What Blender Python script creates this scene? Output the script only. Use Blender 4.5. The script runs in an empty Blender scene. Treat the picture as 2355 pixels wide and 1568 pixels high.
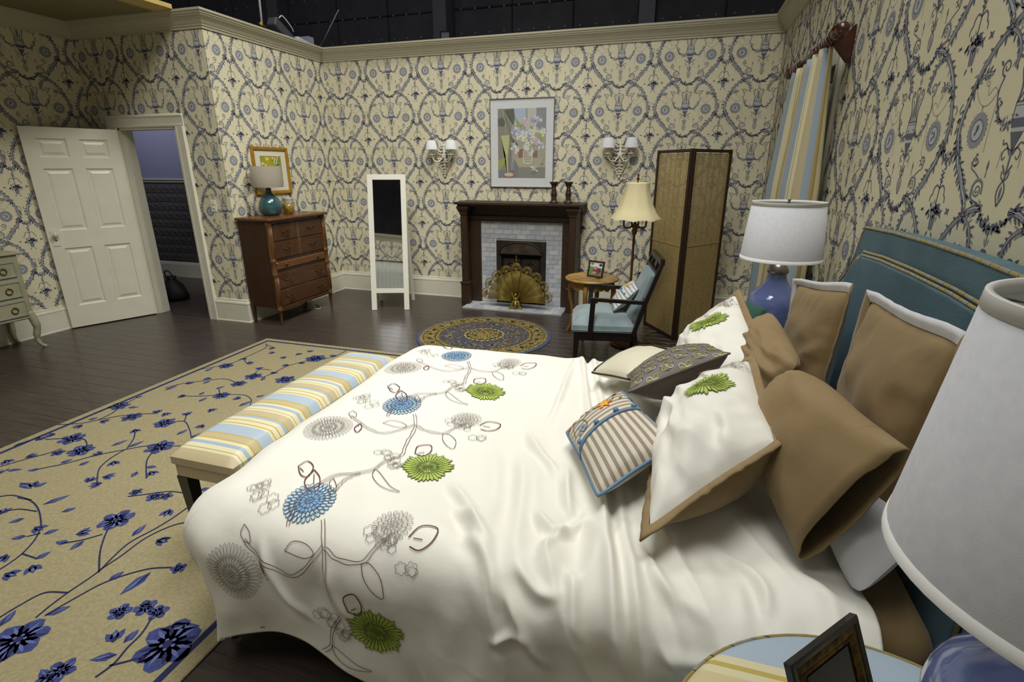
import bpy, math, random
import numpy as np
from mathutils import Vector, Matrix, noise as mnoise

random.seed(7)
rng = np.random.default_rng(7)
SC = bpy.context.scene
COL = SC.collection
PI = math.pi

# ------------------------------------------------------------------ camera, world, lights, exposure
cam_d = bpy.data.cameras.new('camera')
cam_d.sensor_width = 36.0
cam_d.sensor_fit = 'HORIZONTAL'
cam_d.lens = 1205.0 * 36.0 / 2355.0
cam_d.clip_start = 0.02
cam = bpy.data.objects.new('camera', cam_d)
cam.location = (0, 0, 1.66)
cam.rotation_euler = (math.radians(90 - 18.4), 0, math.radians(17.134))
COL.objects.link(cam)
SC.camera = cam

w = bpy.data.worlds.new('stage_air')
SC.world = w
w.use_nodes = True
w.node_tree.nodes['Background'].inputs[0].default_value = (1.0, 0.985, 0.94, 1)
w.node_tree.nodes['Background'].inputs[1].default_value = 0.13

def area(name, loc, target, size, power, col, spread=180):
    d = bpy.data.lights.new(name, 'AREA')
    d.shape = 'RECTANGLE'
    d.size, d.size_y = size
    d.energy = power
    d.color = col
    d.spread = math.radians(spread)
    o = bpy.data.objects.new(name, d)
    o.location = loc
    o.rotation_euler = (Vector(target) - Vector(loc)).to_track_quat('-Z', 'Y').to_euler()
    COL.objects.link(o)
    return o

# studio lamps hung from the stage grid above the open-topped set, then unseen fill lights added
area('stage_lamp_and_fill', (-0.5, 2.4, 6.2), (-1.9, 3.1, 0), (2.8, 2.6), 96, (1.0, 0.99, 0.95), 90)
area('stage_lamp_and_fill', (-1.2, 0.6, 6.0), (-2.4, 5.6, 1.2), (1.8, 1.4), 66, (1.0, 0.985, 0.93), 90)
area('stage_lamp_and_fill', (-0.4, 4.4, 6.4), (-4.2, 4.9, 1.6), (0.7, 0.7), 40, (1.0, 0.975, 0.9), 80)
area('stage_lamp_and_fill', (-2.4, 4.2, 6.2), (-2.2, -1.0, 1.0), (1.4, 1.4), 62, (1.0, 0.985, 0.93), 90)  # added fill, brightens the front wall that the mirror reflects
area('stage_lamp_and_fill', (-2.6, -0.9, 6.2), (-1.3, 1.2, 0.3), (2.4, 1.6), 20, (1.0, 0.99, 0.95), 90)  # added fill from the front, lifts the dark near side of the duvet
area('hall_lamp', (-7.3, 5.2, 3.0), (-7.3, 6.2, 2.0), (0.5, 0.5), 14, (0.8, 0.84, 1.0))

vs = SC.view_settings
vs.view_transform = 'Standard'
vs.look = 'None'
vs.gamma = 1.0
vs.exposure = -0.35
vs.use_curve_mapping = False
SC.cycles.use_denoising = True
SC.cycles.max_bounces = 6
SC.cycles.diffuse_bounces = 3
SC.cycles.glossy_bounces = 3
SC.cycles.use_adaptive_sampling = True
SC.cycles.adaptive_threshold = 0.05
SC.cycles.adaptive_min_samples = 20

# ------------------------------------------------------------------ helpers
def lin(h, k=1.0):
    h = h.lstrip('#')
    r = []
    for i in (0, 2, 4):
        c = int(h[i:i + 2], 16) / 255.0
        c = c / 12.92 if c <= 0.04045 else ((c + 0.055) / 1.055) ** 2.4
        r.append(c * k)
    return (r[0], r[1], r[2], 1.0)

MATS = {}

def mat(name, col, rough=0.6, metal=0.0, col2=None, scale=20.0, stretch=(1, 1, 1), contrast=(0.35, 0.65),
        bump=0.0, bscale=None, bstretch=None, spec=0.5, sheen=0.0, coat=0.0, trans=0.0, alpha=1.0, emit=None, wave=None, detail=4.0, sss=0.0):
    """Principled material with optional procedural two-tone noise and noise or wave bump, in object space."""
    m = bpy.data.materials.new(name)
    m.use_nodes = True
    nt = m.node_tree
    b = nt.nodes['Principled BSDF']
    b.inputs['Base Color'].default_value = lin(col)
    b.inputs['Roughness'].default_value = rough
    b.inputs['Metallic'].default_value = metal
    b.inputs['Specular IOR Level'].default_value = spec
    b.inputs['Sheen Weight'].default_value = sheen
    b.inputs['Coat Weight'].default_value = coat
    b.inputs['Transmission Weight'].default_value = trans
    b.inputs['Alpha'].default_value = alpha
    if sss:
        b.inputs['Subsurface Weight'].default_value = sss
        b.inputs['Subsurface Radius'].default_value = (0.02, 0.02, 0.015)
    if emit:
        b.inputs['Emission Color'].default_value = lin(emit[0])
        b.inputs['Emission Strength'].default_value = emit[1]
    if col2 or bump:
        tc = nt.nodes.new('ShaderNodeTexCoord')
        def noise_of(sc, st):
            mp = nt.nodes.new('ShaderNodeMapping')
            mp.inputs['Scale'].default_value = st
            nt.links.new(tc.outputs['Object'], mp.inputs['Vector'])
            n = nt.nodes.new('ShaderNodeTexNoise')
            n.inputs['Scale'].default_value = sc
            n.inputs['Detail'].default_value = detail
            nt.links.new(mp.outputs['Vector'], n.inputs['Vector'])
            return n, mp
    if col2:
        n, _ = noise_of(scale, stretch)
        r = nt.nodes.new('ShaderNodeValToRGB')
        r.color_ramp.elements[0].position = contrast[0]
        r.color_ramp.elements[1].position = contrast[1]
        r.color_ramp.elements[0].color = lin(col)
        r.color_ramp.elements[1].color = lin(col2)
        nt.links.new(n.outputs['Fac'], r.inputs['Fac'])
        nt.links.new(r.outputs['Color'], b.inputs['Base Color'])
    if bump:
        bp = nt.nodes.new('ShaderNodeBump')
        bp.inputs['Strength'].default_value = 1.0
        bp.inputs['Distance'].default_value = bump
        if wave:
            mp = nt.nodes.new('ShaderNodeMapping')
            mp.inputs['Rotation'].default_value = wave[1]
            nt.links.new(tc.outputs['Object'], mp.inputs['Vector'])
            wv = nt.nodes.new('ShaderNodeTexWave')
            wv.inputs['Scale'].default_value = wave[0]
            wv.inputs['Distortion'].default_value = wave[2]
            nt.links.new(mp.outputs['Vector'], wv.inputs['Vector'])
            nt.links.new(wv.outputs['Fac'], bp.inputs['Height'])
        else:
            n2, _ = noise_of(bscale or scale, bstretch or stretch)
            nt.links.new(n2.outputs['Fac'], bp.inputs['Height'])
        nt.links.new(bp.outputs['Normal'], b.inputs['Normal'])
    MATS[name] = m
    return m

def stripes(name, axis, period, bands, rough=0.6, uv=False, phase=0.0):
    """Woven stripes: bands = [(start 0..1, hex), ...] repeated along one axis of object space (or UV u)."""
    m = bpy.data.materials.new(name)
    m.use_nodes = True
    nt = m.node_tree
    b = nt.nodes['Principled BSDF']
    b.inputs['Roughness'].default_value = rough
    b.inputs['Sheen Weight'].default_value = 0.15
    tc = nt.nodes.new('ShaderNodeTexCoord')
    sep = nt.nodes.new('ShaderNodeSeparateXYZ')
    nt.links.new(tc.outputs['UV' if uv else 'Object'], sep.inputs[0])
    mu = nt.nodes.new('ShaderNodeMath'); mu.operation = 'DIVIDE'
    mu.inputs[1].default_value = period
    nt.links.new(sep.outputs['XYZ'.index(axis)], mu.inputs[0])
    ad = nt.nodes.new('ShaderNodeMath'); ad.operation = 'ADD'
    ad.inputs[1].default_value = phase
    nt.links.new(mu.outputs[0], ad.inputs[0])
    fr = nt.nodes.new('ShaderNodeMath'); fr.operation = 'FRACT'
    nt.links.new(ad.outputs[0], fr.inputs[0])
    r = nt.nodes.new('ShaderNodeValToRGB')
    r.color_ramp.interpolation = 'CONSTANT'
    e = r.color_ramp.elements
    e[0].position = 0.0; e[0].color = lin(bands[0][1])
    e[1].position = bands[1][0]; e[1].color = lin(bands[1][1])
    for p, h in bands[2:]:
        q = e.new(p); q.color = lin(h)
    nt.links.new(fr.outputs[0], r.inputs['Fac'])
    nt.links.new(r.outputs['Color'], b.inputs['Base Color'])
    MATS[name] = m
    return m

def set_props(o, label=None, cat=None, group=None, kind=None):
    if label: o['label'] = label
    if cat: o['category'] = cat
    if group: o['group'] = group
    if kind: o['kind'] = kind
    return o

def thing(name, label, cat, loc=(0, 0, 0), rz=0.0, group=None, rot=None):
    o = bpy.data.objects.new(name, None)
    o.empty_display_size = 0.05
    COL.objects.link(o)
    o.location = loc
    o.rotation_euler = rot if rot else (0, 0, rz)
    return set_props(o, label, cat, group)

def clone(root, loc=None, rot=None, label=None, parent=None):
    c = root.copy()
    COL.objects.link(c)
    if parent is not None:
        c.parent = parent
    if loc is not None: c.location = loc
    if rot is not None: c.rotation_euler = rot
    if label: c['label'] = label
    for ch in list(root.children):
        clone(ch, parent=c)
    return c

def catmull(pts, n=8, closed=False):
    P = np.asarray(pts, float)
    if len(P) < 3 and not closed:
        t = np.linspace(0, 1, n + 1)[:, None]
        return P[0] * (1 - t) + P[1] * t
    if closed:
        Q = np.vstack([P[-1], P, P[0], P[1]])
        k = len(P)
    else:
        Q = np.vstack([2 * P[0] - P[1], P, 2 * P[-1] - P[-2]])
        k = len(P) - 1
    t = np.linspace(0, 1, n, endpoint=False)[:, None]
    out = []
    for i in range(k):
        a, b, c, d = Q[i], Q[i + 1], Q[i + 2], Q[i + 3]
        out.append(0.5 * (2 * b + (c - a) * t + (2 * a - 5 * b + 4 * c - d) * t ** 2 + (3 * b - a - 3 * c + d) * t ** 3))
    R = np.vstack(out)
    return R if closed else np.vstack([R, P[-1]])

class MB:
    """Collects shapes; build() links them as ONE mesh object."""
    def __init__(s):
        s.v, s.f, s.m, s.sm = [], [], [], []
        s.uv = None
    def add(s, V, F, m=0, smooth=False):
        o = len(s.v)
        s.v.extend([tuple(map(float, p)) for p in V])
        for q in F:
            s.f.append([i + o for i in q]); s.m.append(m); s.sm.append(smooth)
        return s
    def box(s, x0, y0, z0, x1, y1, z1, m=0, b=0.0):
        if x0 > x1: x0, x1 = x1, x0
        if y0 > y1: y0, y1 = y1, y0
        if z0 > z1: z0, z1 = z1, z0
        if b <= 0:
            V = [(x, y, z) for z in (z0, z1) for y in (y0, y1) for x in (x0, x1)]
            F = [(0, 2, 3, 1), (4, 5, 7, 6), (0, 1, 5, 4), (2, 6, 7, 3), (0, 4, 6, 2), (1, 3, 7, 5)]
            return s.add(V, F, m)
        b = min(b, (x1 - x0) * .45, (y1 - y0) * .45, (z1 - z0) * .45)
        V, F = [], []
        lo, hi = (x0, y0, z0), (x1, y1, z1)
        idx = {}
        for c in range(8):
            sg = [(c >> k) & 1 for k in range(3)]
            for ax in range(3):
                p = []
                for k in range(3):
                    e = hi[k] if sg[k] else lo[k]
                    if k != ax: e += -b if sg[k] else b
                    p.append(e)
                idx[(c, ax)] = len(V); V.append(p)
        for ax in range(3):
            a1, a2 = (ax + 1) % 3, (ax + 2) % 3
            for sgn in (0, 1):
                cs = []
                for (u, t) in ((0, 0), (1, 0), (1, 1), (0, 1)):
                    c = (sgn << ax) | (u << a1) | (t << a2)
                    cs.append(idx[(c, ax)])
                F.append(cs if sgn else cs[::-1])
        for ax in range(3):
            a1, a2 = (ax + 1) % 3, (ax + 2) % 3
            for u in (0, 1):
                for t in (0, 1):
                    c0 = (u << a1) | (t << a2); c1 = c0 | (1 << ax)
                    q = [idx[(c0, a1)], idx[(c1, a1)], idx[(c1, a2)], idx[(c0, a2)]]
                    F.append(q if (u ^ t) else q[::-1])
        for c in range(8):
            q = [idx[(c, 0)], idx[(c, 1)], idx[(c, 2)]]
            F.append(q if bin(c).count('1') % 2 else q[::-1])
        return s.add(V, F, m)
    def xbox(s, M, hx, hy, hz, m=0, b=0.0):
        t = MB().box(-hx, -hy, -hz, hx, hy, hz, 0, b)
        return s.add([M @ Vector(p) for p in t.v], t.f, m)
    def beam(s, p0, p1, wx, wy, up=(0, 0, 1), m=0, b=0.0, w1=None):
        """Rectangular bar from p0 to p1; wx across, wy along the up hint."""
        p0, p1 = Vector(p0), Vector(p1)
        d = (p1 - p0); L = d.length; d.normalize()
        u = Vector(up)
        x = d.cross(u)
        if x.length < 1e-5: x = d.cross(Vector((1, 0, 0)))
        x.normalize(); y = x.cross(d)
        w1 = w1 or (wx, wy)
        V = []
        for p, (a, c) in ((p0, (wx, wy)), (p1, w1)):
            for sx, sy in ((-1, -1), (1, -1), (1, 1), (-1, 1)):
                V.append(p + x * (sx * a / 2) + y * (sy * c / 2))
        F = [(0, 1, 2, 3), (7, 6, 5, 4)] + [(i, i + 4, (i + 1) % 4 + 4, (i + 1) % 4) for i in range(4)]
        return s.add(V, F, m)
    def tube(s, pts, r, n=8, m=0, closed=False, caps=True, smooth=True, flat=1.0):
        P = np.asarray(pts, float)
        k = len(P)
        R = np.full(k, r) if np.isscalar(r) else np.asarray(r, float)
        T = np.gradient(P, axis=0)
        if closed:
            T = np.roll(P, -1, 0) - np.roll(P, 1, 0)
        T /= np.linalg.norm(T, axis=1)[:, None] + 1e-12
        a = np.array([0, 0, 1.0])
        if abs(T[0] @ a) > .9: a = np.array([1.0, 0, 0])
        N = np.cross(T[0], a); N /= np.linalg.norm(N)
        V = []
        ang = np.linspace(0, 2 * PI, n, endpoint=False)
        for i in range(k):
            N = N - T[i] * (N @ T[i]); N /= np.linalg.norm(N) + 1e-12
            B = np.cross(T[i], N)
            for t in ang:
                V.append(P[i] + R[i] * (math.cos(t) * N + flat * math.sin(t) * B))
        F = []
        for i in range(k if closed else k - 1):
            j = (i + 1) % k
            for t in range(n):
                u = (t + 1) % n
                F.append((i * n + t, i * n + u, j * n + u, j * n + t))
        s.add(V, F, m, smooth)
        if caps and not closed:
            o = len(s.v) - k * n
            s.f.append([o + t for t in range(n)][::-1]); s.m.append(m); s.sm.append(False)
            s.f.append([o + (k - 1) * n + t for t in range(n)]); s.m.append(m); s.sm.append(False)
        return s
    def cone(s, p0, p1, r0, r1, n=16, m=0, caps=True, smooth=True):
        return s.tube([p0, p1], [r0, r1], n, m, caps=caps, smooth=smooth)
    def lathe(s, prof, n=24, c=(0, 0, 0), m=0, smooth=True, M=None, squash=1.0, caps=True):
        V, F = [], []
        for r, z in prof:
            for t in range(n):
                a = 2 * PI * t / n
                p = Vector((c[0] + r * math.cos(a), c[1] + squash * r * math.sin(a), c[2] + z))
                V.append(M @ p if M else p)
        for i in range(len(prof) - 1):
            for t in range(n):
                u = (t + 1) % n
                F.append((i * n + t, i * n + u, (i + 1) * n + u, (i + 1) * n + t))
        s.add(V, F, m, smooth)
        if caps:
            o = len(s.v) - len(prof) * n
            if prof[0][0] > 1e-5:
                s.f.append([o + t for t in range(n)][::-1]); s.m.append(m); s.sm.append(False)
            if prof[-1][0] > 1e-5:
                e = o + (len(prof) - 1) * n
                s.f.append([e + t for t in range(n)]); s.m.append(m); s.sm.append(False)
        return s
    def ell(s, c, r, n=12, k=8, m=0, M=None):
        if np.isscalar(r): r = (r, r, r)
        prof = [(max(1e-4, math.sin(PI * i / k)), -math.cos(PI * i / k)) for i in range(k + 1)]
        T = Matrix.Translation(Vector(c)) @ (M if M else Matrix.Identity(4)) @ Matrix.Diagonal((r[0], r[1], r[2], 1))
        return s.lathe(prof, n, m=m, M=T, caps=False)
    def prism(s, poly, f, d0, d1, m=0, smooth=False):
        """poly: 2D outline; f(a, b, d) -> 3D; extruded from d0 to d1."""
        n = len(poly)
        V = [f(a, b, d0) for a, b in poly] + [f(a, b, d1) for a, b in poly]
        s.add(V, [list(range(n))[::-1], [i + n for i in range(n)]], m)
        o = len(s.v) - 2 * n
        for i in range(n):
            j = (i + 1) % n
            s.f.append([o + i, o + j, o + j + n, o + i + n]); s.m.append(m); s.sm.append(smooth)
        return s
    def sweep(s, prof, path, m=0, closed=False, up=(0, 0, 1), smooth=False):
        """2D profile (out, up) swept along a horizontal path with mitred corners; 'out' is to the left of travel."""
        P = [np.asarray(p, float) for p in path]
        k = len(P)
        V = []
        for i in range(k):
            if closed or 0 < i < k - 1:
                a = P[i] - P[i - 1]; b = P[(i + 1) % k] - P[i]
            elif i == 0:
                a = b = P[1] - P[0]
            else:
                a = b = P[-1] - P[-2]
            a = a / np.linalg.norm(a); b = b / np.linalg.norm(b)
            na = np.array([-a[1], a[0], 0]); nb = np.array([-b[1], b[0], 0])
            nn = na + nb; nn = nn / max(1e-6, (nn @ na))
            for (o, u) in prof:
                V.append(P[i] + nn * o + np.array([0, 0, u]))
        n = len(prof)
        F = []
        for i in range(k if closed else k - 1):
            j = (i + 1) % k
            for t in range(n):
                u = (t + 1) % n
                F.append((i * n + t, j * n + t, j * n + u, i * n + u))
        s.add(V, F, m, smooth)
        if not closed:
            o = len(s.v) - k * n
            s.f.append([o + t for t in range(n)]); s.m.append(m); s.sm.append(False)
            s.f.append([o + (k - 1) * n + t for t in range(n)][::-1]); s.m.append(m); s.sm.append(False)
        return s
    def grid(s, P, m=0, cu=False, cv=False, smooth=True):
        P = np.asarray(P, float)
        nu, nv = P.shape[:2]
        F = []
        for i in range(nu if cu else nu - 1):
            a, b = i, (i + 1) % nu
            for j in range(nv if cv else nv - 1):
                c, d = j, (j + 1) % nv
                F.append((a * nv + c, b * nv + c, b * nv + d, a * nv + d))
        return s.add(P.reshape(-1, 3), F, m, smooth)
    def xf(s, M):
        s.v = [tuple(M @ Vector(p)) for p in s.v]
        return s
    def build(s, name, mats, parent=None, label=None, cat=None, group=None, kind=None, loc=None, rot=None, recalc=True):
        me = bpy.data.meshes.new(name)
        me.from_pydata(s.v, [], s.f)
        if not isinstance(mats, (list, tuple)): mats = [mats]
        for q in mats: me.materials.append(q if not isinstance(q, str) else MATS[q])
        me.polygons.foreach_set('material_index', s.m)
        me.polygons.foreach_set('use_smooth', s.sm)
        me.update()
        if recalc:
            import bmesh
            bm = bmesh.new(); bm.from_mesh(me)
            bmesh.ops.recalc_face_normals(bm, faces=bm.faces)
            bm.to_mesh(me); bm.free()
        o = bpy.data.objects.new(name, me)
        COL.objects.link(o)
        if parent is not None: o.parent = parent
        if loc is not None: o.location = loc
        if rot is not None: o.rotation_euler = rot
        return set_props(o, label, cat, group, kind)

def np_mesh(name, V, T, mi, mats, parent=None, kind=None, smooth=False):
    """Triangle mesh straight from arrays (for prints and patterns)."""
    me = bpy.data.meshes.new(name)
    V = np.asarray(V, np.float32); T = np.asarray(T, np.int32)
    me.vertices.add(len(V)); me.vertices.foreach_set('co', V.ravel())
    me.loops.add(T.size); me.loops.foreach_set('vertex_index', T.ravel())
    me.polygons.add(len(T))
    me.polygons.foreach_set('loop_start', np.arange(0, T.size, 3, dtype=np.int32))
    me.polygons.foreach_set('loop_total', np.full(len(T), 3, np.int32))
    for q in mats: me.materials.append(MATS[q] if isinstance(q, str) else q)
    me.polygons.foreach_set('material_index', np.asarray(mi, np.int32))
    me.polygons.foreach_set('use_smooth', np.full(len(T), smooth))
    me.update(calc_edges=True)
    o = bpy.data.objects.new(name, me)
    COL.objects.link(o)
    if parent is not None: o.parent = parent
    return set_props(o, kind=kind)

class Flat:
    """2D drawing kit: strokes, leaves, blobs and rings as triangles in a plane."""
    def __init__(s):
        s.V, s.T, s.M = [], [], []
    def tri(s, pts, tris, m):
        o = len(s.V)
        s.V.extend([(float(p[0]), float(p[1])) for p in pts])
        for t in tris:
            s.T.append((t[0] + o, t[1] + o, t[2] + o)); s.M.append(m)
    def stroke(s, pts, w0, w1=None, m=0, n=4, spline=True, closed=False, taper=False):
        P = catmull(pts, n, closed) if spline and len(pts) > 2 else np.asarray(pts, float)
        if closed: P = np.vstack([P, P[0]])
        k = len(P)
        D = np.gradient(P, axis=0)
        D /= np.linalg.norm(D, axis=1)[:, None] + 1e-12
        N = np.stack([-D[:, 1], D[:, 0]], 1)
        w1 = w0 if w1 is None else w1
        W = np.linspace(w0, w1, k)[:, None] / 2
        if taper: W = W * np.sin(np.linspace(0.12, PI - 0.12, k))[:, None]
        L, R = P + N * W, P - N * W
        tr = []
        for i in range(k - 1):
            tr += [(i, i + 1, k + i), (i + 1, k + i + 1, k + i)]
        s.tri(np.vstack([L, R]), tr, m)
        return P, N
    def leaf(s, p, ang, L, w, m=0):
        c, q = math.cos(ang), math.sin(ang)
        pts = [(0, 0), (L * .35, w / 2), (L * .7, w * .35), (L, 0), (L * .7, -w * .35), (L * .35, -w / 2)]
        s.tri([(p[0] + a * c - b * q, p[1] + a * q + b * c) for a, b in pts], [(0, 1, 5), (1, 2, 5), (2, 4, 5), (2, 3, 4)], m)
    def blob(s, p, rx, ry=None, n=8, m=0, ang=0.0, jit=0.0):
        ry = rx if ry is None else ry
        pts = [p]
        for i in range(n):
            a = 2 * PI * i / n
            k = 1 + (random.uniform(-jit, jit) if jit else 0)
            x, y = rx * k * math.cos(a), ry * k * math.sin(a)
            pts.append((p[0] + x * math.cos(ang) - y * math.sin(ang), p[1] + x * math.sin(ang) + y * math.cos(ang)))
        s.tri(pts, [(0, i + 1, (i + 1) % n + 1) for i in range(n)], m)
    def ring(s, p, r0, r1, n=20, m=0, ry=1.0):
        pts = []
        for r in (r0, r1):
            for i in range(n):
                a = 2 * PI * i / n
                pts.append((p[0] + r * math.cos(a), p[1] + ry * r * math.sin(a)))
        tr = []
        for i in range(n):
            j = (i + 1) % n
            tr += [(i, j, n + i), (j, n + j, n + i)]
        s.tri(pts, tr, m)
    def poly(s, pts, m=0):
        s.tri(pts, [(0, i, i + 1) for i in range(1, len(pts) - 1)], m)
    def arrays(s):
        return np.array(s.V, float), np.array(s.T, int), np.array(s.M, int)
# ------------------------------------------------------------------ the room
XR, YB, XD, YD, XL, YF = 0.846, 6.35, -4.47, 4.53, -6.17, -1.5
HW = 3.03            # top of the set walls
mat('wallpaper', 'dad3b3', 0.55, col2='dfd8ba', scale=3, bump=0.0004, bscale=900)
mat('print_mid', '8f9199', 0.6)
mat('print_light', 'b7babb', 0.6)
mat('print_dark', '5d5f70', 0.6)
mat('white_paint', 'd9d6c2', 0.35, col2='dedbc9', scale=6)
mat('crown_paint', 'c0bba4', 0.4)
mat('floor_wood', '38302b', 0.33, col2='473e38', scale=5, stretch=(0.6, 9, 9), bump=0.0006, bscale=14, bstretch=(1, 14, 14), coat=0.15)
mat('floor_gap', '14100e', 0.8)
mat('stage_black', '5a5860', 0.8, col2='4e4c54', scale=3)
mat('stage_steel', '70707c', 0.6)
mat('button_black', '9a98a0', 0.2)
mat('plaster_dark', '8b8363', 0.9)
mat('pine', 'dcc380', 0.6, col2='c9a95f', scale=6, stretch=(8, 1, 8))
mat('lavender_wall', '8c8ca6', 0.8)
mat('wainscot', '5e5a5a', 0.45)
mat('hall_rug', '3a342f', 0.9)

def struct(mb, name, m, parent=None):
    return mb.build(name, m, parent, kind='structure')

floor = struct(MB().box(-9.6, YF, -0.12, XR + 0.1, 8.2, -0.004), 'floor', 'floor_gap')
# planks run along X, about 13 cm wide, each board an object of its own
PW = 0.128
plank_len = (1.45, 1.9, 2.35)
plank_meshes = {}
def plank(x0, x1, y0):
    key = round(x1 - x0, 2)
    if key not in plank_meshes:
        o = MB().box(0, 0.0008, -0.02, x1 - x0 - 0.0014, PW - 0.0008, 0.0, 0, 0.0012).build('plank', 'floor_wood', floor)
        plank_meshes[key] = o
    else:
        o = plank_meshes[key].copy(); COL.objects.link(o); o.parent = floor
    o.location = (x0, y0, 0)
random.seed(11)
row = 0
y = 0.55
while y < YB:
    x = XL
    end = XR
    off = random.choice((0.45, 0.9, 1.3, 1.75))
    edges = [XL]
    x = XL + off
    while x < end - 0.5:
        edges.append(x); x += random.choice(plank_len)
    edges.append(end)
    for a, b in zip(edges[:-1], edges[1:]):
        if y > YD + 0.14 and b < XD: continue
        if y < 4.0 and a > -1.3: continue            # wholly under the bed
        plank(a, b, y)
    y += PW; row += 1
# remaining floor strips (behind the camera, hall)
struct(MB().box(XL, YF, -0.02, XR, 0.549, 0), 'floor_board_strip', 'floor_wood', floor)
struct(MB().box(-1.4, 0.552, -0.021, XR, 4.2, -0.0008), 'floor_board_strip', 'floor_wood', floor)
struct(MB().box(-9.6, YD + 0.02, -0.021, XD - 0.11, 8.0, -0.001), 'floor_board_strip', 'floor_wood', floor)

wall_back = struct(MB().box(XD - 0.1, YB, 0, XR + 0.1, YB + 0.1, HW), 'wall_back', 'wallpaper')
wall_alcove = struct(MB().box(XD - 0.1, YD + 0.14, 0, XD, YB - 0.0005, HW), 'wall_alcove', 'wallpaper')
DL, DR, DH = -5.82, -5.02, 2.05
wd = MB().box(XL - 0.1, YD, 0, DL, YD + 0.14, HW).box(DR, YD, 0, XD, YD + 0.14, HW).box(DL, YD, DH, DR, YD + 0.14, HW)
wall_doorway = struct(wd, 'wall_doorway', 'wallpaper')
wall_left = struct(MB().box(XL - 0.1, YF, 0, XL, YD - 0.0005, HW), 'wall_left', 'wallpaper')
WY0, WY1, WZ0, WZ1 = 3.92, 5.30, 0.75, 2.24       # window in the bed wall
wr = MB().box(XR, YF, 0, XR + 0.1, WY0, HW).box(XR, WY1, 0, XR + 0.1, YB - 0.0005, HW)
wr.box(XR, WY0, 0, XR + 0.1, WY1, WZ0).box(XR, WY0, WZ1, XR + 0.1, WY1, HW)
wall_right = struct(wr, 'wall_right', 'wallpaper')
FX0, FX1 = -2.75, -1.45                            # window in the wall behind the camera
wf = MB().box(XL, YF - 0.1, 0, FX0, YF, HW).box(FX1, YF - 0.1, 0, XR, YF, HW)
wf.box(FX0, YF - 0.1, 0, FX1, YF, 0.7).box(FX0, YF - 0.1, 2.24, FX1, YF, HW)
wall_front = struct(wf, 'wall_front', 'wallpaper')

# ---- crown moulding, swept round the whole set with mitred corners
ring = [(XR, YF, 0), (XR, YB, 0), (XD, YB, 0), (XD, YD, 0), (XL, YD, 0), (XL, YF, 0)]
crown = [(0.0, 2.905), (0.012, 2.905), (0.014, 2.922), (0.024, 2.928), (0.026, 2.938), (0.034, 2.945), (0.050, 2.968), (0.074, 2.992),
         (0.086, 3.0), (0.088, 3.010), (0.098, 3.014), (0.100, 3.026), (0.112, 3.032), (0.114, 3.05), (0.0, 3.05)]
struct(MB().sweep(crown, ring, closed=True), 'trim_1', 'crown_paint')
base = [(0.0, 0.0), (0.022, 0.0), (0.022, 0.012), (0.017, 0.018), (0.017, 0.205), (0.021, 0.21), (0.019, 0.226), (0.012, 0.236), (0.010, 0.256), (0.0, 0.26)]
struct(MB().sweep(base, [(XR, YF, 0), (XR, YB, 0), (-1.0, YB, 0)]), 'baseboard_right', 'white_paint')
struct(MB().sweep(base, [(-2.52, YB, 0), (XD, YB, 0), (XD, YD, 0), (-4.895, YD, 0)]), 'baseboard_back', 'white_paint')
struct(MB().sweep(base, [(-5.945, YD, 0), (XL, YD, 0), (XL, YF, 0)]), 'baseboard_left', 'white_paint')

# ---- door casing and jambs
cs = [(0, 0), (0.125, 0), (0.125, 0.010), (0.112, 0.024), (0.100, 0.024), (0.094, 0.016), (0.03, 0.014), (0.02, 0.018), (0.006, 0.016), (0, 0.010)]
tr2 = MB()
for side in (0, 1):
    f = (lambda a, b, d: (DR + a, YD - b, d)) if side else (lambda a, b, d: (DL - a, YD - b, d))
    tr2.prism(cs, f, 0.0, DH + 0.004)
tr2.prism(cs, lambda a, b, d: (d, YD - b, DH + a), DL - 0.125, DR + 0.125)
struct(tr2, 'trim_2', 'white_paint')
jm = MB().box(DL, YD - 0.001, 0, DL + 0.02, YD + 0.145, DH).box(DR - 0.02, YD - 0.001, 0, DR, YD + 0.145, DH).box(DL, YD - 0.001, DH - 0.02, DR, YD + 0.145, DH)
jm.box(DL + 0.02, YD + 0.05, 0, DL + 0.032, YD + 0.09, DH - 0.02).box(DR - 0.032, YD + 0.05, 0, DR - 0.02, YD + 0.09, DH - 0.02)
jm.box(DL - 0.1, YD + 0.14, 0, DL + 0.005, YD + 0.16, DH + 0.1).box(DR - 0.005, YD + 0.14, 0, DR + 0.1, YD + 0.16, DH + 0.1)
struct(jm, 'trim_3', 'white_paint')

# ---- six-panel door standing open against the left wall
door = bpy.data.objects.new('door_1', None); COL.objects.link(door)
door.location = (DL + 0.012, YD - 0.03, 0.012)
set_props(door, kind='structure')
ddir = Vector((-0.325, -0.735, 0)); door.rotation_euler = (0, 0, math.atan2(ddir.y, ddir.x))
DWd, DTh, DHt = 0.795, 0.038, 2.02
pan = []
st, ms = 0.105, 0.10
pw = (DWd - 2 * st - ms) / 2
for x0 in (st, st + pw + ms):
    for z0, z1 in ((0.23, 0.84), (1.02, 1.63), (1.735, 1.915)):
        pan.append((x0, x0 + pw, z0, z1))
dm = MB()
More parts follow.
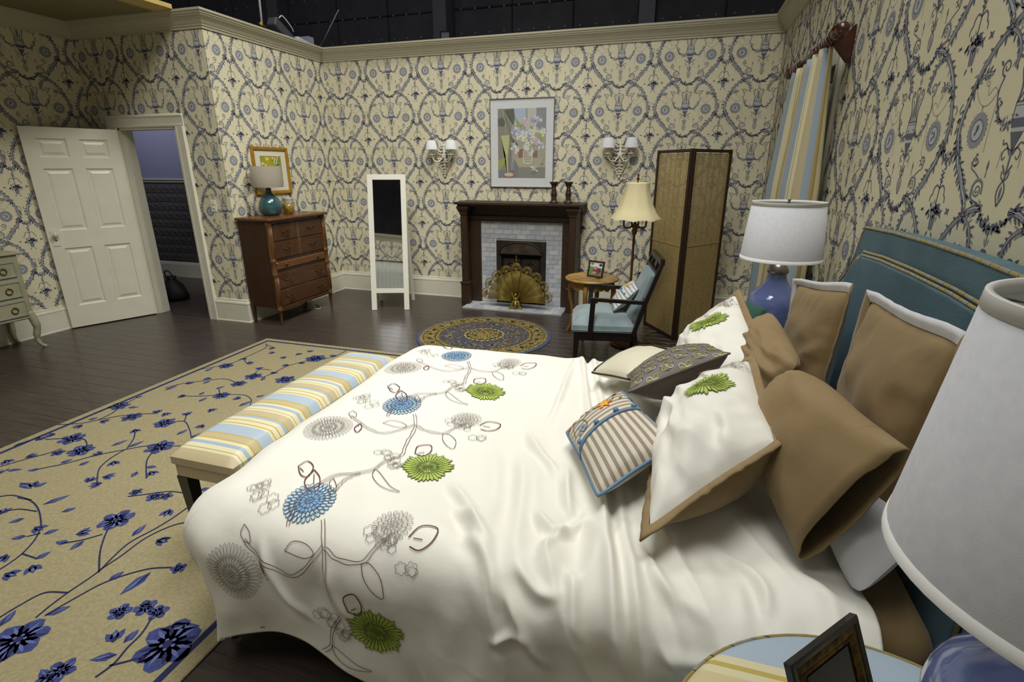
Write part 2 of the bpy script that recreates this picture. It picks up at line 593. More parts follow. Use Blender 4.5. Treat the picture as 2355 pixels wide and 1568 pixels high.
# stiles and rails
dm.box(0, -DTh / 2, 0, st, DTh / 2, DHt).box(DWd - st, -DTh / 2, 0, DWd, DTh / 2, DHt).box(st + pw, -DTh / 2, 0, st + pw + ms, DTh / 2, DHt)
for z0, z1 in ((0, 0.23), (0.84, 1.02), (1.63, 1.735), (1.915, DHt)):
    dm.box(st, -DTh / 2, z0, st + pw, DTh / 2, z1).box(st + pw + ms, -DTh / 2, z0, DWd - st, DTh / 2, z1)
struct(dm, 'door_slab', 'white_paint', door)
for (x0, x1, z0, z1) in pan:
    p = MB()
    for s in (-1, 1):
        yo, yr, yp = s * DTh / 2, s * 0.008, s * 0.0165
        g = 0.014
        def rect(d, yv): return [(x0 + d, yv, z0 + d), (x1 - d, yv, z0 + d), (x1 - d, yv, z1 - d), (x0 + d, yv, z1 - d)]
        V = rect(0, yo) + rect(g, yr) + rect(g * 2, yr) + rect(g * 2 + 0.022, yp)
        F = []
        for k in range(3):
            for i in range(4):
                j = (i + 1) % 4
                F.append((k * 4 + i, k * 4 + j, k * 4 + 4 + j, k * 4 + 4 + i))
        F.append((12, 13, 14, 15))
        p.add(V, F)
    struct(p, 'door_panel', 'white_paint', door)
mat('knob_glass', 'cfc9a8', 0.15, spec=0.8)
mat('plate_ivory', 'ddd9c4', 0.3)
kb = MB()
kp = [(-0.028, -0.085), (0.028, -0.085), (0.031, -0.07), (0.028, -0.055), (0.028, 0.05), (0.034, 0.065), (0.026, 0.075), (0.012, 0.083), (-0.012, 0.083), (-0.026, 0.075), (-0.034, 0.065), (-0.028, 0.05), (-0.028, -0.055), (-0.031, -0.07)]
for s in (-1, 1):
    kb.prism(kp, lambda a, b, d: (0.735 + a, d, 0.955 + b), s * DTh / 2, s * (DTh / 2 + 0.006))
pl = struct(kb, 'door_plate', 'plate_ivory', door)
for s in (-1, 1):
    k2 = MB().tube([(0.735, s * 0.02, 0.985), (0.735, s * 0.045, 0.985)], 0.009, 10).ell((0.735, s * 0.062, 0.985), (0.027, 0.02, 0.027), 12, 8)
    struct(k2, 'door_knob', 'knob_glass', pl)
kh = MB().ell((0.735, 0.026, 0.925), (0.006, 0.002, 0.008), 8, 6).ell((0.735, -0.026, 0.925), (0.006, 0.002, 0.008), 8, 6)
struct(kh, 'keyhole', 'floor_gap', pl)

# ---- hall seen through the doorway
wall_hall = struct(MB().box(-9.6, 6.3, 1.45, XD - 0.12, 6.4, 3.2).box(-9.6, 6.3, 0, -9.59, 6.4, 0.3), 'wall_hall', 'lavender_wall')
wains = struct(MB().box(-9.6, 6.315, 0.0, XD - 0.12, 6.4, 1.45), 'wall_wainscot', 'wainscot', wall_hall)
struct(MB().sweep([(0, 0), (0.02, 0), (0.02, 0.2), (0.012, 0.235), (0, 0.24)], [(XD - 0.12, 6.315, 0), (-9.6, 6.315, 0)]), 'baseboard_hall', 'white_paint')
struct(MB().sweep([(-0.015, 1.43), (0.012, 1.432), (0.02, 1.45), (0.02, 1.462), (0.034, 1.475), (0.034, 1.487), (-0.015, 1.49)], [(XD - 0.12, 6.315, 0), (-9.6, 6.315, 0)]), 'trim_4', 'white_paint')
ts = 0.128
tile_o = None
for i in range(13):
    for j in range(9):
        if tile_o is None:
            t = MB()
            h = ts / 2 - 0.006
            t.box(-h, -0.008, -h, h, 0, h, 0, 0.006)
            for s in (-1, 1):
                t.tube(catmull([(s * 0.012, -0.009, -0.035), (s * 0.035, -0.011, -0.02), (s * 0.03, -0.011, 0.015), (s * 0.01, -0.011, 0.012), (s * 0.016, -0.009, -0.004)], 3), 0.004, 5)
            t.tube([(0, -0.01, -0.03), (0, -0.01, 0.038)], 0.004, 5)
            tile_o = t.build('relief_tile', 'wainscot', wains)
            q = tile_o
        else:
            q = tile_o.copy(); COL.objects.link(q); q.parent = wains
        q.location = (-8.15 + i * ts, 6.315, 0.32 + j * ts)
struct(MB().box(-9.7, YD + 0.1, 0, -9.6, 6.3, 3.2), 'wall_hall_end', 'lavender_wall')

# ---- ceiling piece over the doorway corner, its raw edge board
ceil = struct(MB().box(XL, YF, 3.052, -4.9, YD + 0.1, 3.075), 'ceiling', 'plaster_dark')
struct(MB().box(-4.9, 1.2, 3.052, -4.67, YD - 0.11, 3.09), 'trim_5', 'pine')

# ---- black padded stage wall beyond the set
stage = struct(MB().box(-17, 10.6, 0, 9, 10.8, 8.2), 'wall_stage', 'stage_black')
bt = MB()
for i, xc in enumerate((-15.62, -11.92, -8.22, -4.55, -0.80, 2.9, 6.6)):
    struct(MB().box(xc - 0.13, 10.2, 0, xc + 0.13, 10.6, 8.2), 'steel_column', 'stage_steel', stage)
for k in range(7):
    x0 = -15.49 + 3.7 * k
    for j in range(3):
        xa, xb = x0 + 1.145 * j, x0 + 1.145 * (j + 1)
        for z0, z1 in ((2.6, 4.45), (4.46, 6.3)):
            struct(MB().box(xa + 0.006, 10.52, z0, xb - 0.006, 10.6, z1, 0, 0.02), 'padded_panel', 'stage_black', stage)
    for i in range(12):
        for z in (3.66, 4.05, 4.455, 4.85, 5.25, 5.65):
            bt.ell((x0 + 0.14 + 0.285 * i, 10.515, z), (0.022, 0.014, 0.022), 6, 4)
o = struct(bt, 'panel_button', 'button_black', stage); o['kind'] = 'stuff'
struct(MB().box(-17, -7.0, 0, 9, -6.9, 8.2), 'wall_stage_front', 'stage_black')
struct(MB().box(-17.1, -7, 0, -17, 10.8, 8.2), 'wall_stage_left', 'stage_black')
struct(MB().box(6.0, -7, 0, 6.1, 10.8, 8.2), 'wall_stage_right', 'stage_black')
struct(MB().box(-17, -7, -0.14, 9, 10.8, -0.125), 'floor_stage', 'stage_black')

# ---- wallpaper print: arabesque with urns, medallions, swags and baskets
PWX, PHZ = 0.70, 0.513
def wallpaper_tile():
    F = Flat()
    MID, LIGHT, DARK = 0, 1, 2
    rr = random.Random(5)
    def vine(pts, w, leaves=14, ll=0.022, dark=True):
        w *= 1.12
        leaves = int(leaves * 1.5); ll *= 1.2
        P, N = F.stroke(pts, w * 0.95, w * 0.8, MID, 5)
        F.stroke(pts, w * 0.34, w * 0.36, LIGHT, 5)
        if dark:
            Q = catmull(pts, 5) if len(pts) > 2 else np.asarray(pts, float)
            D = np.gradient(Q, axis=0); D /= np.linalg.norm(D, axis=1)[:, None]
            NN = np.stack([-D[:, 1], D[:, 0]], 1)
            ph = rr.uniform(0, 6)
            wob = np.sin(np.linspace(0, 9, len(Q)) + ph)[:, None] * 0.35 + 0.25
            F.stroke([tuple(p) for p in (Q + NN * w * 0.46)], w * 0.20, w * 0.15, DARK, 1, spline=False)
            F.stroke([tuple(p) for p in (Q + NN * w * 0.30 * wob)], w * 0.13, w * 0.1, DARK, 1, spline=False)
            F.stroke([tuple(p) for p in (Q - NN * w * 0.40)], w * 0.17, w * 0.14, DARK, 1, spline=False)
        idx = np.linspace(1, len(P) - 2, leaves).astype(int)
        for k, i in enumerate(idx):
            sd = 1 if k % 2 else -1
            d = P[min(i + 1, len(P) - 1)] - P[i - 1]
            a = math.atan2(d[1], d[0]) + sd * rr.uniform(0.5, 1.1)
            p = P[i] + N[i] * sd * w * 0.35
            F.leaf(p, a, ll * rr.uniform(0.6, 1.15), ll * 0.36, DARK if rr.random() < .7 else MID)
    def thin(pts, w=0.0042, m=DARK, n=5):
        F.stroke(pts, w, w * 0.8, m, n)
    def garland(pts, w, nn):
        P = catmull(pts, 10)
        for k in range(nn):
            p = P[int(k * (len(P) - 1) / max(1, nn - 1))]
            for _ in range(2):
                q = (p[0] + rr.uniform(-w, w) * .5, p[1] + rr.uniform(-w, w) * .5)
                F.leaf(q, rr.uniform(0, 2 * PI), w * rr.uniform(0.45, 0.8), w * 0.3, DARK if rr.random() < .5 else MID)
        F.stroke(pts, w * 0.42, w * 0.42, MID, 6)
        for k in range(nn // 2):
            p = P[rr.randrange(len(P))]
            F.blob((p[0], p[1]), w * .10, n=5, m=LIGHT + 2)
    def spiral(c, r, turns, a0, dirn, w=0.005, m=DARK):
        pts = []
        k = int(9 * turns)
        for i in range(k + 1):
            t = i / k
            a = a0 + dirn * t * turns * 2 * PI
            R = r * (1 - 0.8 * t)
            pts.append((c[0] + R * math.cos(a), c[1] + R * math.sin(a)))
        F.stroke(pts, w, w * 0.7, m, 1, spline=False)
    for sx in (1, -1):
        S = lambda L: [(sx * a, b) for a, b in L]
        # the big oval of twined branches round every urn
        vine(S([(0.066, 0.268), (0.115, 0.262), (0.168, 0.236), (0.222, 0.192), (0.268, 0.132), (0.296, 0.062), (0.312, 0.005), (0.306, -0.055), (0.282, -0.098)]), 0.0185, 22)
        vine(S([(0.300, -0.045), (0.272, -0.115), (0.240, -0.150), (0.212, -0.185), (0.184, -0.216), (0.166, -0.236)]), 0.021, 14)
        thin(S([(0.166, -0.236), (0.158, -0.246), (0.166, -0.258), (0.152, -0.268)]), 0.005)
        # inner acanthus sprays
        vine(S([(0.182, 0.222), (0.148, 0.232), (0.105, 0.205), (0.085, 0.165), (0.088, 0.128)]), 0.0115, 12, 0.02)
        vine(S([(0.292, 0.08), (0.262, 0.115), (0.225, 0.132), (0.192, 0.128)]), 0.010, 8, 0.018)
        spiral((sx * 0.205, 0.105), 0.013, 1.2, PI / 2, -sx, 0.003, MID)
        # wings of the urn
        garland(S([(0.034, -0.006), (0.060, -0.020), (0.088, -0.014), (0.112, 0.008), (0.130, 0.042)]), 0.024, 15)
        thin(S([(0.125, 0.03), (0.139, 0.06), (0.139, 0.085), (0.128, 0.112)]), 0.0055)
        spiral((sx * 0.128, 0.135), 0.024, 1.35, -PI / 2, sx, 0.0055)
        F.leaf((sx * 0.150, 0.142), PI / 2 - sx * 0.8, 0.022, 0.01, DARK)
        # chains and pendants
        thin(S([(0.138, 0.085), (0.16, 0.056), (0.185, 0.042), (0.212, 0.044), (0.238, 0.062), (0.262, 0.09)]), 0.0032, MID)
        thin(S([(0.137, 0.07), (0.165, 0.088), (0.19, 0.07), (0.20, 0.1)]), 0.0026, MID)
        thin(S([(0.136, 0.055), (0.140, -0.02), (0.139, -0.09)]), 0.0026, MID)
        thin(S([(0.205, 0.043), (0.205, 0.028)]), 0.003)
        # medallion
        c = (sx * 0.205, -0.026)
        F.ring(c, 0.031, 0.050, 22, MID)
        F.blob(c, 0.032, n=20, m=LIGHT)
        F.ring(c, 0.029, 0.0325, 20, DARK)
        for i in range(22):
            a = 2 * PI * i / 22
            F.leaf((c[0] + 0.049 * math.cos(a), c[1] + 0.049 * math.sin(a)), a, 0.006, 0.006, MID)
        if sx > 0:
            for q in ((0.008, 0.008), (-0.008, 0.01), (0.004, -0.006), (-0.006, -0.011), (0.011, -0.003)):
                F.blob((c[0] + q[0], c[1] + q[1]), 0.0062, n=6, m=DARK, jit=.3)
        else:
            F.blob((c[0], c[1] + 0.004), 0.008, 0.014, 8, DARK, jit=.25)
            F.blob((c[0] - 0.006, c[1] - 0.01), 0.007, 0.006, 6, DARK, jit=.3)
        # swag between neighbouring ovals (half each side)
        garland(S([(0.300, -0.062), (0.315, -0.092), (0.334, -0.106), (0.350, -0.110)]), 0.026, 12)
        thin(S([(0.318, -0.045), (0.325, -0.012), (0.338, -0.03), (0.33, 0.02)]), 0.0036)
        spiral((sx * 0.330, 0.012), 0.011, 1.0, 0, sx, 0.0034)
        thin(S([(0.327, 0.06), (0.340, 0.045), (0.335, 0.03)]), 0.004)
        # central swag over the urn, arms of the next row
        garland(S([(0.072, 0.252), (0.048, 0.232), (0.022, 0.221), (0, 0.219)]), 0.030, 15)
        # volutes at the foot
        F.stroke(S([(0.072, 0.262), (0.10, 0.275), (0.142, 0.288), (0.150, 0.325), (0.128, 0.348), (0.098, 0.338), (0.09, 0.306)]), 0.009, 0.006, MID, 6)
        thin(S([(0.072, 0.266), (0.10, 0.28), (0.138, 0.292), (0.145, 0.325), (0.126, 0.343), (0.10, 0.335), (0.094, 0.306)]), 0.0042)
        spiral((sx * 0.118, 0.316), 0.020, 1.5, PI, -sx, 0.0045)
        thin(S([(0.128, 0.352), (0.152, 0.366), (0.178, 0.378), (0.186, 0.398)]), 0.0042)
        spiral((sx * 0.168, 0.400), 0.019, 1.2, 0, sx, 0.0045)
        for i in range(6):
            F.leaf((sx * (0.165 + 0.012 * math.cos(i)), 0.402 + 0.012 * math.sin(i)), i * 1.05, 0.011, 0.006, DARK)
        thin(S([(0.094, 0.352), (0.094, 0.382)]), 0.003)
        F.leaf((sx * 0.094, 0.372), PI / 2, 0.03, 0.009, DARK)
        # fountain of leaves under the urn
        thin(S([(0.004, -0.088), (0.024, -0.082), (0.040, -0.094), (0.034, -0.112), (0.022, -0.104)]), 0.004)
        thin(S([(0.006, -0.10), (0.030, -0.070), (0.046, -0.072), (0.05, -0.058)]), 0.005)
        thin(S([(0.046, -0.09), (0.048, -0.135)]), 0.0024, MID)
        thin(S([(0.004, -0.150), (0.012, -0.138), (0.022, -0.126)]), 0.0065)
        thin(S([(0.004, -0.165), (0.014, -0.158), (0.018, -0.142)]), 0.005)
        thin(S([(0.0, -0.235), (0.015, -0.208), (0.014, -0.185), (0.0, -0.166)]), 0.0055)
        # urn handles and neck
        thin(S([(0.034, 0.034), (0.030, 0.075), (0.048, 0.122), (0.040, 0.146), (0.028, 0.138), (0.036, 0.126)]), 0.0065)
        thin(S([(0.030, 0.04), (0.018, 0.06), (0.020, 0.10), (0.034, 0.118)]), 0.0045)
        thin(S([(0.010, 0.036), (0.008, 0.07), (0.006, 0.1), (0.013, 0.140), (0.016, 0.152)]), 0.0055)
        F.leaf((sx * 0.012, 0.19), -PI / 2 - sx * .3, 0.024, 0.006, MID)
    thin([(0, 0.215), (0, 0.165)], 0.0034)
    F.stroke([(0, -0.085), (0, -0.17)], 0.009, 0.005, MID, 3)
    F.stroke([(0.003, -0.085), (0.003, -0.17)], 0.003, 0.003, DARK, 3)
    F.blob((0, -0.2), 0.006, 0.022, 8, MID)
    F.blob((0, -0.2), 0.003, 0.014, 6, DARK)
    F.blob((0, 0.155), 0.014, 0.005, 8, DARK)
    F.blob((0, 0.095), 0.006, 0.045, 8, MID)
    # urn: light hatched body, dark band, pointed foot
    F.poly([(-0.036, 0.034), (0.036, 0.034), (0.038, 0.0), (0.034, -0.006), (-0.034, -0.006), (-0.038, 0.0)], LIGHT)
    for zz in (0.026, 0.016, 0.006):
        F.stroke([(-0.034, zz), (0.034, zz)], 0.0022, None, MID + 2 if zz == 0.026 else MID, 1, False)
    F.stroke([(-0.037, 0.035), (0.037, 0.035)], 0.005, None, DARK, 1, False)
    F.stroke([(0.037, 0.034), (0.035, -0.02)], 0.006, None, DARK, 1, False)
    F.stroke([(-0.037, 0.034), (-0.035, -0.02)], 0.0045, None, DARK, 1, False)
    F.poly([(-0.035, -0.006), (0.035, -0.006), (0.032, -0.03), (-0.032, -0.03)], DARK)
    for q in (-0.018, 0, 0.018): F.blob((q, -0.018), 0.0055, 0.007, 6, LIGHT)
    F.poly([(-0.032, -0.030), (0.032, -0.030), (0.028, -0.041), (-0.028, -0.041)], LIGHT)
    F.poly([(-0.028, -0.041), (0.028, -0.041), (0.006, -0.083), (-0.006, -0.083)], DARK)
    for q in (-0.3, 0.3): F.stroke([(q * 0.05, -0.044), (q * 0.012, -0.075)], 0.0045, 0.002, LIGHT, 1, False)
    F.blob((0, -0.088), 0.007, n=6, m=DARK)
    # basket of flowers hung on a bow, between the ovals
    cx, cz = 0.35, 0.235
    for k in range(40):
        a, R = rr.uniform(0, 2 * PI), rr.uniform(0, 1) ** .6
        F.leaf((cx + R * 0.042 * math.cos(a), cz + R * 0.027 * math.sin(a)), rr.uniform(0, 6.28), 0.021, 0.010, DARK if rr.random() < .55 else MID)
    F.blob((cx, cz), 0.03, 0.02, 9, MID, jit=.3)
    for k in range(6): F.blob((cx + rr.uniform(-.03, .03), cz + rr.uniform(-.014, .016)), 0.0035, n=5, m=MID + 1)
    F.poly([(cx - 0.020, cz - 0.014), (cx + 0.020, cz - 0.014), (cx + 0.014, cz - 0.062), (cx - 0.014, cz - 0.062)], MID)
    for q in (-1, 0, 1): F.stroke([(cx + q * .014, cz - .016), (cx + q * .009, cz - .06)], 0.005, 0.003, DARK, 1, False)
    for q in (-1, 1):
        F.leaf((cx + q * .012, cz - 0.066), -PI / 2 + q * .6, 0.024, 0.008, DARK)
        F.leaf((cx + q * .04, cz + 0.005), -PI / 2 + q * .5, 0.03, 0.008, DARK)
        F.stroke([(cx, cz + 0.078), (cx + q * .02, cz + 0.088), (cx + q * .036, cz + 0.076), (cx + q * .04, cz + 0.058), (cx + q * .05, cz + 0.05), (cx + q * .052, cz + 0.032)], 0.0055, 0.004, DARK, 4)
    F.stroke([(cx, cz + 0.02), (cx, cz + 0.13)], 0.005, None, DARK, 1, False)
    for k in range(7):
        F.leaf((cx, cz + 0.095 + k * 0.007), PI / 2 + (1 if k % 2 else -1) * 1.0, 0.016, 0.007, DARK)
    # bird and butterfly
    F.leaf((cx - 0.105, cz + 0.0), 0.1, 0.03, 0.006, DARK); F.leaf((cx - 0.092, cz), 0.9, 0.014, 0.006, DARK); F.leaf((cx - 0.09, cz), 2.4, 0.014, 0.005, DARK)
    for a in (0.6, 2.3, -0.7, -2.4): F.leaf((cx + 0.088, cz + 0.008), a, 0.016, 0.008, DARK)
    return F.arrays()

WT_V, WT_T, WT_M = wallpaper_tile()
# centre the basket pieces on the seam: everything is placed relative to the urn
def paper(wall, f, u0, u1, phase, pitch, zphase=1.75, holes=(), ztop=2.93, zbot=0.235, vp=PHZ, mirror=1):
    Vs, Ts, Ms = [], [], []
    o = 0
    k0, k1 = int(math.floor((u0 - phase) / pitch)) - 1, int(math.ceil((u1 - phase) / pitch)) + 1
    j0, j1 = int(math.floor((zbot - zphase) / vp)) - 1, int(math.ceil((ztop - zphase) / vp)) + 1
    cen = WT_V[WT_T].mean(1)
    ext = WT_V[WT_T]
    for k in range(k0, k1 + 1):
        for j in range(j0, j1 + 1):
            U = phase + k * pitch + mirror * WT_V[:, 0] * pitch / PWX
            Z = zphase + j * vp + WT_V[:, 1]
            tu, tz = U[WT_T], Z[WT_T]
            ok = (tu.min(1) > u0) & (tu.max(1) < u1) & (tz.min(1) > zbot) & (tz.max(1) < ztop)
            for (a, b, c, d) in holes:
                ok &= ~((tu.max(1) > a) & (tu.min(1) < b) & (tz.max(1) > c) & (tz.min(1) < d))
            if not ok.any(): continue
            T = WT_T[ok]
            used = np.unique(T)
            # one vertex copy per layer depth so that the inks lie over one another
            tri = T.ravel()
            lay = np.repeat(WT_M[ok], 3)
            P = np.stack(f(U[tri], Z[tri], 0.0005 + 0.00022 * lay), 1)
            Vs.append(P); Ts.append(np.arange(len(P)).reshape(-1, 3) + o); Ms.append(WT_M[ok])
            o += len(P)
    np_mesh('wallpaper_print', np.vstack(Vs), np.vstack(Ts), np.concatenate(Ms), ['print_mid', 'print_light', 'print_dark'], wall, 'stuff')

paper(wall_back, lambda u, z, d: (u, YB - d, z), XD, XR, -2.84, 0.703)
paper(wall_alcove, lambda u, z, d: (XD + d, u, z), YD, YB, 5.165, 0.715, 1.745)
paper(wall_doorway, lambda u, z, d: (u, YD - d, z), XL, XD, -4.565, 0.665, 1.745, holes=((DL - 0.12, DR + 0.12, -1, DH + 0.12),))
paper(wall_left, lambda u, z, d: (XL + d, u, z), YF, YD, 4.015, 0.735, 1.745)
paper(wall_right, lambda u, z, d: (XR - d, u, z), YF, YB, 2.58, 0.745, 1.79, holes=((WY0 - 0.09, WY1 + 0.09, WZ0 - .1, WZ1 + .09),), mirror=-1)
paper(wall_front, lambda u, z, d: (u, YF + d, z), XL, XR, -2.1, 0.703, holes=((FX0 - .09, FX1 + .09, .6, 2.33),))
# ------------------------------------------------------------------ furniture round the room
mat('walnut', '331c0d', 0.38, col2='3f2410', scale=7, stretch=(5, 5, 0.8), coat=0.2)
mat('walnut_front', '40240f', 0.35, col2='4c2d13', scale=6, stretch=(5, 0.8, 5), coat=0.25)
mat('walnut_light', '6a4420', 0.35, col2='5a381a', scale=9, stretch=(5, 5, 0.8), coat=0.2)
mat('bronze', '6b5334', 0.35, 0.9)
mat('teal_glaze', '2b4d54', 0.12, col2='375e62', scale=5, coat=0.6)
mat('linen_shade', '958d7f', 0.9, col2='8b8375', scale=120, stretch=(1, 1, 6), bump=0.0004, bscale=400)
mat('white_lacquer', 'e0ded0', 0.3)
mat('mirror_glass', 'f2f4f4', 0.02, 1.0)
mat('oak_dark', '2b1b0c', 0.5, col2='382411', scale=12, stretch=(6, 6, 0.7), bump=0.0005)
mat('marble_1', 'b9bcc2', 0.25, col2='9da1ab', scale=9)
mat('marble_2', 'c9cac8', 0.25, col2='b3b6bc', scale=9)
mat('marble_3', 'a3a8b4', 0.25, col2='b9bcc4', scale=9)
mat('grout', '9a9a98', 0.9)
mat('iron', '2b2620', 0.55, 0.4, col2='38302a', scale=14)
mat('iron_hood', '5a4d42', 0.5, 0.5, col2='3e352d', scale=10)
mat('brass', '94803a', 0.4, 0.55, col2='7d6a2e', scale=14)
mat('dark_turned', '35221a', 0.35, col2='4a2f22', scale=10)
mat('silver_frame', '9b9c9a', 0.35, 0.8)
mat('mat_board', 'd2d4d6', 0.7)
mat('gold_frame', 'b98c2e', 0.35, 0.35, col2='a67a25', scale=20)
mat('white_metal', 'd8d4c0', 0.45)
mat('shade_white', 'dcdde0', 0.85)
mat('ebony', '150f0d', 0.35, coat=0.15)
mat('seat_blue', '7a8c91', 0.75, col2='92a2a5', scale=7, contrast=(0.3, 0.7), sheen=0.4)
mat('seat_blue_dark', '77888c', 0.8, sheen=0.3)
mat('bamboo', 'bfa870', 0.6, col2='9c8652', scale=60, stretch=(0.3, 0.3, 3.0), contrast=(0.35, 0.65))
mat('screen_wood', '2f1d10', 0.5)
mat('cream_shade', 'd6cba0', 0.8)
mat('antique_brass', '6e4d26', 0.35, 0.7)
mat('burl', 'ad8648', 0.35, col2='7d5b28', scale=16, contrast=(0.45, 0.75), coat=0.2)
mat('honey_wood', '9a7235', 0.4, col2='86602a', scale=10)
mat('sage_paint', 'a3a284', 0.5, col2='98977a', scale=8)
mat('silver_bead', 'b9bcc2', 0.35, 0.6)
mat('ivory_plastic', 'e8e4d2', 0.35)
mat('black_void', '070606', 0.8)
mat('bag_black', '111014', 0.7)
mat('cord_white', 'b9b4a2', 0.5)
mat('cord_gold', '8d7740', 0.5)

# ---- tall chest of drawers in the alcove
dr = thing('chest_of_drawers', 'tall reddish-brown wooden chest of drawers with fluted corner columns, below the gold frame', 'dresser', (-4.245, 5.0, 0))
X0, X1, Y0, Y1, ZT = -0.20, 0.185, -0.455, 0.455, 1.15
MB().box(X0, Y0, 0.19, X1, Y1, ZT - 0.03, 0, 0.004).build('carcass', 'walnut', dr)
MB().box(X0 - 0.005, Y0 - 0.035, ZT - 0.03, X1 + 0.06, Y1 + 0.035, ZT, 0, 0.008).build('top_board', 'walnut_light', dr)
MB().box(X1 - 0.01, Y0 + 0.02, 0.16, X1 + 0.012, Y1 - 0.02, 0.195, 0, 0.003).build('apron', 'walnut_front', dr)
def handle(mb, yc, zc, x, wd=0.085):
    pts = [(x, yc - wd / 2, zc + .006), (x + 0.022, yc - wd / 2, zc + .004), (x + 0.026, yc - wd * .3, zc - 0.010), (x + 0.027, yc, zc - 0.016), (x + 0.026, yc + wd * .3, zc - 0.010), (x + 0.022, yc + wd / 2, zc + .004), (x, yc + wd / 2, zc + .006)]
    mb.tube(catmull(pts, 3), 0.0052, 6)
    for s in (-1, 1): mb.ell((x + 0.003, yc + s * wd / 2, zc + .006), (0.004, 0.012, 0.015), 8, 6)
    return mb
xf = X1 + 0.002
for (a, b, z0, z1, hs) in ((Y0 + .04, -0.018, 0.905, 1.085, (0,)), (0.018, Y1 - .04, 0.905, 1.085, (0,)), (Y0 + .04, -0.018, 0.72, 0.897, (0,)), (0.018, Y1 - .04, 0.72, 0.897, (0,)),
                           (Y0 + .04, Y1 - .04, 0.39, 0.565, (-.27, .27)), (Y0 + .04, Y1 - .04, 0.205, 0.38, (-.27, .27))):
    d = MB().box(xf - 0.012, a, z0, xf + 0.010, b, z1, 0, 0.006).build('drawer', 'walnut_front', dr)
    for hh in hs:
        handle(MB(), (a + b) / 2 + hh, (z0 + z1) / 2, xf + 0.010).build('drawer_pull', 'bronze', d)
d = MB().box(xf - 0.012, Y0 + .04, 0.60, xf + 0.016, Y1 - .04, 0.685, 0, 0.012).build('drawer', 'walnut_light', dr)
for hh in (-.27, .27):
    k = MB().lathe([(0.0, 0), (0.017, 0), (0.019, 0.004), (0.012, 0.008), (0.006, 0.012), (0.0, 0.013)], 10, M=Matrix.Translation((xf + .016, hh, 0.645)) @ Matrix.Rotation(PI / 2, 4, 'Y'))
    k.tube([(xf + 0.024, hh + 0.013 * math.cos(t), 0.638 + 0.017 * math.sin(t)) for t in np.linspace(0, 2 * PI, 11)[:-1]], 0.003, 5, closed=True)
    k.build('ring_pull', 'bronze', d)
MB().box(xf - .01, -0.016, 0.72, xf + 0.006, 0.016, 1.085, 0, 0.004).build('divider', 'walnut_light', dr)
for yy in (Y0 + 0.008, Y1 - 0.008):
    xx = X1 + 0.004
    prof = [(0.0115, 0.0), (0.013, 0.012), (0.022, 0.158), (0.029, 0.162), (0.030, 0.178), (0.026, 0.185), (0.0255, 0.22)]
    body = [(0.0265, 0.54), (0.031, 0.548), (0.031, 0.568), (0.026, 0.575), (0.027, 0.685), (0.032, 0.692), (0.032, 0.712), (0.027, 0.718), (0.0275, 1.07), (0.032, 1.078), (0.032, 1.10), (0.028, 1.119)]
    c1 = MB().lathe(prof + body, 16, (xx, yy, 0)).build('column_leg', 'walnut_light', dr)
    for z0, z1 in ((0.22, 0.53), (0.735, 1.06)):
        fl = MB()
        for a in (-1.0, -0.5, 0.0, 0.5, 1.0):
            ca, sa = math.cos(a), math.sin(a)
            fl.tube([(xx + 0.0265 * ca, yy + 0.0265 * sa, z0), (xx + 0.0275 * ca, yy + 0.0275 * sa, z1)], 0.0036, 5)
        fl.build('fluting', 'walnut_light', c1)['kind'] = 'stuff'
for yy in (Y0 + 0.02, Y1 - 0.02):
    MB().beam((X0 + 0.022, yy, 0.2), (X0 + 0.022, yy, 0.0), 0.04, 0.04, (1, 0, 0), w1=(0.022, 0.022)).build('rear_leg', 'walnut', dr)

# ---- table lamp, cup and glass vase on the chest
lp = thing('table_lamp', 'table lamp with round teal glazed base and grey linen drum shade', 'lamp', (-4.26, 4.86, 1.15))
MB().lathe([(0.068, 0), (0.078, 0.004), (0.102, 0.035), (0.116, 0.08), (0.118, 0.11), (0.110, 0.145), (0.088, 0.185), (0.06, 0.215), (0.04, 0.235), (0.032, 0.25), (0.030, 0.262)], 36).build('base', 'teal_glaze', lp)
MB().lathe([(0.030, 0.258), (0.030, 0.285), (0.022, 0.29), (0.016, 0.295), (0.014, 0.33), (0.0, 0.332)], 16).build('neck', 'bronze', lp)
sh = MB().lathe([(0.158, 0.30), (0.153, 0.515), (0.149, 0.515), (0.154, 0.30)], 40, caps=False)
sh.build('lamp_shade', 'linen_shade', lp)
MB().tube([(0.149 * math.cos(t), 0.149 * math.sin(t), 0.51) for t in np.linspace(0, 2 * PI, 25)[:-1]], 0.003, 5, closed=True).tube([(-0.147, 0, 0.505), (0, 0, 0.45), (0.147, 0, 0.505)], 0.002, 5).build('shade_ring', 'bronze', lp)
mat('cup_glaze', '93782c', 0.3, col2='5d4a1e', scale=22, contrast=(0.5, 0.62), coat=0.3)
MB().lathe([(0.0, 0.0), (0.042, 0.0), (0.047, 0.01), (0.058, 0.06), (0.066, 0.115), (0.062, 0.115), (0.054, 0.06), (0.04, 0.016), (0.0, 0.014)], 24).build('flared_cup', 'cup_glaze', label='small brown glazed cup with dark branch pattern beside the teal lamp', cat='cup', loc=(-4.23, 5.1, 1.15))
mat('frost_glass', 'd9d8c8', 0.25, trans=0.35, spec=0.6)
MB().lathe([(0.0, 0.0), (0.05, 0.0), (0.056, 0.02), (0.044, 0.05), (0.058, 0.085), (0.048, 0.115), (0.055, 0.15), (0.06, 0.168), (0.056, 0.168), (0.05, 0.15), (0.043, 0.115), (0.052, 0.085), (0.039, 0.05), (0.05, 0.02), (0.0, 0.008)], 24).build('glass_vase', 'frost_glass', label='clear pale scalloped glass vase behind the brown cup', cat='vase', loc=(-4.36, 5.26, 1.15))

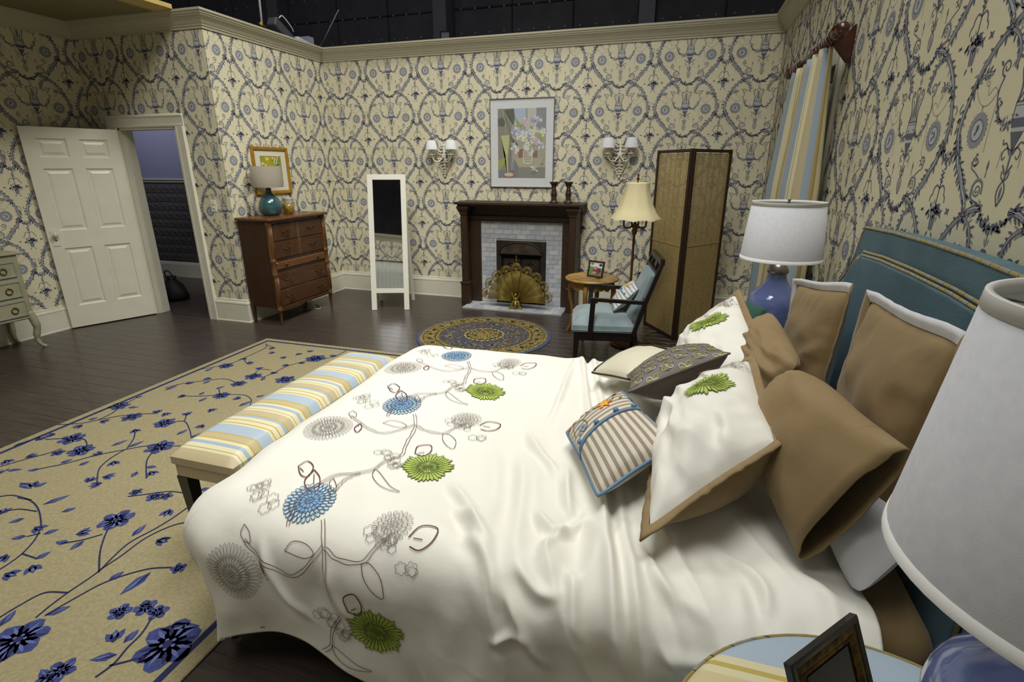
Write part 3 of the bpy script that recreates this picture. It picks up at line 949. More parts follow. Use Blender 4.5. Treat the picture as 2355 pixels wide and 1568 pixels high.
# ---- gold framed print over the chest
gp = thing('framed_picture', 'small gold-framed yellow and green print with wide white mat above the chest', 'picture', (XD + 0.001, 5.19, 1.615))
def frame_on(mb, hw, hh, prof, f):
    """Mitred picture frame; prof = [(inward, depth)], f(a, b, d)."""
    n = len(prof)
    V = []
    for sx, sz in ((-1, -1), (1, -1), (1, 1), (-1, 1)):
        for i, d in prof: V.append(f(sx * (hw - i), sz * (hh - i), d))
    F = []
    for k in range(4):
        j = (k + 1) % 4
        for i in range(n):
            u = (i + 1) % n
            F.append((k * n + i, j * n + i, j * n + u, k * n + u))
    return mb.add(V, F)
fx = lambda a, b, d: (d, a, b)
frame_on(MB(), 0.285, 0.255, [(0, 0), (0, 0.02), (0.008, 0.027), (0.03, 0.024), (0.04, 0.016), (0.04, 0)], fx).build('frame', 'gold_frame', gp)
mat('mat_white', 'd8d4c8', 0.8)
MB().box(0.002, -0.25, -0.22, 0.009, 0.25, 0.22).build('mat_board', 'mat_white', gp)
frame_on(MB(), 0.18, 0.172, [(0, 0.009), (0, 0.012), (0.014, 0.012), (0.014, 0.009)], fx).build('inner_mat', 'mat_white', gp)
mat('art_yellow', 'b9a01c', 0.7, col2='8f9a1e', scale=11, contrast=(0.42, 0.58))
mat('art_green', '6f8a2c', 0.7); mat('art_blue', '4a6fa0', 0.7); mat('art_orange', 'b0702e', 0.7); mat('art_pale', 'cfcf9a', 0.7)
a2 = Flat()
rA = random.Random(3)
a2.poly([(-0.142, -0.137), (0.142, -0.137), (0.142, 0.137), (-0.142, 0.137)], 0)
for k in range(34):
    a2.blob((rA.uniform(-.125, .125), rA.uniform(-.12, .12)), rA.uniform(.006, .02), rA.uniform(.008, .03), 7, rA.choice((1, 1, 3, 4, 4)), 0, .3)
for q in ((-.10, .02), (-.115, .01), (-.085, .015), (-.1, -.1), (.09, .06)): a2.blob(q, .017, .014, 8, 2, 0, .3)
V, T, M_ = a2.arrays()
tri = T.ravel(); lay = np.repeat(M_, 3)
np_mesh('artwork', np.stack([0.0095 + 0.0003 * lay, V[tri, 0] * 1.17, V[tri, 1] * 1.16], 1), np.arange(len(tri)).reshape(-1, 3), M_, ['art_yellow', 'art_green', 'art_blue', 'art_orange', 'art_pale'], gp)

# ---- light switch on the doorway wall
sw = thing('light_switch', 'ivory double wall outlet plate beside the door casing', 'switch', (-4.695, YD - 0.0005, 1.265))
MB().box(-0.037, -0.006, -0.06, 0.037, 0, 0.06, 0, 0.003).build('cover_plate', 'ivory_plastic', sw)
for zz in (-0.022, 0.022):
    p = MB().lathe([(0.0, 0), (0.013, 0), (0.013, 0.002), (0.0, 0.002)], 14, M=Matrix.Translation((0, -0.006, zz)) @ Matrix.Rotation(PI / 2, 4, 'X')).build('socket', 'ivory_plastic', sw)
    MB().box(-0.006, -0.0088, zz - 0.005, -0.002, -0.0079, zz + 0.006).box(0.002, -0.0088, zz - 0.005, 0.006, -0.0079, zz + 0.006).build('slot', 'black_void', p)

# ---- leaning dress mirror
mr = thing('cheval_mirror', 'tall white-framed standing mirror leaning back on easel legs', 'mirror', (-3.238, 5.4825, 0), math.atan2(0.153, 0.426))
TL = math.radians(12)
Mt = Matrix.Rotation(-TL, 4, 'X')
HWm, LM = 0.227, 1.607
fm = MB()
for s in (-1, 1): fm.box(s * HWm, -0.012, 0, s * (HWm - 0.062), 0.014, LM, 0, 0.002)
fm.box(-HWm + .0621, -0.012, LM - 0.062, HWm - .0621, 0.014, LM, 0, 0.002).box(-HWm + .0621, -0.012, 0.205, HWm - .0621, 0.014, 0.262, 0, 0.002)
fm.xf(Mt).build('frame', 'white_lacquer', mr)
MB().box(-HWm + .06, -0.002, 0.26, HWm - .06, 0.004, LM - 0.06).xf(Mt).build('mirror_pane', 'mirror_glass', mr)
MB().box(-HWm + .03, 0.005, 0.24, HWm - .03, 0.010, LM - 0.04).xf(Mt).build('backing', 'white_lacquer', mr)
for s in (-1, 1):
    p1 = Mt @ Vector((s * (HWm - 0.035), 0.03, 1.45))
    MB().beam(p1, (s * (HWm - 0.02), 0.50, 0.0), 0.04, 0.022, (0, 0, 1)).build('easel_leg', 'white_lacquer', mr)

# ---- fireplace: oak mantel, marble tile surround, iron insert, hearth
fp = thing('fireplace', 'dark oak mantel fireplace with pale marble tile surround and hearth', 'fireplace', (-1.79, YB, 0))
FW, FD = 0.70, 0.37           # half width of the legs, depth from the wall
MB().box(-0.765, -FD - 0.055, 1.235, 0.765, -0.004, 1.262, 0, 0.004).build('mantel_shelf', 'oak_dark', fp)
MB().box(-0.735, -FD - 0.02, 1.212, 0.735, -0.004, 1.2345, 0, 0.004).build('shelf_moulding', 'oak_dark', fp)
for s in (-1, 1):
    xc = s * (FW - 0.035)
    leg = MB().box(xc - 0.04, -FD, 0.30, xc + 0.04, -FD + 0.075, 1.11, 0, 0.004).build('column', 'oak_dark', fp)
    MB().box(xc - 0.052, -FD - 0.012, 0.0, xc + 0.052, -FD + 0.087, 0.27, 0, 0.004).box(xc - 0.06, -FD - 0.02, 0.27, xc + 0.06, -FD + 0.09, 0.30, 0, 0.006).build('plinth', 'oak_dark', leg)
    cp = [(0.042, 1.11), (0.046, 1.125), (0.046, 1.135), (0.058, 1.16), (0.072, 1.185), (0.075, 1.212)]
    cap = MB()
    for (h0, z0), (h1, z1) in zip(cp[:-1], cp[1:]):
        V = [(xc + a * h, -FD + 0.0375 + b * h, z) for h, z in ((h0, z0), (h1, z1)) for a, b in ((-1, -1), (1, -1), (1, 1), (-1, 1))]
        cap.add(V, [(i, (i + 1) % 4, (i + 1) % 4 + 4, i + 4) for i in range(4)])
    cap.build('capital', 'oak_dark', leg)
    MB().box(s * (FW + 0.005), -0.30, 0, s * (FW - 0.035), -0.004, 1.21).box(s * (FW - 0.036), -0.20, 0, s * 0.515, -0.17, 1.21).build('side_panel', 'oak_dark', fp)
MB().box(-0.664, -0.205, 1.03, 0.664, -0.18, 1.21).box(-0.664, -0.225, 1.05, 0.664, -0.204, 1.10, 0, 0.004).build('frieze', 'oak_dark', fp)
TY = -0.17                    # face plane of the tile bed
MB().box(-0.53, TY + 0.006, 0, -0.315, -0.004, 1.04).box(0.315, TY + 0.006, 0, 0.53, -0.004, 1.04).box(-0.315, TY + 0.006, 0.80, 0.315, -0.004, 1.04).build('tile_bed', 'grout', fp)
TWm, THm = 0.116, 0.0572
rt = random.Random(21)
tiles = {}
mks = ['marble_1', 'marble_2', 'marble_3', 'marble_1', 'marble_2']
def tile(parent, x0, x1, z0, z1):
    key = (round(x1 - x0, 3), round(z1 - z0, 3), rt.choice(mks))
    if key not in tiles:
        t = MB().box(0, -0.008, 0, x1 - x0 - 0.002, 0, z1 - z0 - 0.002, 0, 0.0015).build('tile', key[2], parent)
        tiles[key] = t
    else:
        t = tiles[key].copy(); COL.objects.link(t); t.parent = parent
    t.location = (x0 + 0.001, TY + 0.0065, z0 + 0.001)
for r_ in range(18):
    z0 = 0.02 + r_ * THm
    x = -0.515 - (TWm / 2 if r_ % 2 else 0)
    while x < 0.515:
        a, b = max(x, -0.515), min(x + TWm, 0.515)
        x += TWm
        for (lo, hi) in ((( -0.515, -0.315), (0.315, 0.515)) if z0 < 0.79 else ((-0.515, 0.515),)):
            p, q = max(a, lo), min(b, hi)
            if q - p > 0.02: tile(fp, p, q, z0, min(z0 + THm, 1.035))
ins = MB().box(-0.315, TY - 0.012, 0.02, -0.25, -0.02, 0.80, 0, 0.004).box(0.25, TY - 0.012, 0.02, 0.315, -0.02, 0.80, 0, 0.004).box(-0.25, TY - 0.012, 0.63, 0.25, -0.02, 0.80, 0, 0.004).build('iron_insert', 'iron', fp)
MB().box(-0.25, -0.13, 0.02, 0.25, -0.02, 0.63).build('firebox_back', 'black_void', ins)
hp = [(0.255 * math.cos(t), 0.655 + 0.115 * math.sin(t)) for t in np.linspace(0, PI, 17)]
MB().prism(hp, lambda a, b, d: (a, d, b), TY - 0.03, TY - 0.011).build('hood', 'iron_hood', ins)
MB().tube([(0.27 * math.cos(t), TY - 0.02, 0.655 + 0.127 * math.sin(t)) for t in np.linspace(0, PI, 17)], 0.011, 6).box(-0.28, TY - 0.04, 0.640, 0.28, TY - 0.01, 0.656, 0, 0.004).build('hood_rim', 'iron', ins)
gr = MB()
for s in (-1, 1):
    gr.box(s * 0.02, TY + 0.02, 0.03, s * 0.225, TY + 0.035, 0.58)
    gr.tube([(s * 0.13 + 0.07 * math.cos(t), TY + 0.015, 0.44 + 0.10 * math.sin(t)) for t in np.linspace(0, 2 * PI, 17)[:-1]], 0.008, 5, closed=True)
    gr.ell((s * 0.15, TY + 0.0, 0.46), 0.014, 8, 6)
gr.build('summer_front', 'iron', ins)
MB().box(-0.245, TY - 0.01, 0.02, -0.2, TY + 0.03, 0.06).box(0.2, TY - 0.01, 0.02, 0.245, TY + 0.03, 0.06).build('foot', 'iron', ins)
hb = MB().box(-0.645, -0.535, 0, 0.60, TY + 0.01, 0.012).build('hearth', 'grout', fp)
for i in range(11):
    for j in range(3):
        xa = -0.645 + i * 0.1132; ya = -0.535 + j * 0.122
        MB().box(xa + .001, ya + .001, 0.011, xa + 0.1122, ya + 0.121, 0.018, 0, 0.001).build('hearth_tile', rt.choice(mks), hb)

# ---- peacock fan fire screen
fan = thing('fire_screen', 'brass peacock-fan fire screen with nine pierced leaves', 'fire screen', (-1.775, 5.93, 0.018))
PZ = 0.085
leaf_src = None
for k in range(9):
    ang = PI * (k - 4) / 9.2
    if leaf_src is None:
        L = MB()
        rl, rc = 0.385, 0.069
        out = [(-0.008, 0.03)] + [(-rc * 0.98, rl - 0.01)] + [(rc * math.cos(t), rl + rc * math.sin(t)) for t in np.linspace(PI, 0, 13)] + [(rc * 0.98, rl - 0.01), (0.008, 0.03)]
        L.tube([(a, 0, b) for a, b in out], 0.0042, 5)
        L.tube([(-rc * .93, 0, rl - 0.02), (0, -0.002, rl - 0.028), (rc * .93, 0, rl - 0.02)], 0.004, 5)
        for t in np.linspace(0.12, PI - 0.12, 11):
            L.tube([(0.018 * math.cos(t), 0, rl + 0.018 * math.sin(t) - .004), (rc * .97 * math.cos(t), 0, rl + rc * .97 * math.sin(t))], 0.0040, 4)
        L.ell((0, -0.002, rl - 0.002), (0.02, 0.004, 0.02), 10, 6)
        for q in np.linspace(-0.82, 0.82, 9):
            L.tube([(q * 0.010, 0, 0.06), (q * rc * .93, 0, rl - 0.022)], 0.0033, 4)
        for i, zz in enumerate(np.linspace(0.07, rl - 0.035, 26)):
            wv = rc * .93 * zz / rl
            L.tube([(-wv, 0, zz), (wv, 0, zz)], 0.0028, 4)
        leaf_src = L.build('fan_leaf', 'brass', fan)
        lf = leaf_src
    else:
        lf = leaf_src.copy(); COL.objects.link(lf); lf.parent = fan
    lf.location = (0, 0.004 * (abs(k - 4)) * (1 if k > 4 else -1) * -0.5, PZ)
    lf.rotation_euler = (0, ang, 0)
ct = leaf_src.copy(); COL.objects.link(ct); ct.parent = fan; ct.location = (0, -0.012, PZ + 0.004); ct.scale = (0.95, 1, 1.03); ct.rotation_euler = (0, 0, 0)
st_ = MB()
for s in (-1, 1):
    st_.tube(catmull([(s * 0.01, -0.02, 0.10), (s * 0.035, -0.025, 0.085), (s * 0.05, -0.03, 0.04), (s * 0.075, -0.035, 0.008), (s * 0.05, -0.04, 0.006), (s * 0.035, -0.035, 0.03)], 4), [0.013] * 21, 8)
    st_.tube(catmull([(s * 0.012, -0.025, 0.12), (s * 0.035, -0.02, 0.16), (s * 0.05, -0.018, 0.20)], 4), list(np.linspace(0.014, 0.004, 9)), 8)
    st_.tube(catmull([(s * 0.02, 0.02, 0.08), (s * 0.04, 0.05, 0.04), (s * 0.05, 0.08, 0.004)], 4), 0.009, 6)
st_.ell((0, -0.025, 0.115), (0.022, 0.02, 0.035), 10, 8).ell((0, -0.03, 0.175), (0.018, 0.016, 0.020), 10, 8).tube([(0, -0.03, 0.1), (0, -0.045, 0.0)], [0.02, 0.012], 8)
st_.build('griffin_base', 'brass', fan)
MB().lathe([(0.004, 0.54), (0.005, 0.575), (0.010, 0.585), (0.004, 0.60), (0.007, 0.62), (0.003, 0.645), (0.0, 0.65)], 8).build('finial', 'brass', fan)

# ---- candlesticks
def candlestick(x, y, lab):
    t = thing('candlestick', lab, 'candlestick', (x, y, 1.262), group='turned wood candlesticks on the mantel')
    MB().lathe([(0.05, 0), (0.052, 0.01), (0.042, 0.024), (0.03, 0.03), (0.026, 0.04), (0.034, 0.05), (0.026, 0.058), (0.03, 0.075), (0.036, 0.10), (0.032, 0.125), (0.024, 0.14), (0.03, 0.15), (0.022, 0.158), (0.02, 0.17), (0.034, 0.185), (0.03, 0.19)], 18).build('stem', 'dark_turned', t)
    MB().lathe([(0.028, 0.188), (0.038, 0.205), (0.052, 0.228), (0.054, 0.235), (0.048, 0.235), (0.03, 0.215), (0.0, 0.214)], 18).build('drip_cup', 'dark_turned', t)
candlestick(-1.375, 6.09, 'dark turned candlestick partly in front of the large picture, left of the pair')
candlestick(-1.208, 6.10, 'dark turned candlestick at the mantel end, right of the pair')

# ---- large picture above the mantel
bp_ = thing('framed_painting', 'large flower painting in thin silver frame with wide white mat above the mantel', 'picture', (-1.835, YB - 0.001, 1.916))
fy = lambda a, b, d: (a, -d, b)
frame_on(MB(), 0.392, 0.495, [(0, 0), (0, 0.022), (0.004, 0.024), (0.009, 0.024), (0.009, 0)], fy).build('frame', 'silver_frame', bp_)
MB().box(-0.385, -0.012, -0.488, 0.385, -0.002, 0.488).build('mat_board', 'mat_board', bp_)
AC = ['a29f92', '87867c', '5f6658', '98a05c', 'b5bb80', 'a9b7cb', 'b9bab2', 'cfd2cf', 'd2d69c', 'c4a9b2', '9c9ab8', '8f6a55', 'a9a48a', '7a7d82', 'c4b8a2', '8b8e92']
for i, h_ in enumerate(AC): mat('paint_%d' % i, h_, 0.75)
A = Flat(); ra = random.Random(9)
def R4(x0, y0, x1, y1, m): A.poly([(x0, y0), (x1, y0), (x1, y1), (x0, y1)], m)
# coordinates in the sheet: 0..1 across, 0..1 up; drawn in layers
LAYERS = []
def lay_start(): LAYERS.append(len(A.T))
lay_start(); R4(0, 0, 1, 1, 0)
lay_start(); R4(0, 0, .30, 1, 1); R4(.80, .70, 1, 1, 15); R4(.34, .76, .62, 1, 5); R4(.58, .70, .80, 1, 6); R4(.30, .30, .45, .62, 0); R4(0, 0, .36, .12, 13); R4(.28, .06, .37, .24, 15)
A.poly([(.36, .29), (1, .29), (1, .16), (.44, .16)], 12); A.poly([(.44, .16), (1, .16), (1, 0), (.44, 0)], 1); A.poly([(.34, .29), (.44, .16), (.44, 0), (.34, 0)], 13)
R4(.43, .30, .55, .42, 11); R4(.74, .30, .83, .40, 11)
lay_start()
A.poly([(.14, .98), (.34, 1), (.36, .86), (.33, .76), (.24, .88)], 2); A.poly([(0, .86), (.10, .88), (.17, .81), (.12, .75), (0, .76)], 2)
A.poly([(.36, .88), (.46, .80), (.48, .74), (.40, .76)], 3); A.poly([(.26, .62), (.42, .50), (.44, .46), (.30, .52)], 2)
A.poly([(.06, .62), (.24, .63), (.24, .52), (.20, .30), (.22, .02), (.20, .02), (.16, .34), (.10, .48)], 4); A.poly([(0, .26), (.16, .30), (.14, .22), (.02, .10)], 3)
A.stroke([(.13, .92), (.20, .80), (.26, .66), (.26, .4), (.25, .1)], .014, .01, 2, 5); A.stroke([(.10, .98), (.16, .80), (.15, .66)], .012, .01, 12, 5)
A.blob((.24, .045), .13, .045, 14, 11); A.blob((.23, .05), .10, .03, 14, 14)
for (x, y) in ((.57, .81), (.75, .84), (.84, .82), (.42, .69), (.36, .69), (.55, .64), (.66, .66), (.78, .69), (.94, .67), (.52, .58), (.64, .58), (.80, .53), (.88, .47), (.66, .52), (.60, .44), (.68, .38), (.38, .41), (.34, .46), (.46, .62), (.74, .60)):
    for k in range(16):
        a, q = ra.uniform(0, 2 * PI), ra.uniform(0, 1) ** .7
        A.blob((x + .075 * q * math.cos(a), y + .052 * q * math.sin(a)), .024, .017, 6, ra.choice((6, 7, 7, 7, 5)), 0, .35)
lay_start()
for (x, y, m) in ((.57, .82, 9), (.54, .79, 9), (.73, .83, 10), (.79, .82, 10), (.33, .69, 10), (.36, .67, 10), (.78, .68, 8), (.76, .66, 8), (.93, .66, 8), (.92, .63, 8), (.53, .58, 8), (.55, .56, 8), (.66, .60, 10), (.80, .54, 9), (.78, .51, 9), (.62, .44, 8), (.34, .42, 10), (.36, .40, 10), (.86, .46, 10), (.45, .66, 5), (.40, .42, 8)):
    for k in range(7):
        A.blob((x + ra.uniform(-.035, .035), y + ra.uniform(-.025, .025)), .02, .015, 6, m, 0, .35)
for (x, y) in ((.70, .74), (.88, .60), (.66, .53), (.48, .74), (.74, .46)): A.leaf((x - .04, y), ra.uniform(-.6, .6), .09, .045, 3)
R4(.53, .23, .545, .40, 7); R4(.715, .23, .73, .46, 7); A.blob((.63, .235), .10, .028, 14, 7); A.blob((.63, .24), .08, .018, 14, 12)
for q in (.57, .61, .65, .68): R4(q, .27, q + .012, .37, 14)
for k in range(26): A.blob((.77 + ra.uniform(-.07, .07), .13 + ra.uniform(-.045, .05)), .016, .011, 6, ra.choice((7, 7, 6, 10)), 0, .3)
A.blob((.76, .085), .05, .028, 8, 13, 0, .3); A.stroke([(.93, .20), (.95, .26), (.98, .29)], .006, .004, 2, 3); A.blob((.93, .205), .04, .016, 8, 1)
V, T, M_ = A.arrays()
lay = np.zeros(len(T))
for q in LAYERS[1:]: lay[q:] += 1
# later strokes lie over earlier ones
lay = lay + np.arange(len(T)) / len(T) * 0.9
tri = T.ravel(); ly = np.repeat(lay, 3)
np_mesh('artwork', np.stack([-0.293 + V[tri, 0] * 0.586, -0.0125 - 0.0006 * ly, -0.385 + V[tri, 1] * 0.77], 1), np.arange(len(tri)).reshape(-1, 3), M_, ['paint_%d' % i for i in range(16)], bp_)

# ---- pair of coral-branch wall sconces
def sconce(x, lab):
    s_ = thing('wall_sconce', lab, 'wall lamp', (x, YB - 0.001, 1.78), group='white double sconces either side of the painting')
    s_.scale = (1.18, 1.1, 1.12)
    b = MB()
    b.tube([(0, -0.012, 0.13), (0, -0.018, 0), (0, -0.012, -0.20)], [0.008, 0.014, 0.005], 7)
    for zz, L, up in ((0.12, .035, .03), (0.095, .06, .02), (0.06, .085, .015), (0.03, .075, .0), (-0.02, .06, -.01), (-0.05, .075, .02), (-0.085, .07, .02), (-0.115, .06, .02), (-0.145, .045, .02), (-0.17, .03, .015)):
        for s in (-1, 1):
            b.tube(catmull([(0, -0.014, zz), (s * L * .45, -0.022, zz - 0.012), (s * L * .85, -0.02, zz + up * .4), (s * L, -0.014, zz + up + .012)], 4), list(np.linspace(0.0075, 0.004, 13)), 6)
            b.ell((s * L, -0.014, zz + up + .014), 0.0055, 6, 4)
            b.tube([(s * L * .5, -0.02, zz - 0.006), (s * L * .62, -0.016, zz - 0.022)], [0.0045, 0.003], 5)
    b.ell((0, -0.03, 0.0), (0.026, 0.02, 0.026), 10, 8).ell((0, -0.02, -0.205), (0.012, 0.006, 0.016), 8, 6)
    b.build('backplate', 'white_metal', s_)
    for s in (-1, 1):
        ar = MB().tube(catmull([(s * 0.01, -0.035, -0.01), (s * 0.045, -0.07, -0.055), (s * 0.085, -0.09, -0.045), (s * 0.108, -0.095, 0.01)], 6), 0.007, 8)
        ar.lathe([(0.004, 0.0), (0.03, 0.006), (0.034, 0.016), (0.012, 0.018)], 14, (s * 0.108, -0.095, 0.005))
        ar = ar.build('arm', 'white_metal', s_)
        MB().cone((s * 0.108, -0.095, 0.02), (s * 0.108, -0.095, 0.10), 0.012, 0.012, 10).build('candle_sleeve', 'white_metal', ar)
        for t in np.linspace(0, 2 * PI, 7)[:-1]:
            MB().ell((s * 0.108 + 0.03 * math.cos(t), -0.095 + 0.03 * math.sin(t), -0.008), (0.004, 0.004, 0.012), 6, 4).build('crystal_drop', 'frost_glass', ar)
        MB().lathe([(0.066, 0.07), (0.042, 0.165), (0.040, 0.165), (0.064, 0.07)], 20, (s * 0.108, -0.095, 0), caps=False).build('lamp_shade', 'shade_white', s_)
sconce(-2.83, 'white branching double sconce left of the painting')
sconce(-0.68, 'white branching double sconce right of the painting')

# ---- two-leaf bamboo folding screen
scn = thing('folding_screen', 'dark-framed bamboo slat folding screen in the far right corner', 'screen', (0.075, 5.262, 0))
def screen_leaf(p0, p1):
    p0, p1 = Vector(p0), Vector(p1)
    d = p1 - p0; L = d.length; rz = math.atan2(d.y, d.x)
    r_ = bpy.data.objects.new('screen_panel', None); COL.objects.link(r_); r_.parent = scn
    r_.location = p0; r_.rotation_euler = (0, 0, rz)
    H = 1.815
    for x in (0.012, L - 0.012): MB().box(x - 0.016, -0.012, 0, x + 0.016, 0.012, H, 0, 0.002).build('post', 'screen_wood', r_)
    for z in (0.02, H - 0.016): MB().box(0.0285, -0.010, z - 0.014, L - 0.0285, 0.010, z + 0.014, 0, 0.002).build('rail', 'screen_wood', r_)
    sl = MB()
    n = 186
    for i in range(n):
        z = 0.038 + (H - 0.075) * i / n
        sl.box(0.029, -0.0028, z, L - 0.029, 0.0028, z + 0.0072)
    o = sl.build('bamboo_slat', 'bamboo', r_); o['kind'] = 'stuff'
    th = MB()
    for x in np.linspace(0.07, L - 0.07, 6): th.box(x - 0.004, -0.0032, 0.036, x + 0.004, 0.0032, H - 0.036)
    th.box(0.0285, -0.006, 0.93, L - 0.0285, 0.006, 0.946)
    th.build('binding', 'bamboo_band', r_)
mat('bamboo_band', 'a38c58', 0.7, col2='b09862', scale=60, stretch=(.2, .2, 2))
screen_leaf((0, 0, 0), (-0.315, 0.515, 0))
screen_leaf((0.012, 0.004, 0), (0.365, 0.475, 0))

# ---- floor lamp with bell shade
fl_ = thing('floor_lamp', 'antique brass floor lamp with cream bell shade behind the armchair', 'lamp', (-0.365, 5.0, 0))
MB().lathe([(0.15, 0), (0.155, 0.012), (0.14, 0.025), (0.09, 0.035), (0.05, 0.06), (0.025, 0.08), (0.018, 0.10)], 28).build('base', 'antique_brass', fl_)
MB().lathe([(0.0125, 0.08), (0.0125, 0.6), (0.018, 0.61), (0.0125, 0.625), (0.0115, 1.06), (0.02, 1.075), (0.026, 1.10), (0.016, 1.125), (0.024, 1.15), (0.010, 1.18), (0.006, 1.56)], 14).build('pole', 'antique_brass', fl_)
for k in range(4):
    a = k * PI / 2 + 0.35
    ca, sa = math.cos(a), math.sin(a)
    MB().tube(catmull([(0.012 * ca, 0.012 * sa, 1.16), (0.05 * ca, 0.05 * sa, 1.13), (0.095 * ca, 0.095 * sa, 1.135), (0.105 * ca, 0.105 * sa, 1.18), (0.10 * ca, 0.10 * sa, 1.22)], 4), 0.009, 7).cone((0.10 * ca, 0.10 * sa, 1.22), (0.10 * ca, 0.10 * sa, 1.29), 0.014, 0.014, 10).build('arm', 'antique_brass', fl_)
nS, gS = 48, []
for (r, z) in [(0.225, 1.20), (0.223, 1.21), (0.178, 1.265), (0.146, 1.335), (0.122, 1.41), (0.107, 1.47), (0.100, 1.515), (0.099, 1.527), (0.096, 1.527), (0.104, 1.47), (0.119, 1.41), (0.143, 1.335), (0.175, 1.265), (0.221, 1.20)]:
    row = []
    for t in range(nS):
        a = 2 * PI * t / nS
        k = 1 - 0.05 * abs(math.sin(4 * a)) * (0.4 if z > 1.5 else 1) + 0.03
        row.append((r * k * math.cos(a), r * k * math.sin(a), z + (0.012 * abs(math.sin(4 * a)) if z < 1.22 else 0)))
    gS.append(row)
MB().grid(gS, cv=True).build('lamp_shade', 'cream_shade', fl_)
MB().lathe([(0.004, 1.53), (0.006, 1.545), (0.016, 1.555), (0.006, 1.57), (0.011, 1.59), (0.004, 1.605), (0.0, 1.612)], 10).tube([(-0.096, 0, 1.52), (0.096, 0, 1.52)], 0.002, 5).tube([(0, -0.096, 1.52), (0, 0.096, 1.52)], 0.002, 5).build('finial', 'antique_brass', fl_)
cdp = catmull([(-0.25, 5.06, 0.006), (-0.12, 5.14, 0.006), (0.02, 5.12, 0.006), (0.03, 5.06, 0.006), (-0.06, 5.04, 0.006), (-0.14, 5.12, 0.008), (-0.22, 5.3, 0.006), (-0.12, 5.5, 0.006), (0.05, 5.62, 0.006), (0.12, 5.9, 0.006)], 6)
MB().tube(cdp, 0.004, 6).build('gold_cord', 'cord_gold', label='thin gold lamp cord looping on the floor by the screen', cat='cord')
cdp = catmull([(-4.3, 5.15, 0.005), (-4.22, 5.2, 0.005), (-4.1, 5.26, 0.005), (-4.16, 5.35, 0.005), (-4.28, 5.42, 0.005)], 6)
MB().tube(cdp, 0.004, 6).build('power_cord', 'cord_white', label='pale cord on the floor under the tall chest', cat='cord')

# ---- armchair
ch = thing('armchair', 'dark wood open armchair with pale blue upholstered seat facing left', 'chair', (-0.54, 4.58, 0), math.radians(10.3))
W2 = 0.265
def pad_grid(x0, x1, y0, y1, z0, z1, crown_=0.03, nx=20, ny=20, p=4.0):
    """Closed cushion: puffed top, rounded sides, flat underside."""
    G = []
    us = np.linspace(-1, 1, nx); vs_ = np.linspace(-1, 1, ny)
    top = np.zeros((nx, ny, 3)); bot = np.zeros((nx, ny, 3))
    for i, u in enumerate(us):
        for j, v in enumerate(vs_):
            e = (1 - abs(u) ** p) * (1 - abs(v) ** p)
            f = 1 - (1 - e) ** 3
            x = (x0 + x1) / 2 + u * (x1 - x0) / 2; y = (y0 + y1) / 2 + v * (y1 - y0) / 2
            h = max(e, 0) ** 0.35
            top[i, j] = (x, y, z0 + (z1 - z0) * (0.45 + 0.55 * h) + crown_ * (1 - u * u) * (1 - v * v))
            bot[i, j] = (x, y, z0)
    return top, bot
def pad(name, m, parent, *a, **k):
    tp, bt_ = pad_grid(*a, **k)
    mb = MB().grid(tp)
    nx, ny = tp.shape[:2]
    ringi = [(i, 0) for i in range(nx)] + [(nx - 1, j) for j in range(1, ny)] + [(i, ny - 1) for i in range(nx - 2, -1, -1)] + [(0, j) for j in range(ny - 2, 0, -1)]
    mb.grid([[tp[i, j] for i, j in ringi], [bt_[i, j] for i, j in ringi]], cv=True)
    mb.add([bt_[i, j] for i, j in ringi], [list(range(len(ringi)))])
    return mb.build(name, m, parent)
pad('seat', 'seat_blue', ch, -0.285, 0.235, -W2 - 0.005, W2 + 0.005, 0.315, 0.44, crown_=0.035, p=5)
MB().tube([(-0.286, -W2 - .006, 0.33), (0.235, -W2 - .006, 0.33)], 0.005, 6).tube([(-0.288, -W2 - .006, 0.33), (-0.288, W2 + .006, 0.33)], 0.005, 6).build('welt', 'seat_blue_dark', ch)
MB().box(-0.27, -W2 + .005, 0.235, 0.23, W2 - .005, 0.316, 0, 0.004).build('seat_rail', 'ebony', ch)
for s in (-1, 1):
    y = s * (W2 - 0.02)
    MB().beam((-0.245, y, 0.315), (-0.255, y, 0.0), 0.05, 0.05, (1, 0, 0), w1=(0.03, 0.03)).build('leg', 'ebony', ch)
    MB().beam((0.235, y, 0.34), (0.29, y, 0.0), 0.05, 0.042, (1, 0, 0), w1=(0.03, 0.03)).build('leg', 'ebony', ch)
    ya = s * (W2 + 0.012)
    MB().beam((0.225, ya, 0.30), (0.31, ya, 0.60), 0.045, 0.034, (1, 0, 0)).beam((0.31, ya, 0.595), (0.42, ya, 0.925), 0.045, 0.034, (1, 0, 0), w1=(0.036, 0.03)).build('back_post', 'ebony', ch)
    MB().beam((-0.135, ya, 0.26), (-0.12, ya, 0.60), 0.042, 0.03, (0, 1, 0)).build('arm_post', 'ebony', ch)
    MB().beam((-0.142, ya, 0.605), (0.32, ya, 0.585), 0.034, 0.028, (0, 0, 1)).build('armrest', 'ebony', ch)
def bk(t, y, off=0.0):      # point on the raked back plane
    return (0.31 + 0.11 * t + off, y, 0.595 + 0.33 * t)
MB().beam(bk(1.0, -W2 - .01), bk(1.0, W2 + .01), 0.036, 0.05, (0, 0, 1)).beam(bk(0.72, -W2), bk(0.72, W2), 0.03, 0.034, (0, 0, 1)).beam(bk(0.0, -W2), bk(0.0, W2), 0.03, 0.04, (0, 0, 1)).build('crest_rail', 'ebony', ch)
for y in (-0.12, 0.12): MB().beam(bk(0.74, y), bk(0.97, y), 0.028, 0.03, (0, 1, 0)).build('splat', 'ebony', ch)
bpad = MB()
G = np.zeros((14, 12, 3)); G2 = np.zeros((14, 12, 3))
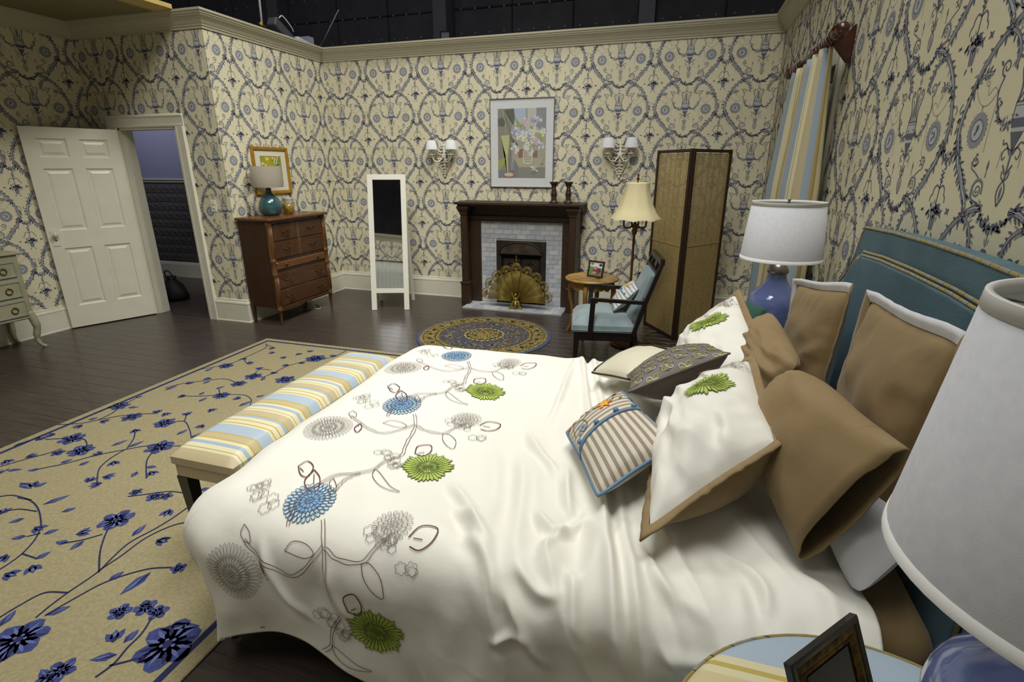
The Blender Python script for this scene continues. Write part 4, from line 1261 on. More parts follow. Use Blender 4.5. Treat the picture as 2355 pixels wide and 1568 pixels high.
for i, t in enumerate(np.linspace(-0.62, 0.68, 14)):
    for j, v in enumerate(np.linspace(-1, 1, 12)):
        e = (1 - abs(v) ** 4) * (1 - abs((t - .03) / .65) ** 6)
        q = 0.03 + 0.035 * max(e, 0) ** .5
        x = 0.31 + 0.11 * t if t > 0 else 0.31 + 0.16 * t
        G[i, j] = (x - q, v * (W2 - 0.055), 0.595 + 0.33 * t); G2[i, j] = (x + 0.012, v * (W2 - 0.055), 0.595 + 0.33 * t)
bpad.grid(G).grid(G2)
rg = [(i, 0) for i in range(14)] + [(13, j) for j in range(1, 12)] + [(i, 11) for i in range(12, -1, -1)] + [(0, j) for j in range(10, 0, -1)]
bpad.grid([[G[i, j] for i, j in rg], [G2[i, j] for i, j in rg]], cv=True)
bpad.build('backrest', 'seat_blue_dark', ch)

# ---- round side table and the snapshot on it
tb = thing('side_table', 'small round honey-coloured burl table with scalloped apron beside the armchair', 'table', (-0.765, 5.23, 0))
MB().lathe([(0.0, 0.578), (0.255, 0.578), (0.268, 0.584), (0.272, 0.592), (0.266, 0.602), (0.25, 0.606), (0.246, 0.603), (0.0, 0.603)], 40, caps=False).build('tabletop', 'burl', tb)
ap = []
for r in (0.215, 0.205):
    top_ = [(r * math.cos(t), r * math.sin(t), 0.58) for t in np.linspace(0, 2 * PI, 96, endpoint=False)]
    bot_ = [(r * math.cos(t), r * math.sin(t), 0.505 - 0.016 * abs(math.sin(8 * t)) + (0.012 if int(t / (PI / 8)) % 2 else 0)) for t in np.linspace(0, 2 * PI, 96, endpoint=False)]
    ap += [top_, bot_] if r == 0.215 else [bot_, top_]
MB().grid(ap, cv=True, smooth=False).build('apron', 'honey_wood', tb)
for k in range(4):
    a = PI + k * PI / 2 - 0.12
    ca, sa = math.cos(a), math.sin(a)
    pts = [(0.20, 0.56), (0.225, 0.48), (0.215, 0.36), (0.195, 0.24), (0.198, 0.12), (0.235, 0.03), (0.252, 0.0)]
    MB().tube(catmull([(r * ca, r * sa, z) for r, z in pts], 4), [0.026] * 5 + [0.024] * 4 + [0.018] * 8 + [0.014] * 8, 8).build('leg', 'honey_wood', tb)
MB().tube([(0.2 * math.cos(t), 0.2 * math.sin(t), 0.20) for t in np.linspace(0, 2 * PI, 25)[:-1]], 0.006, 6, closed=True).build('stretcher', 'honey_wood', tb)
pf = thing('photo_frame', 'small brown wooden photo frame with a colour snapshot on the round table', 'photo frame', (-0.735, 5.20, 0.6075), 0.0, rot=(math.radians(-14), 0, math.radians(-22)))
frame_on(MB(), 0.088, 0.082, [(0, 0), (0, 0.014), (0.004, 0.018), (0.014, 0.016), (0.018, 0.01), (0.018, 0)], lambda a, b, d: (a, -d, b + 0.082)).build('frame', 'walnut', pf)
mat('snap_green', '5d8a55', 0.4); mat('snap_skin', 'b98a6e', 0.5); mat('snap_red', '7d3346', 0.5); mat('snap_white', 'cfd2d8', 0.5); mat('snap_dark', '2b3450', 0.5)
q = Flat()
q.poly([(-.07, .012), (.07, .012), (.07, .152), (-.07, .152)], 0)
V0 = len(q.T)
q.poly([(-.07, .105), (.07, .095), (.07, .152), (-.07, .152)], 3)
q.blob((.05, .125), .02, .014, 8, 4); q.blob((-.045, .13), .02, .012, 8, 0)
q.blob((.012, .06), .05, .032, 14, 2, .2); q.blob((-.012, .045), .028, .013, 10, 1); q.blob((-.005, .1), .021, .025, 12, 1); q.blob((-.004, .121), .028, .015, 12, 3); q.blob((.045, .07), .01, .012, 8, 4)
V, T, M_ = q.arrays(); tri = T.ravel(); ly = np.repeat(np.arange(len(T)) / len(T), 3)
np_mesh('photograph', np.stack([V[tri, 0], -0.0085 - 0.001 * ly, V[tri, 1]], 1), np.arange(len(tri)).reshape(-1, 3), M_, ['snap_green', 'snap_skin', 'snap_red', 'snap_white', 'snap_dark'], pf)
MB().box(-.08, -0.007, .008, .08, 0.0, .156).box(-0.02, 0.0, 0.01, 0.02, 0.004, 0.14).build('back_board', 'walnut', pf)
MB().beam((0, 0.003, 0.12), (0, 0.062, 0.012), 0.045, 0.004, (0, 1, 0)).build('easel_strut', 'walnut', pf)

# ---- sage chest on cabriole legs at the left wall
cb = thing('small_chest', 'pale sage painted chest of drawers with cabriole legs at the left edge', 'dresser', (-5.95, 2.92, 0))
MB().box(-0.195, -0.34, 0.30, 0.19, 0.335, 0.895, 0, 0.006).build('carcass', 'sage_paint', cb)
MB().box(-0.205, -0.37, 0.895, 0.21, 0.372, 0.918, 0, 0.006).build('top_board', 'sage_paint', cb)
for z0, z1 in ((0.70, 0.835), (0.515, 0.655), (0.335, 0.475)):
    d = MB().box(0.18, -0.285, z0, 0.197, 0.29, z1, 0, 0.004).build('drawer', 'sage_paint', cb)
    frame_on(MB(), 0.2875, (z1 - z0) / 2, [(0, 0.190), (0, 0.203), (0.007, 0.203), (0.007, 0.190)], lambda a, b, dd: (dd, a + 0.0025, b + (z0 + z1) / 2)).build('bead', 'silver_bead', d)
    for yy in (-0.16, 0.19):
        p = MB().tube([(0.206, yy + 0.026 * math.cos(t), (z0 + z1) / 2 - 0.006 + 0.026 * math.sin(t)) for t in np.linspace(0, 2 * PI, 19)[:-1]], 0.0042, 6, closed=True).ell((0.2, yy, (z0 + z1) / 2 + 0.02), (0.01, 0.008, 0.008), 8, 6)
        p.build('ring_pull', 'bronze', d)
for sx in (-1, 1):
    for sy in (-1, 1):
        pts = [(0.165, 0.31, 0.36), (0.18, 0.325, 0.28), (0.185, 0.332, 0.20), (0.165, 0.318, 0.10), (0.175, 0.33, 0.035), (0.195, 0.362, 0.0)]
        MB().tube(catmull([(sx * a, sy * b, z) for a, b, z in pts], 4), [0.036] * 4 + [0.034] * 4 + [0.028] * 4 + [0.02] * 4 + [0.016] * 5, 8).build('leg', 'sage_paint', cb)
mat('navy_box', '1f2142', 0.5)
MB().lathe([(0.0, 0), (0.045, 0), (0.045, 0.006), (0.026, 0.012), (0.024, 0.05), (0.032, 0.058), (0.034, 0.075), (0.02, 0.08), (0.0, 0.08)], 18).build('trinket_stand', 'navy_box', label='small dark navy pedestal dish on the sage chest', cat='dish', loc=(-5.98, 3.14, 0.918))

# ---- black bag in the hall
bgm = MB()
for i in range(1):
    G = []
    for a, z in [(0.02, 0.0), (0.17, 0.01), (0.19, 0.06), (0.175, 0.13), (0.14, 0.2), (0.08, 0.25), (0.055, 0.28), (0.07, 0.31), (0.01, 0.3)]:
        G.append([(a * math.cos(t) * (1 + .12 * math.sin(3 * t + z * 20)), 0.8 * a * math.sin(t) * (1 + .1 * math.sin(5 * t)), z) for t in np.linspace(0, 2 * PI, 22, endpoint=False)])
    bgm.grid(G, cv=True)
bag = thing('black_bag', 'slumped black bag on the hall floor seen through the doorway', 'bag', (-6.22, 5.12, 0))
bgm.build('bag_body', 'bag_black', bag)
MB().tube(catmull([(-.06, 0, .26), (-.07, -.02, .36), (0.02, -.03, .38), (.06, 0, .27)], 5), 0.008, 6).build('strap', 'bag_black', bag)

# ---- window, curtain and rod on the bed wall
wn = bpy.data.objects.new('window_1', None); COL.objects.link(wn); wn.location = (XR, (WY0 + WY1) / 2, WZ0); set_props(wn, kind='structure')
hw, hz = (WY1 - WY0) / 2, WZ1 - WZ0
cas = MB()
for s in (-1, 1): cas.box(-0.024, s * hw, -0.02, 0.0, s * (hw + 0.085), hz + 0.085, 0, 0.004)
cas.box(-0.024, -hw, hz, 0.0, hw, hz + 0.085, 0, 0.004).box(-0.05, -hw - 0.1, -0.05, 0.02, hw + 0.1, -0.02, 0, 0.004)
cas.build('window_frame', 'white_paint', wn)
sa = MB()
for s in (-1, 1): sa.box(0.03, s * hw, 0, 0.06, s * (hw - 0.05), hz)
sa.box(0.03, -hw + .05, 0, 0.06, hw - .05, 0.06).box(0.03, -hw + .05, hz - 0.05, 0.06, hw - .05, hz).box(0.03, -hw + .05, hz / 2 - .025, 0.06, hw - .05, hz / 2 + .025)
sa.build('window_sash', 'white_paint', wn)
mat('dark_pane', '14151a', 0.1, spec=0.5)
for z0, z1 in ((0.06, hz / 2 - .025), (hz / 2 + .025, hz - .05)):
    MB().box(0.043, -hw + .05, z0, 0.047, hw - .05, z1).build('pane', 'dark_pane', wn)
mat('rod_wood', '4a2116', 0.3, col2='381710', scale=14, coat=0.3)
RX, RZ = 0.735, 2.345
rod = thing('curtain_rod', 'carved dark red wooden curtain rod with finials on the bed wall', 'curtain rod', (RX, 4.25, RZ))
MB().tube([(0, -0.62, 0), (0, 0.60, 0)], 0.018, 14).build('pole', 'rod_wood', rod)
for s in (-1, 1):
    M_r = Matrix.Translation((0, s * 0.61, 0)) @ Matrix.Rotation(-s * PI / 2, 4, 'X')
    MB().lathe([(0.02, 0.0), (0.036, 0.006), (0.036, 0.02), (0.024, 0.03), (0.036, 0.05), (0.042, 0.08), (0.036, 0.12), (0.026, 0.135), (0.034, 0.15), (0.030, 0.17), (0.012, 0.182), (0.0, 0.185)], 16, M=M_r).build('finial', 'rod_wood', rod)
    MB().prism([(0.0, 0.055), (0.075, 0.055), (0.10, 0.085), (0.108, 0.085), (0.108, -0.115), (0.085, -0.10), (0.0, 0.0)], lambda a, b, d: (a, d, b - 0.03), s * 0.56 - 0.012, s * 0.56 + 0.012).build('bracket', 'rod_wood', rod)
for yy in (-0.54, -0.49, -0.44, -0.38, -0.30, -0.20, 0.30, 0.38, 0.45, 0.52):
    MB().tube([(0.03 * math.cos(t), yy + 0.012 * math.sin(t), 0.03 * math.sin(t) - 0.008) for t in np.linspace(0, 2 * PI, 15)[:-1]], 0.006, 6, closed=True).build('curtain_ring', 'rod_wood', rod)

def grid_uv(name, P, UV, m, parent=None, thick=0.0, **kw):
    nu, nv = P.shape[:2]
    mb = MB().grid(P)
    o = mb.build(name, m, parent, recalc=False, **kw)
    uvl = o.data.uv_layers.new(name='UVMap')
    li = np.zeros(len(o.data.loops), np.int32); o.data.loops.foreach_get('vertex_index', li)
    uvl.data.foreach_set('uv', np.asarray(UV, np.float32).reshape(-1, 2)[li].ravel())
    if thick:
        md = o.modifiers.new('cloth', 'SOLIDIFY'); md.thickness = thick; md.offset = 0
    return o
BLUE, CREAM, GOLD, TAN, BRN = '93a2ae', 'd3cba4', 'a8935a', 'b7a98a', '6d5f35'
stripes('curtain_cloth', 'X', 0.36, [(0.0, BLUE), (0.30, CREAM), (0.33, GOLD), (0.38, CREAM), (0.47, BRN), (0.48, CREAM), (0.60, BLUE), (0.72, TAN), (0.86, GOLD), (0.90, CREAM), (0.93, GOLD), (0.96, BLUE)], 0.42, uv=True)
nu, nv = 120, 40
P = np.zeros((nu, nv, 3)); UV = np.zeros((nu, nv, 2))
for i in range(nu):
    u = i / (nu - 1)
    for j in range(nv):
        v = j / (nv - 1)              # 0 top .. 1 hem
        yt = 3.70 + 1.08 * (u if u < .62 else u)
        yb = 3.50 + 1.72 * u
        k = v ** 0.8
        y = yt * (1 - k) + yb * k
        ph = 2 * PI * 6.5 * u
        x = RX - 0.005 + (0.025 + 0.035 * min(1, v * 3)) * math.sin(ph) + 0.015 * math.sin(ph * .47 + 1) * v
        y += 0.02 * math.cos(ph) * v
        gap = 0.06 * math.exp(-((u - 0.55) / .06) ** 2) * (1 - v)
        P[i, j] = (x + gap * .3, y, RZ - 0.035 - v * (RZ - 0.045))
        UV[i, j] = (u * 1.62 + 0.12, v)
grid_uv('curtain', P, UV, 'curtain_cloth', thick=0.004, label='blue, cream and gold striped curtain hanging from the carved rod', cat='curtain')

# ---- window behind the camera, seen in the mirror
wn2 = bpy.data.objects.new('window_2', None); COL.objects.link(wn2); wn2.location = ((FX0 + FX1) / 2, YF, 0.7); set_props(wn2, kind='structure')
h2 = (FX1 - FX0) / 2
cas = MB()
for s in (-1, 1): cas.box(s * h2, 0, -0.02, s * (h2 + 0.085), 0.024, 1.625, 0, 0.004)
cas.box(-h2, 0, 1.54, h2, 0.024, 1.625, 0, 0.004).box(-h2 - 0.1, -0.02, -0.05, h2 + .1, 0.05, -0.02, 0, 0.004)
cas.build('window_frame', 'white_paint', wn2)
MB().box(-h2, -0.06, 0, -h2 + .05, -0.03, 1.54).box(h2 - .05, -0.06, 0, h2, -0.03, 1.54).box(-h2, -0.06, 0.75, h2, -0.03, 0.8).box(-h2, -0.06, 0, h2, -0.03, 0.05).box(-h2, -0.06, 1.49, h2, -0.03, 1.54).build('window_sash', 'white_paint', wn2)
mat('sheer_cloth', 'c9ccc4', 0.8)
P = np.zeros((120, 8, 3))
for i in range(120):
    u = i / 119
    for j in range(8):
        v = j / 7
        P[i, j] = (-2.62 + 1.0 * u, YF + 0.075 + 0.018 * math.sin(u * 2 * PI * 17) + .008 * math.sin(u * 40), 2.33 - v * 1.9)
grid_uv('sheer_curtain', P, np.zeros((120, 8, 2)), 'sheer_cloth', thick=0.002, label='white gathered curtain reflected in the standing mirror', cat='curtain')
MB().tube([(-2.9, YF + 0.075, 2.36), (-1.3, YF + 0.075, 2.36)], 0.017, 10).ell((-2.93, YF + .075, 2.36), .035, 10, 8).ell((-1.27, YF + .075, 2.36), .035, 10, 8).box(-2.7, YF + 0.001, 2.35, -2.68, YF + .075, 2.37).box(-1.5, YF + 0.001, 2.35, -1.48, YF + .075, 2.37).build('curtain_rod', 'rod_wood', label='dark curtain rod reflected in the standing mirror', cat='curtain rod')

# ---- stage gear left on top of the set wall
mat('gear_grey', '4a4c54', 0.5); mat('gear_white', 'c9cdd6', 0.5); mat('gear_yellow', 'b89a2a', 0.5)
gl = thing('lamp_stand', 'white stage light stand with clamp rising behind the alcove wall', 'light stand', (-4.66, 5.6, HW))
MB().tube([(0.0, -0.02, 0.12), (0.0, 0.03, 1.2)], 0.012, 8).build('stand_pole', 'gear_white', gl)
MB().box(-0.03, -0.05, 0.0, 0.03, 0.03, 0.10, 0, 0.01).tube([(-0.03, -0.06, 0.14), (0.03, 0.03, 0.12)], 0.02, 8).build('clamp_body', 'bag_black', gl)
MB().lathe([(0, 0), (0.022, 0), (0.022, 0.015), (0, 0.015)], 10, M=Matrix.Translation((0.02, -0.06, 0.14)) @ Matrix.Rotation(PI / 2, 4, 'Y')).build('clamp_knob', 'gear_yellow', gl)
gb = thing('gear_case', 'tilted grey equipment case lying on top of the alcove wall', 'case', (-4.60, 5.82, HW + 0.02))
MB().xbox(Matrix.Translation((0, 0, 0.10)) @ Matrix.Rotation(math.radians(-28), 4, 'X'), 0.06, 0.17, 0.05, 0, 0.01).build('case_body', 'gear_grey', gb)
MB().tube(catmull([(0.065, -0.10, 0.21), (0.08, -0.05, 0.24), (0.08, 0.08, 0.16), (0.065, 0.13, 0.12)], 4), 0.007, 6).build('carry_handle', 'gear_white', gb)
MB().xbox(Matrix.Translation((-4.58, 6.19, HW + 0.055)) @ Matrix.Rotation(math.radians(-8), 4, 'X'), 0.07, 0.20, 0.02, 0, 0.006).build('foam_board', 'gear_white', label='flat white board lying on top of the alcove wall', cat='board')
gs = thing('clamp_rod', 'thin dark rod in a clamp behind the set corner', 'light stand', (-4.60, 6.52, 2.9))
MB().tube([(0, 0, 0.2), (0.32, 0.02, 0.62)], 0.007, 6).build('rod', 'stage_steel', gs)
MB().box(-0.03, -0.03, 0, 0.03, 0.03, 0.22, 0, 0.01).build('clamp_body', 'bag_black', gs)
gw = thing('wall_bracket', 'small dark metal frame sticking up behind the back wall', 'bracket', (-2.83, YB + 0.14, 2.7))
MB().beam((-0.06, 0, 0), (-0.06, 0, 0.48), 0.012, 0.012, (0, 1, 0)).beam((0.06, 0, 0), (0.06, 0, 0.48), 0.012, 0.012, (0, 1, 0)).beam((-0.066, 0, 0.48), (0.066, 0, 0.48), 0.012, 0.012).build('bracket_frame', 'ebony', gw)
MB().box(-0.05, 0.002, 0.1, 0.05, 0.006, 0.465).build('bracket_plate', 'gear_grey', gw)
# ------------------------------------------------------------------ the bed
def vnoise(x, y, seed=0):
    """Smooth value noise in 2D on arrays, about -1..1."""
    x = np.asarray(x, float); y = np.asarray(y, float)
    xi = np.floor(x).astype(int); yi = np.floor(y).astype(int)
    fx_ = x - xi; fy_ = y - yi
    u = fx_ * fx_ * (3 - 2 * fx_); v = fy_ * fy_ * (3 - 2 * fy_)
    def h(a, b):
        n = (a * 374761393 + b * 668265263 + seed * 1442695041) & 0x7fffffff
        n = ((n ^ (n >> 13)) * 1274126177) & 0x7fffffff
        return ((n ^ (n >> 16)) & 0xffff) / 32767.5 - 1
    return (h(xi, yi) * (1 - u) + h(xi + 1, yi) * u) * (1 - v) + (h(xi, yi + 1) * (1 - u) + h(xi + 1, yi + 1) * u) * v
def sstep(a, b, x):
    t = np.clip((np.asarray(x, float) - a) / (b - a), 0, 1)
    return t * t * (3 - 2 * t)

mat('blue_velvet', '42636f', 0.75, col2='52727e', scale=6, contrast=(0.3, 0.7), bump=0.0012, wave=(95, (0, PI / 2, 0), 0.3), sheen=0.08)
mat('blue_velvet_side', '456876', 0.8, sheen=0.3)
stripes('welt_cloth', 'Y', 0.085, [(0.0, '8f7f48'), (0.42, '3d4a3f'), (0.46, '8c8474'), (0.78, '7b7364'), (0.84, '978a50'), (0.96, '3d3c30')], 0.6)
mat('sheet_brown', '846d47', 0.7, col2='8d764f', scale=5, sheen=0.1, bump=0.006, bscale=6)
mat('sheet_white', 'd6d6da', 0.75)
mat('bed_base', '3a3f45', 0.9)
mat('duvet_cream', 'e9e7dc', 0.48, spec=0.35, sheen=0.15, bump=0.007, bscale=5)
CY = 1.98
bed = thing('bed', 'double bed with blue upholstered headboard and brown sheet', 'bed', (0, CY, 0))
def hb_outline(gr):
    """Headboard silhouette: flat top, scooped shoulders."""
    T, S, zt, zs = 0.60 - gr, 0.83 - gr, 1.418 - gr, 1.12
    R = [(S, 0.12), (S, zs - 0.02), (S - 0.03, zs + 0.03), (S - 0.10, zs + 0.08), (S - 0.16, zs + 0.15), (S - 0.20, zs + 0.23 - gr * .5), (T + 0.02, zt - 0.03), (T - 0.01, zt)]
    return R + [(0.28, zt + 0.012), (0, zt + 0.015), (-0.28, zt + 0.012)] + [(-a, b) for a, b in R[::-1]]
fX = lambda a, b, d: (d, a, b)
hb = MB().prism(hb_outline(0.0), fX, 0.757, 0.842).build('headboard', 'blue_velvet', bed)
md = hb.modifiers.new('soft', 'BEVEL'); md.width = 0.014; md.segments = 3; md.limit_method = 'ANGLE'; md.angle_limit = math.radians(50)
ip = MB().prism(hb_outline(0.105), fX, 0.727, 0.7565).build('inner_panel', 'blue_velvet', hb)
md = ip.modifiers.new('soft', 'BEVEL'); md.width = 0.03; md.segments = 4; md.limit_method = 'ANGLE'; md.angle_limit = math.radians(50)
MB().tube([(0.761, a, b) for a, b in hb_outline(-0.001)], 0.006, 7).build('outer_welt', 'welt_cloth', hb)
MB().tube([(0.736, a, b) for a, b in hb_outline(0.1)], 0.0055, 7).tube([(0.745, a, b) for a, b in hb_outline(0.088)], 0.0055, 7).build('inner_welt', 'welt_cloth', hb)
MB().box(-1.30, -0.74, 0.08, 0.71, 0.74, 0.27, 0, 0.02).build('box_spring', 'bed_base', bed)
def softbox(x0, y0, z0, x1, y1, z1, r, n=6):
    mb = MB().box(x0, y0, z0, x1, y1, z1)
    return mb
mt_ = MB().box(-1.33, -0.765, 0.272, 0.725, 0.765, 0.575).build('mattress', 'sheet_brown', bed)
md = mt_.modifiers.new('soft', 'BEVEL'); md.width = 0.09; md.segments = 6
for f_ in mt_.data.polygons: f_.use_smooth = True
for sx, sy in ((-1.22, -0.66), (-1.22, 0.66), (0.6, -0.66), (0.6, 0.66)):
    MB().cone((sx, sy, 0.0), (sx, sy, 0.081), 0.025, 0.035, 12).build('foot', 'ebony', bed)

# ---- duvet: flat cloth coordinates (a along X, b along Y) wrapped over the mattress
DA0, DB0, DB1 = -1.36, 1.235, 2.68
RA, RB = 0.215, 0.19
FOLDS = [[(-0.64,1.42),(-0.49,1.2),(-0.38,1.05)],[(-0.5,1.65),(-0.34,1.2)],[(-0.31,1.61),(-0.21,1.39),(-0.26,1.2)],[(-0.33,1.35),(-0.22,1.31)],[(-0.0,1.25),(0.15,1.11)],[(0.02,1.29),(0.09,1.06)],[(0.25,1.33),(0.3,1.17)],[(0.2,1.37),(0.27,1.12)],[(-0.36,1.05),(-0.22,0.89)],[(-1.16,1.02),(-1.0,0.82)],[(-0.9,1.01),(-0.85,0.84)],[(-0.44,2.66),(-0.46,2.0)],[(-0.58,1.32),(-0.44,1.17)],[(-0.16,1.36),(-0.16,1.12)],[(-0.21,1.15),(-0.13,1.02)],[(-0.34,1.13),(-0.22,1.1)],[(0.07,1.02),(0.23,1.04)],[(-0.47,1.84),(-0.34,1.58)],[(-0.38,0.94),(-0.29,0.94)],[(0.41,1.29),(0.45,1.13)]]
def duvet_base(a, b):
    a = np.asarray(a, float); b = np.asarray(b, float)
    da = np.maximum(0, DA0 - a); dn = np.maximum(0, DB0 - b); df = np.maximum(0, b - DB1)
    db = dn + df
    p = 2.6
    d = (da ** p + db ** p) ** (1 / p)
    e = np.maximum(1e-6, da ** 2 + db ** 2) ** .5
    ua, ub = da / e, db / e
    r = RA * ua ** 2 + RB * ub ** 2 + 1e-6 * (da + db < 1e-9) + (ua + ub < 1e-6) * 0.15
    q = r * PI / 2
    th = np.minimum(d, q) / r
    over = np.maximum(0, d - q)
    cw = 4 * ua ** 2 * ub ** 2
    h = r * np.sin(th) + (0.04 - 0.30 * cw) * over
    v = r * (1 - np.cos(th)) + over
    # folds gather where the cloth hangs
    s = a * (dn > 0) + b * (da > 0) * 1.0
    hang = sstep(0.10, 0.45, d)
    along = np.where(db > da, a, b + 3.3)
    fold = 0.040 * vnoise(along * 4.2 + 1.2 * d, d * 0.8, 3) + 0.018 * vnoise(along * 11.0 + d * 2, d * 1.2, 5)
    h = h + hang * fold
    x = np.where(da > 0, DA0, a) - ua * h
    y = np.where(dn > 0, DB0, np.where(df > 0, DB1, b)) - ub * h * np.sign(dn - df + 1e-12)
    # puffed top, loose ridges, tuck along the turned-down edge
    top = 0.628 + 0.018 * vnoise(a * 1.7 + 4, b * 1.9, 1) + 0.008 * vnoise(a * 4.1, b * 3.7 + 2, 2)
    top = top + 0.012 * sstep(-0.9, -1.4, a)
    sx = -0.02 - 0.225 * (b - 0.9)                     # the tuck crosses the bed on a slant
    t = a - sx
    tuck = 0.030 * np.exp(-(t / 0.020) ** 2) + 0.024 * np.exp(-((t - 0.062) / 0.020) ** 2) - 0.016 * np.exp(-((t - 0.03) / 0.016) ** 2) + 0.010 * np.exp(-((t - 0.115 - .02 * vnoise(b * 3, b * 0, 9)) / 0.018) ** 2)
    z_extra = tuck * (1 - 0.25 * hang)
    # drag lines running from the pillows to the near side
    w1 = vnoise((a * 0.9 + b * 0.42) * 9.0, (b - a * 0.4) * 1.6, 11)
    w2 = vnoise((a + b * 0.15) * 16.0, b * 2.2, 12)
    drag = 0.036 * (0.5 - np.abs(w1)) * sstep(-0.95, -0.1, a) + 0.013 * w2 * sstep(-0.75, -0.2, a) + 0.012 * vnoise((a * .5 + b) * 7, (a - b * .5) * 2.2, 17) * sstep(2.2, 1.2, b)
    pk = 0.008 * vnoise(a * 9 - b * 4, b * 7 + a * 3, 14) * sstep(1.75, 1.15, b)
    n_out = np.clip(d / 0.2, 0, 1)
    cr = np.zeros_like(a)
    for k, L in enumerate(FOLDS):
        amp = (0.021, 0.015, 0.018)[k % 3]; sg = (0.018, 0.024, 0.015)[k % 3]
        for (p0, p1) in zip(L[:-1], L[1:]):
            dx, dy = p1[0] - p0[0], p1[1] - p0[1]
            l2 = dx * dx + dy * dy
            tt = ((a - p0[0]) * dx + (b - p0[1]) * dy) / l2
            dd = ((a - p0[0]) * dy - (b - p0[1]) * dx) / l2 ** .5
            dd = dd + 0.02 * np.sin(tt * 3 + k)
            win = sstep(-0.25, 0.25, tt) * sstep(1.25, 0.7, tt)
            cr = cr + amp * win * (np.exp(-(dd / sg) ** 2) - 0.45 * np.exp(-((dd - 2.2 * sg) / (1.4 * sg)) ** 2))
    rel = z_extra + drag + pk + cr
    z = np.where(d > 0, top, top) - v + rel * (1 - 0.8 * n_out)
    y = y - ub * np.sign(dn - df + 1e-12) * rel * 0.9 * n_out
    x = x - ua * rel * 0.9 * n_out
    z = np.maximum(z, 0.012)
    return np.stack([x, y, z], -1)
def duvet_pt(a, b, off=0.0):
    P = duvet_base(a, b)
    if off is None: return P
    h = 0.004
    Pa = duvet_base(np.asarray(a) + h, b) - duvet_base(np.asarray(a) - h, b)
    Pb = duvet_base(a, np.asarray(b) + h) - duvet_base(a, np.asarray(b) - h)
    N = np.cross(Pa, Pb)
    N /= np.linalg.norm(N, axis=-1, keepdims=True) + 1e-12
    return P + N * np.asarray(off)[..., None]
def hem_b(ta): return 0.555 + 0.115 * math.exp(-((ta - 0.64) / 0.13) ** 2) + 0.03 * math.sin(ta * 9.0 + 0.8) + 0.015 * math.sin(ta * 21)
na, nb = 380, 400
sa_ = np.linspace(0, 1, na); sb_ = np.linspace(0, 1, nb)
Afl = np.zeros((na, nb)); Bfl = np.zeros((na, nb))
for j, tb_ in enumerate(sb_):
    b_far = 3.10
    for i, ta in enumerate(sa_):
        # hem wavers; the head edge slants
        bn = hem_b(ta)
        bb = bn + (b_far - bn) * tb_
        head = 0.56 - 0.02 * math.sin(bb * 5) - 0.05 * sstep(1.5, 0.8, bb)
        aa = head + (-1.90 - head) * ta
        Afl[i, j], Bfl[i, j] = aa, bb
PD = duvet_base(Afl, Bfl)
dv = MB().grid(PD[:, ::-1]).build('duvet', 'duvet_cream', recalc=False, label='cream embroidered duvet spread over the bed, hanging down the sides', cat='duvet')
md = dv.modifiers.new('loft', 'SOLIDIFY'); md.thickness = 0.022; md.offset = -1

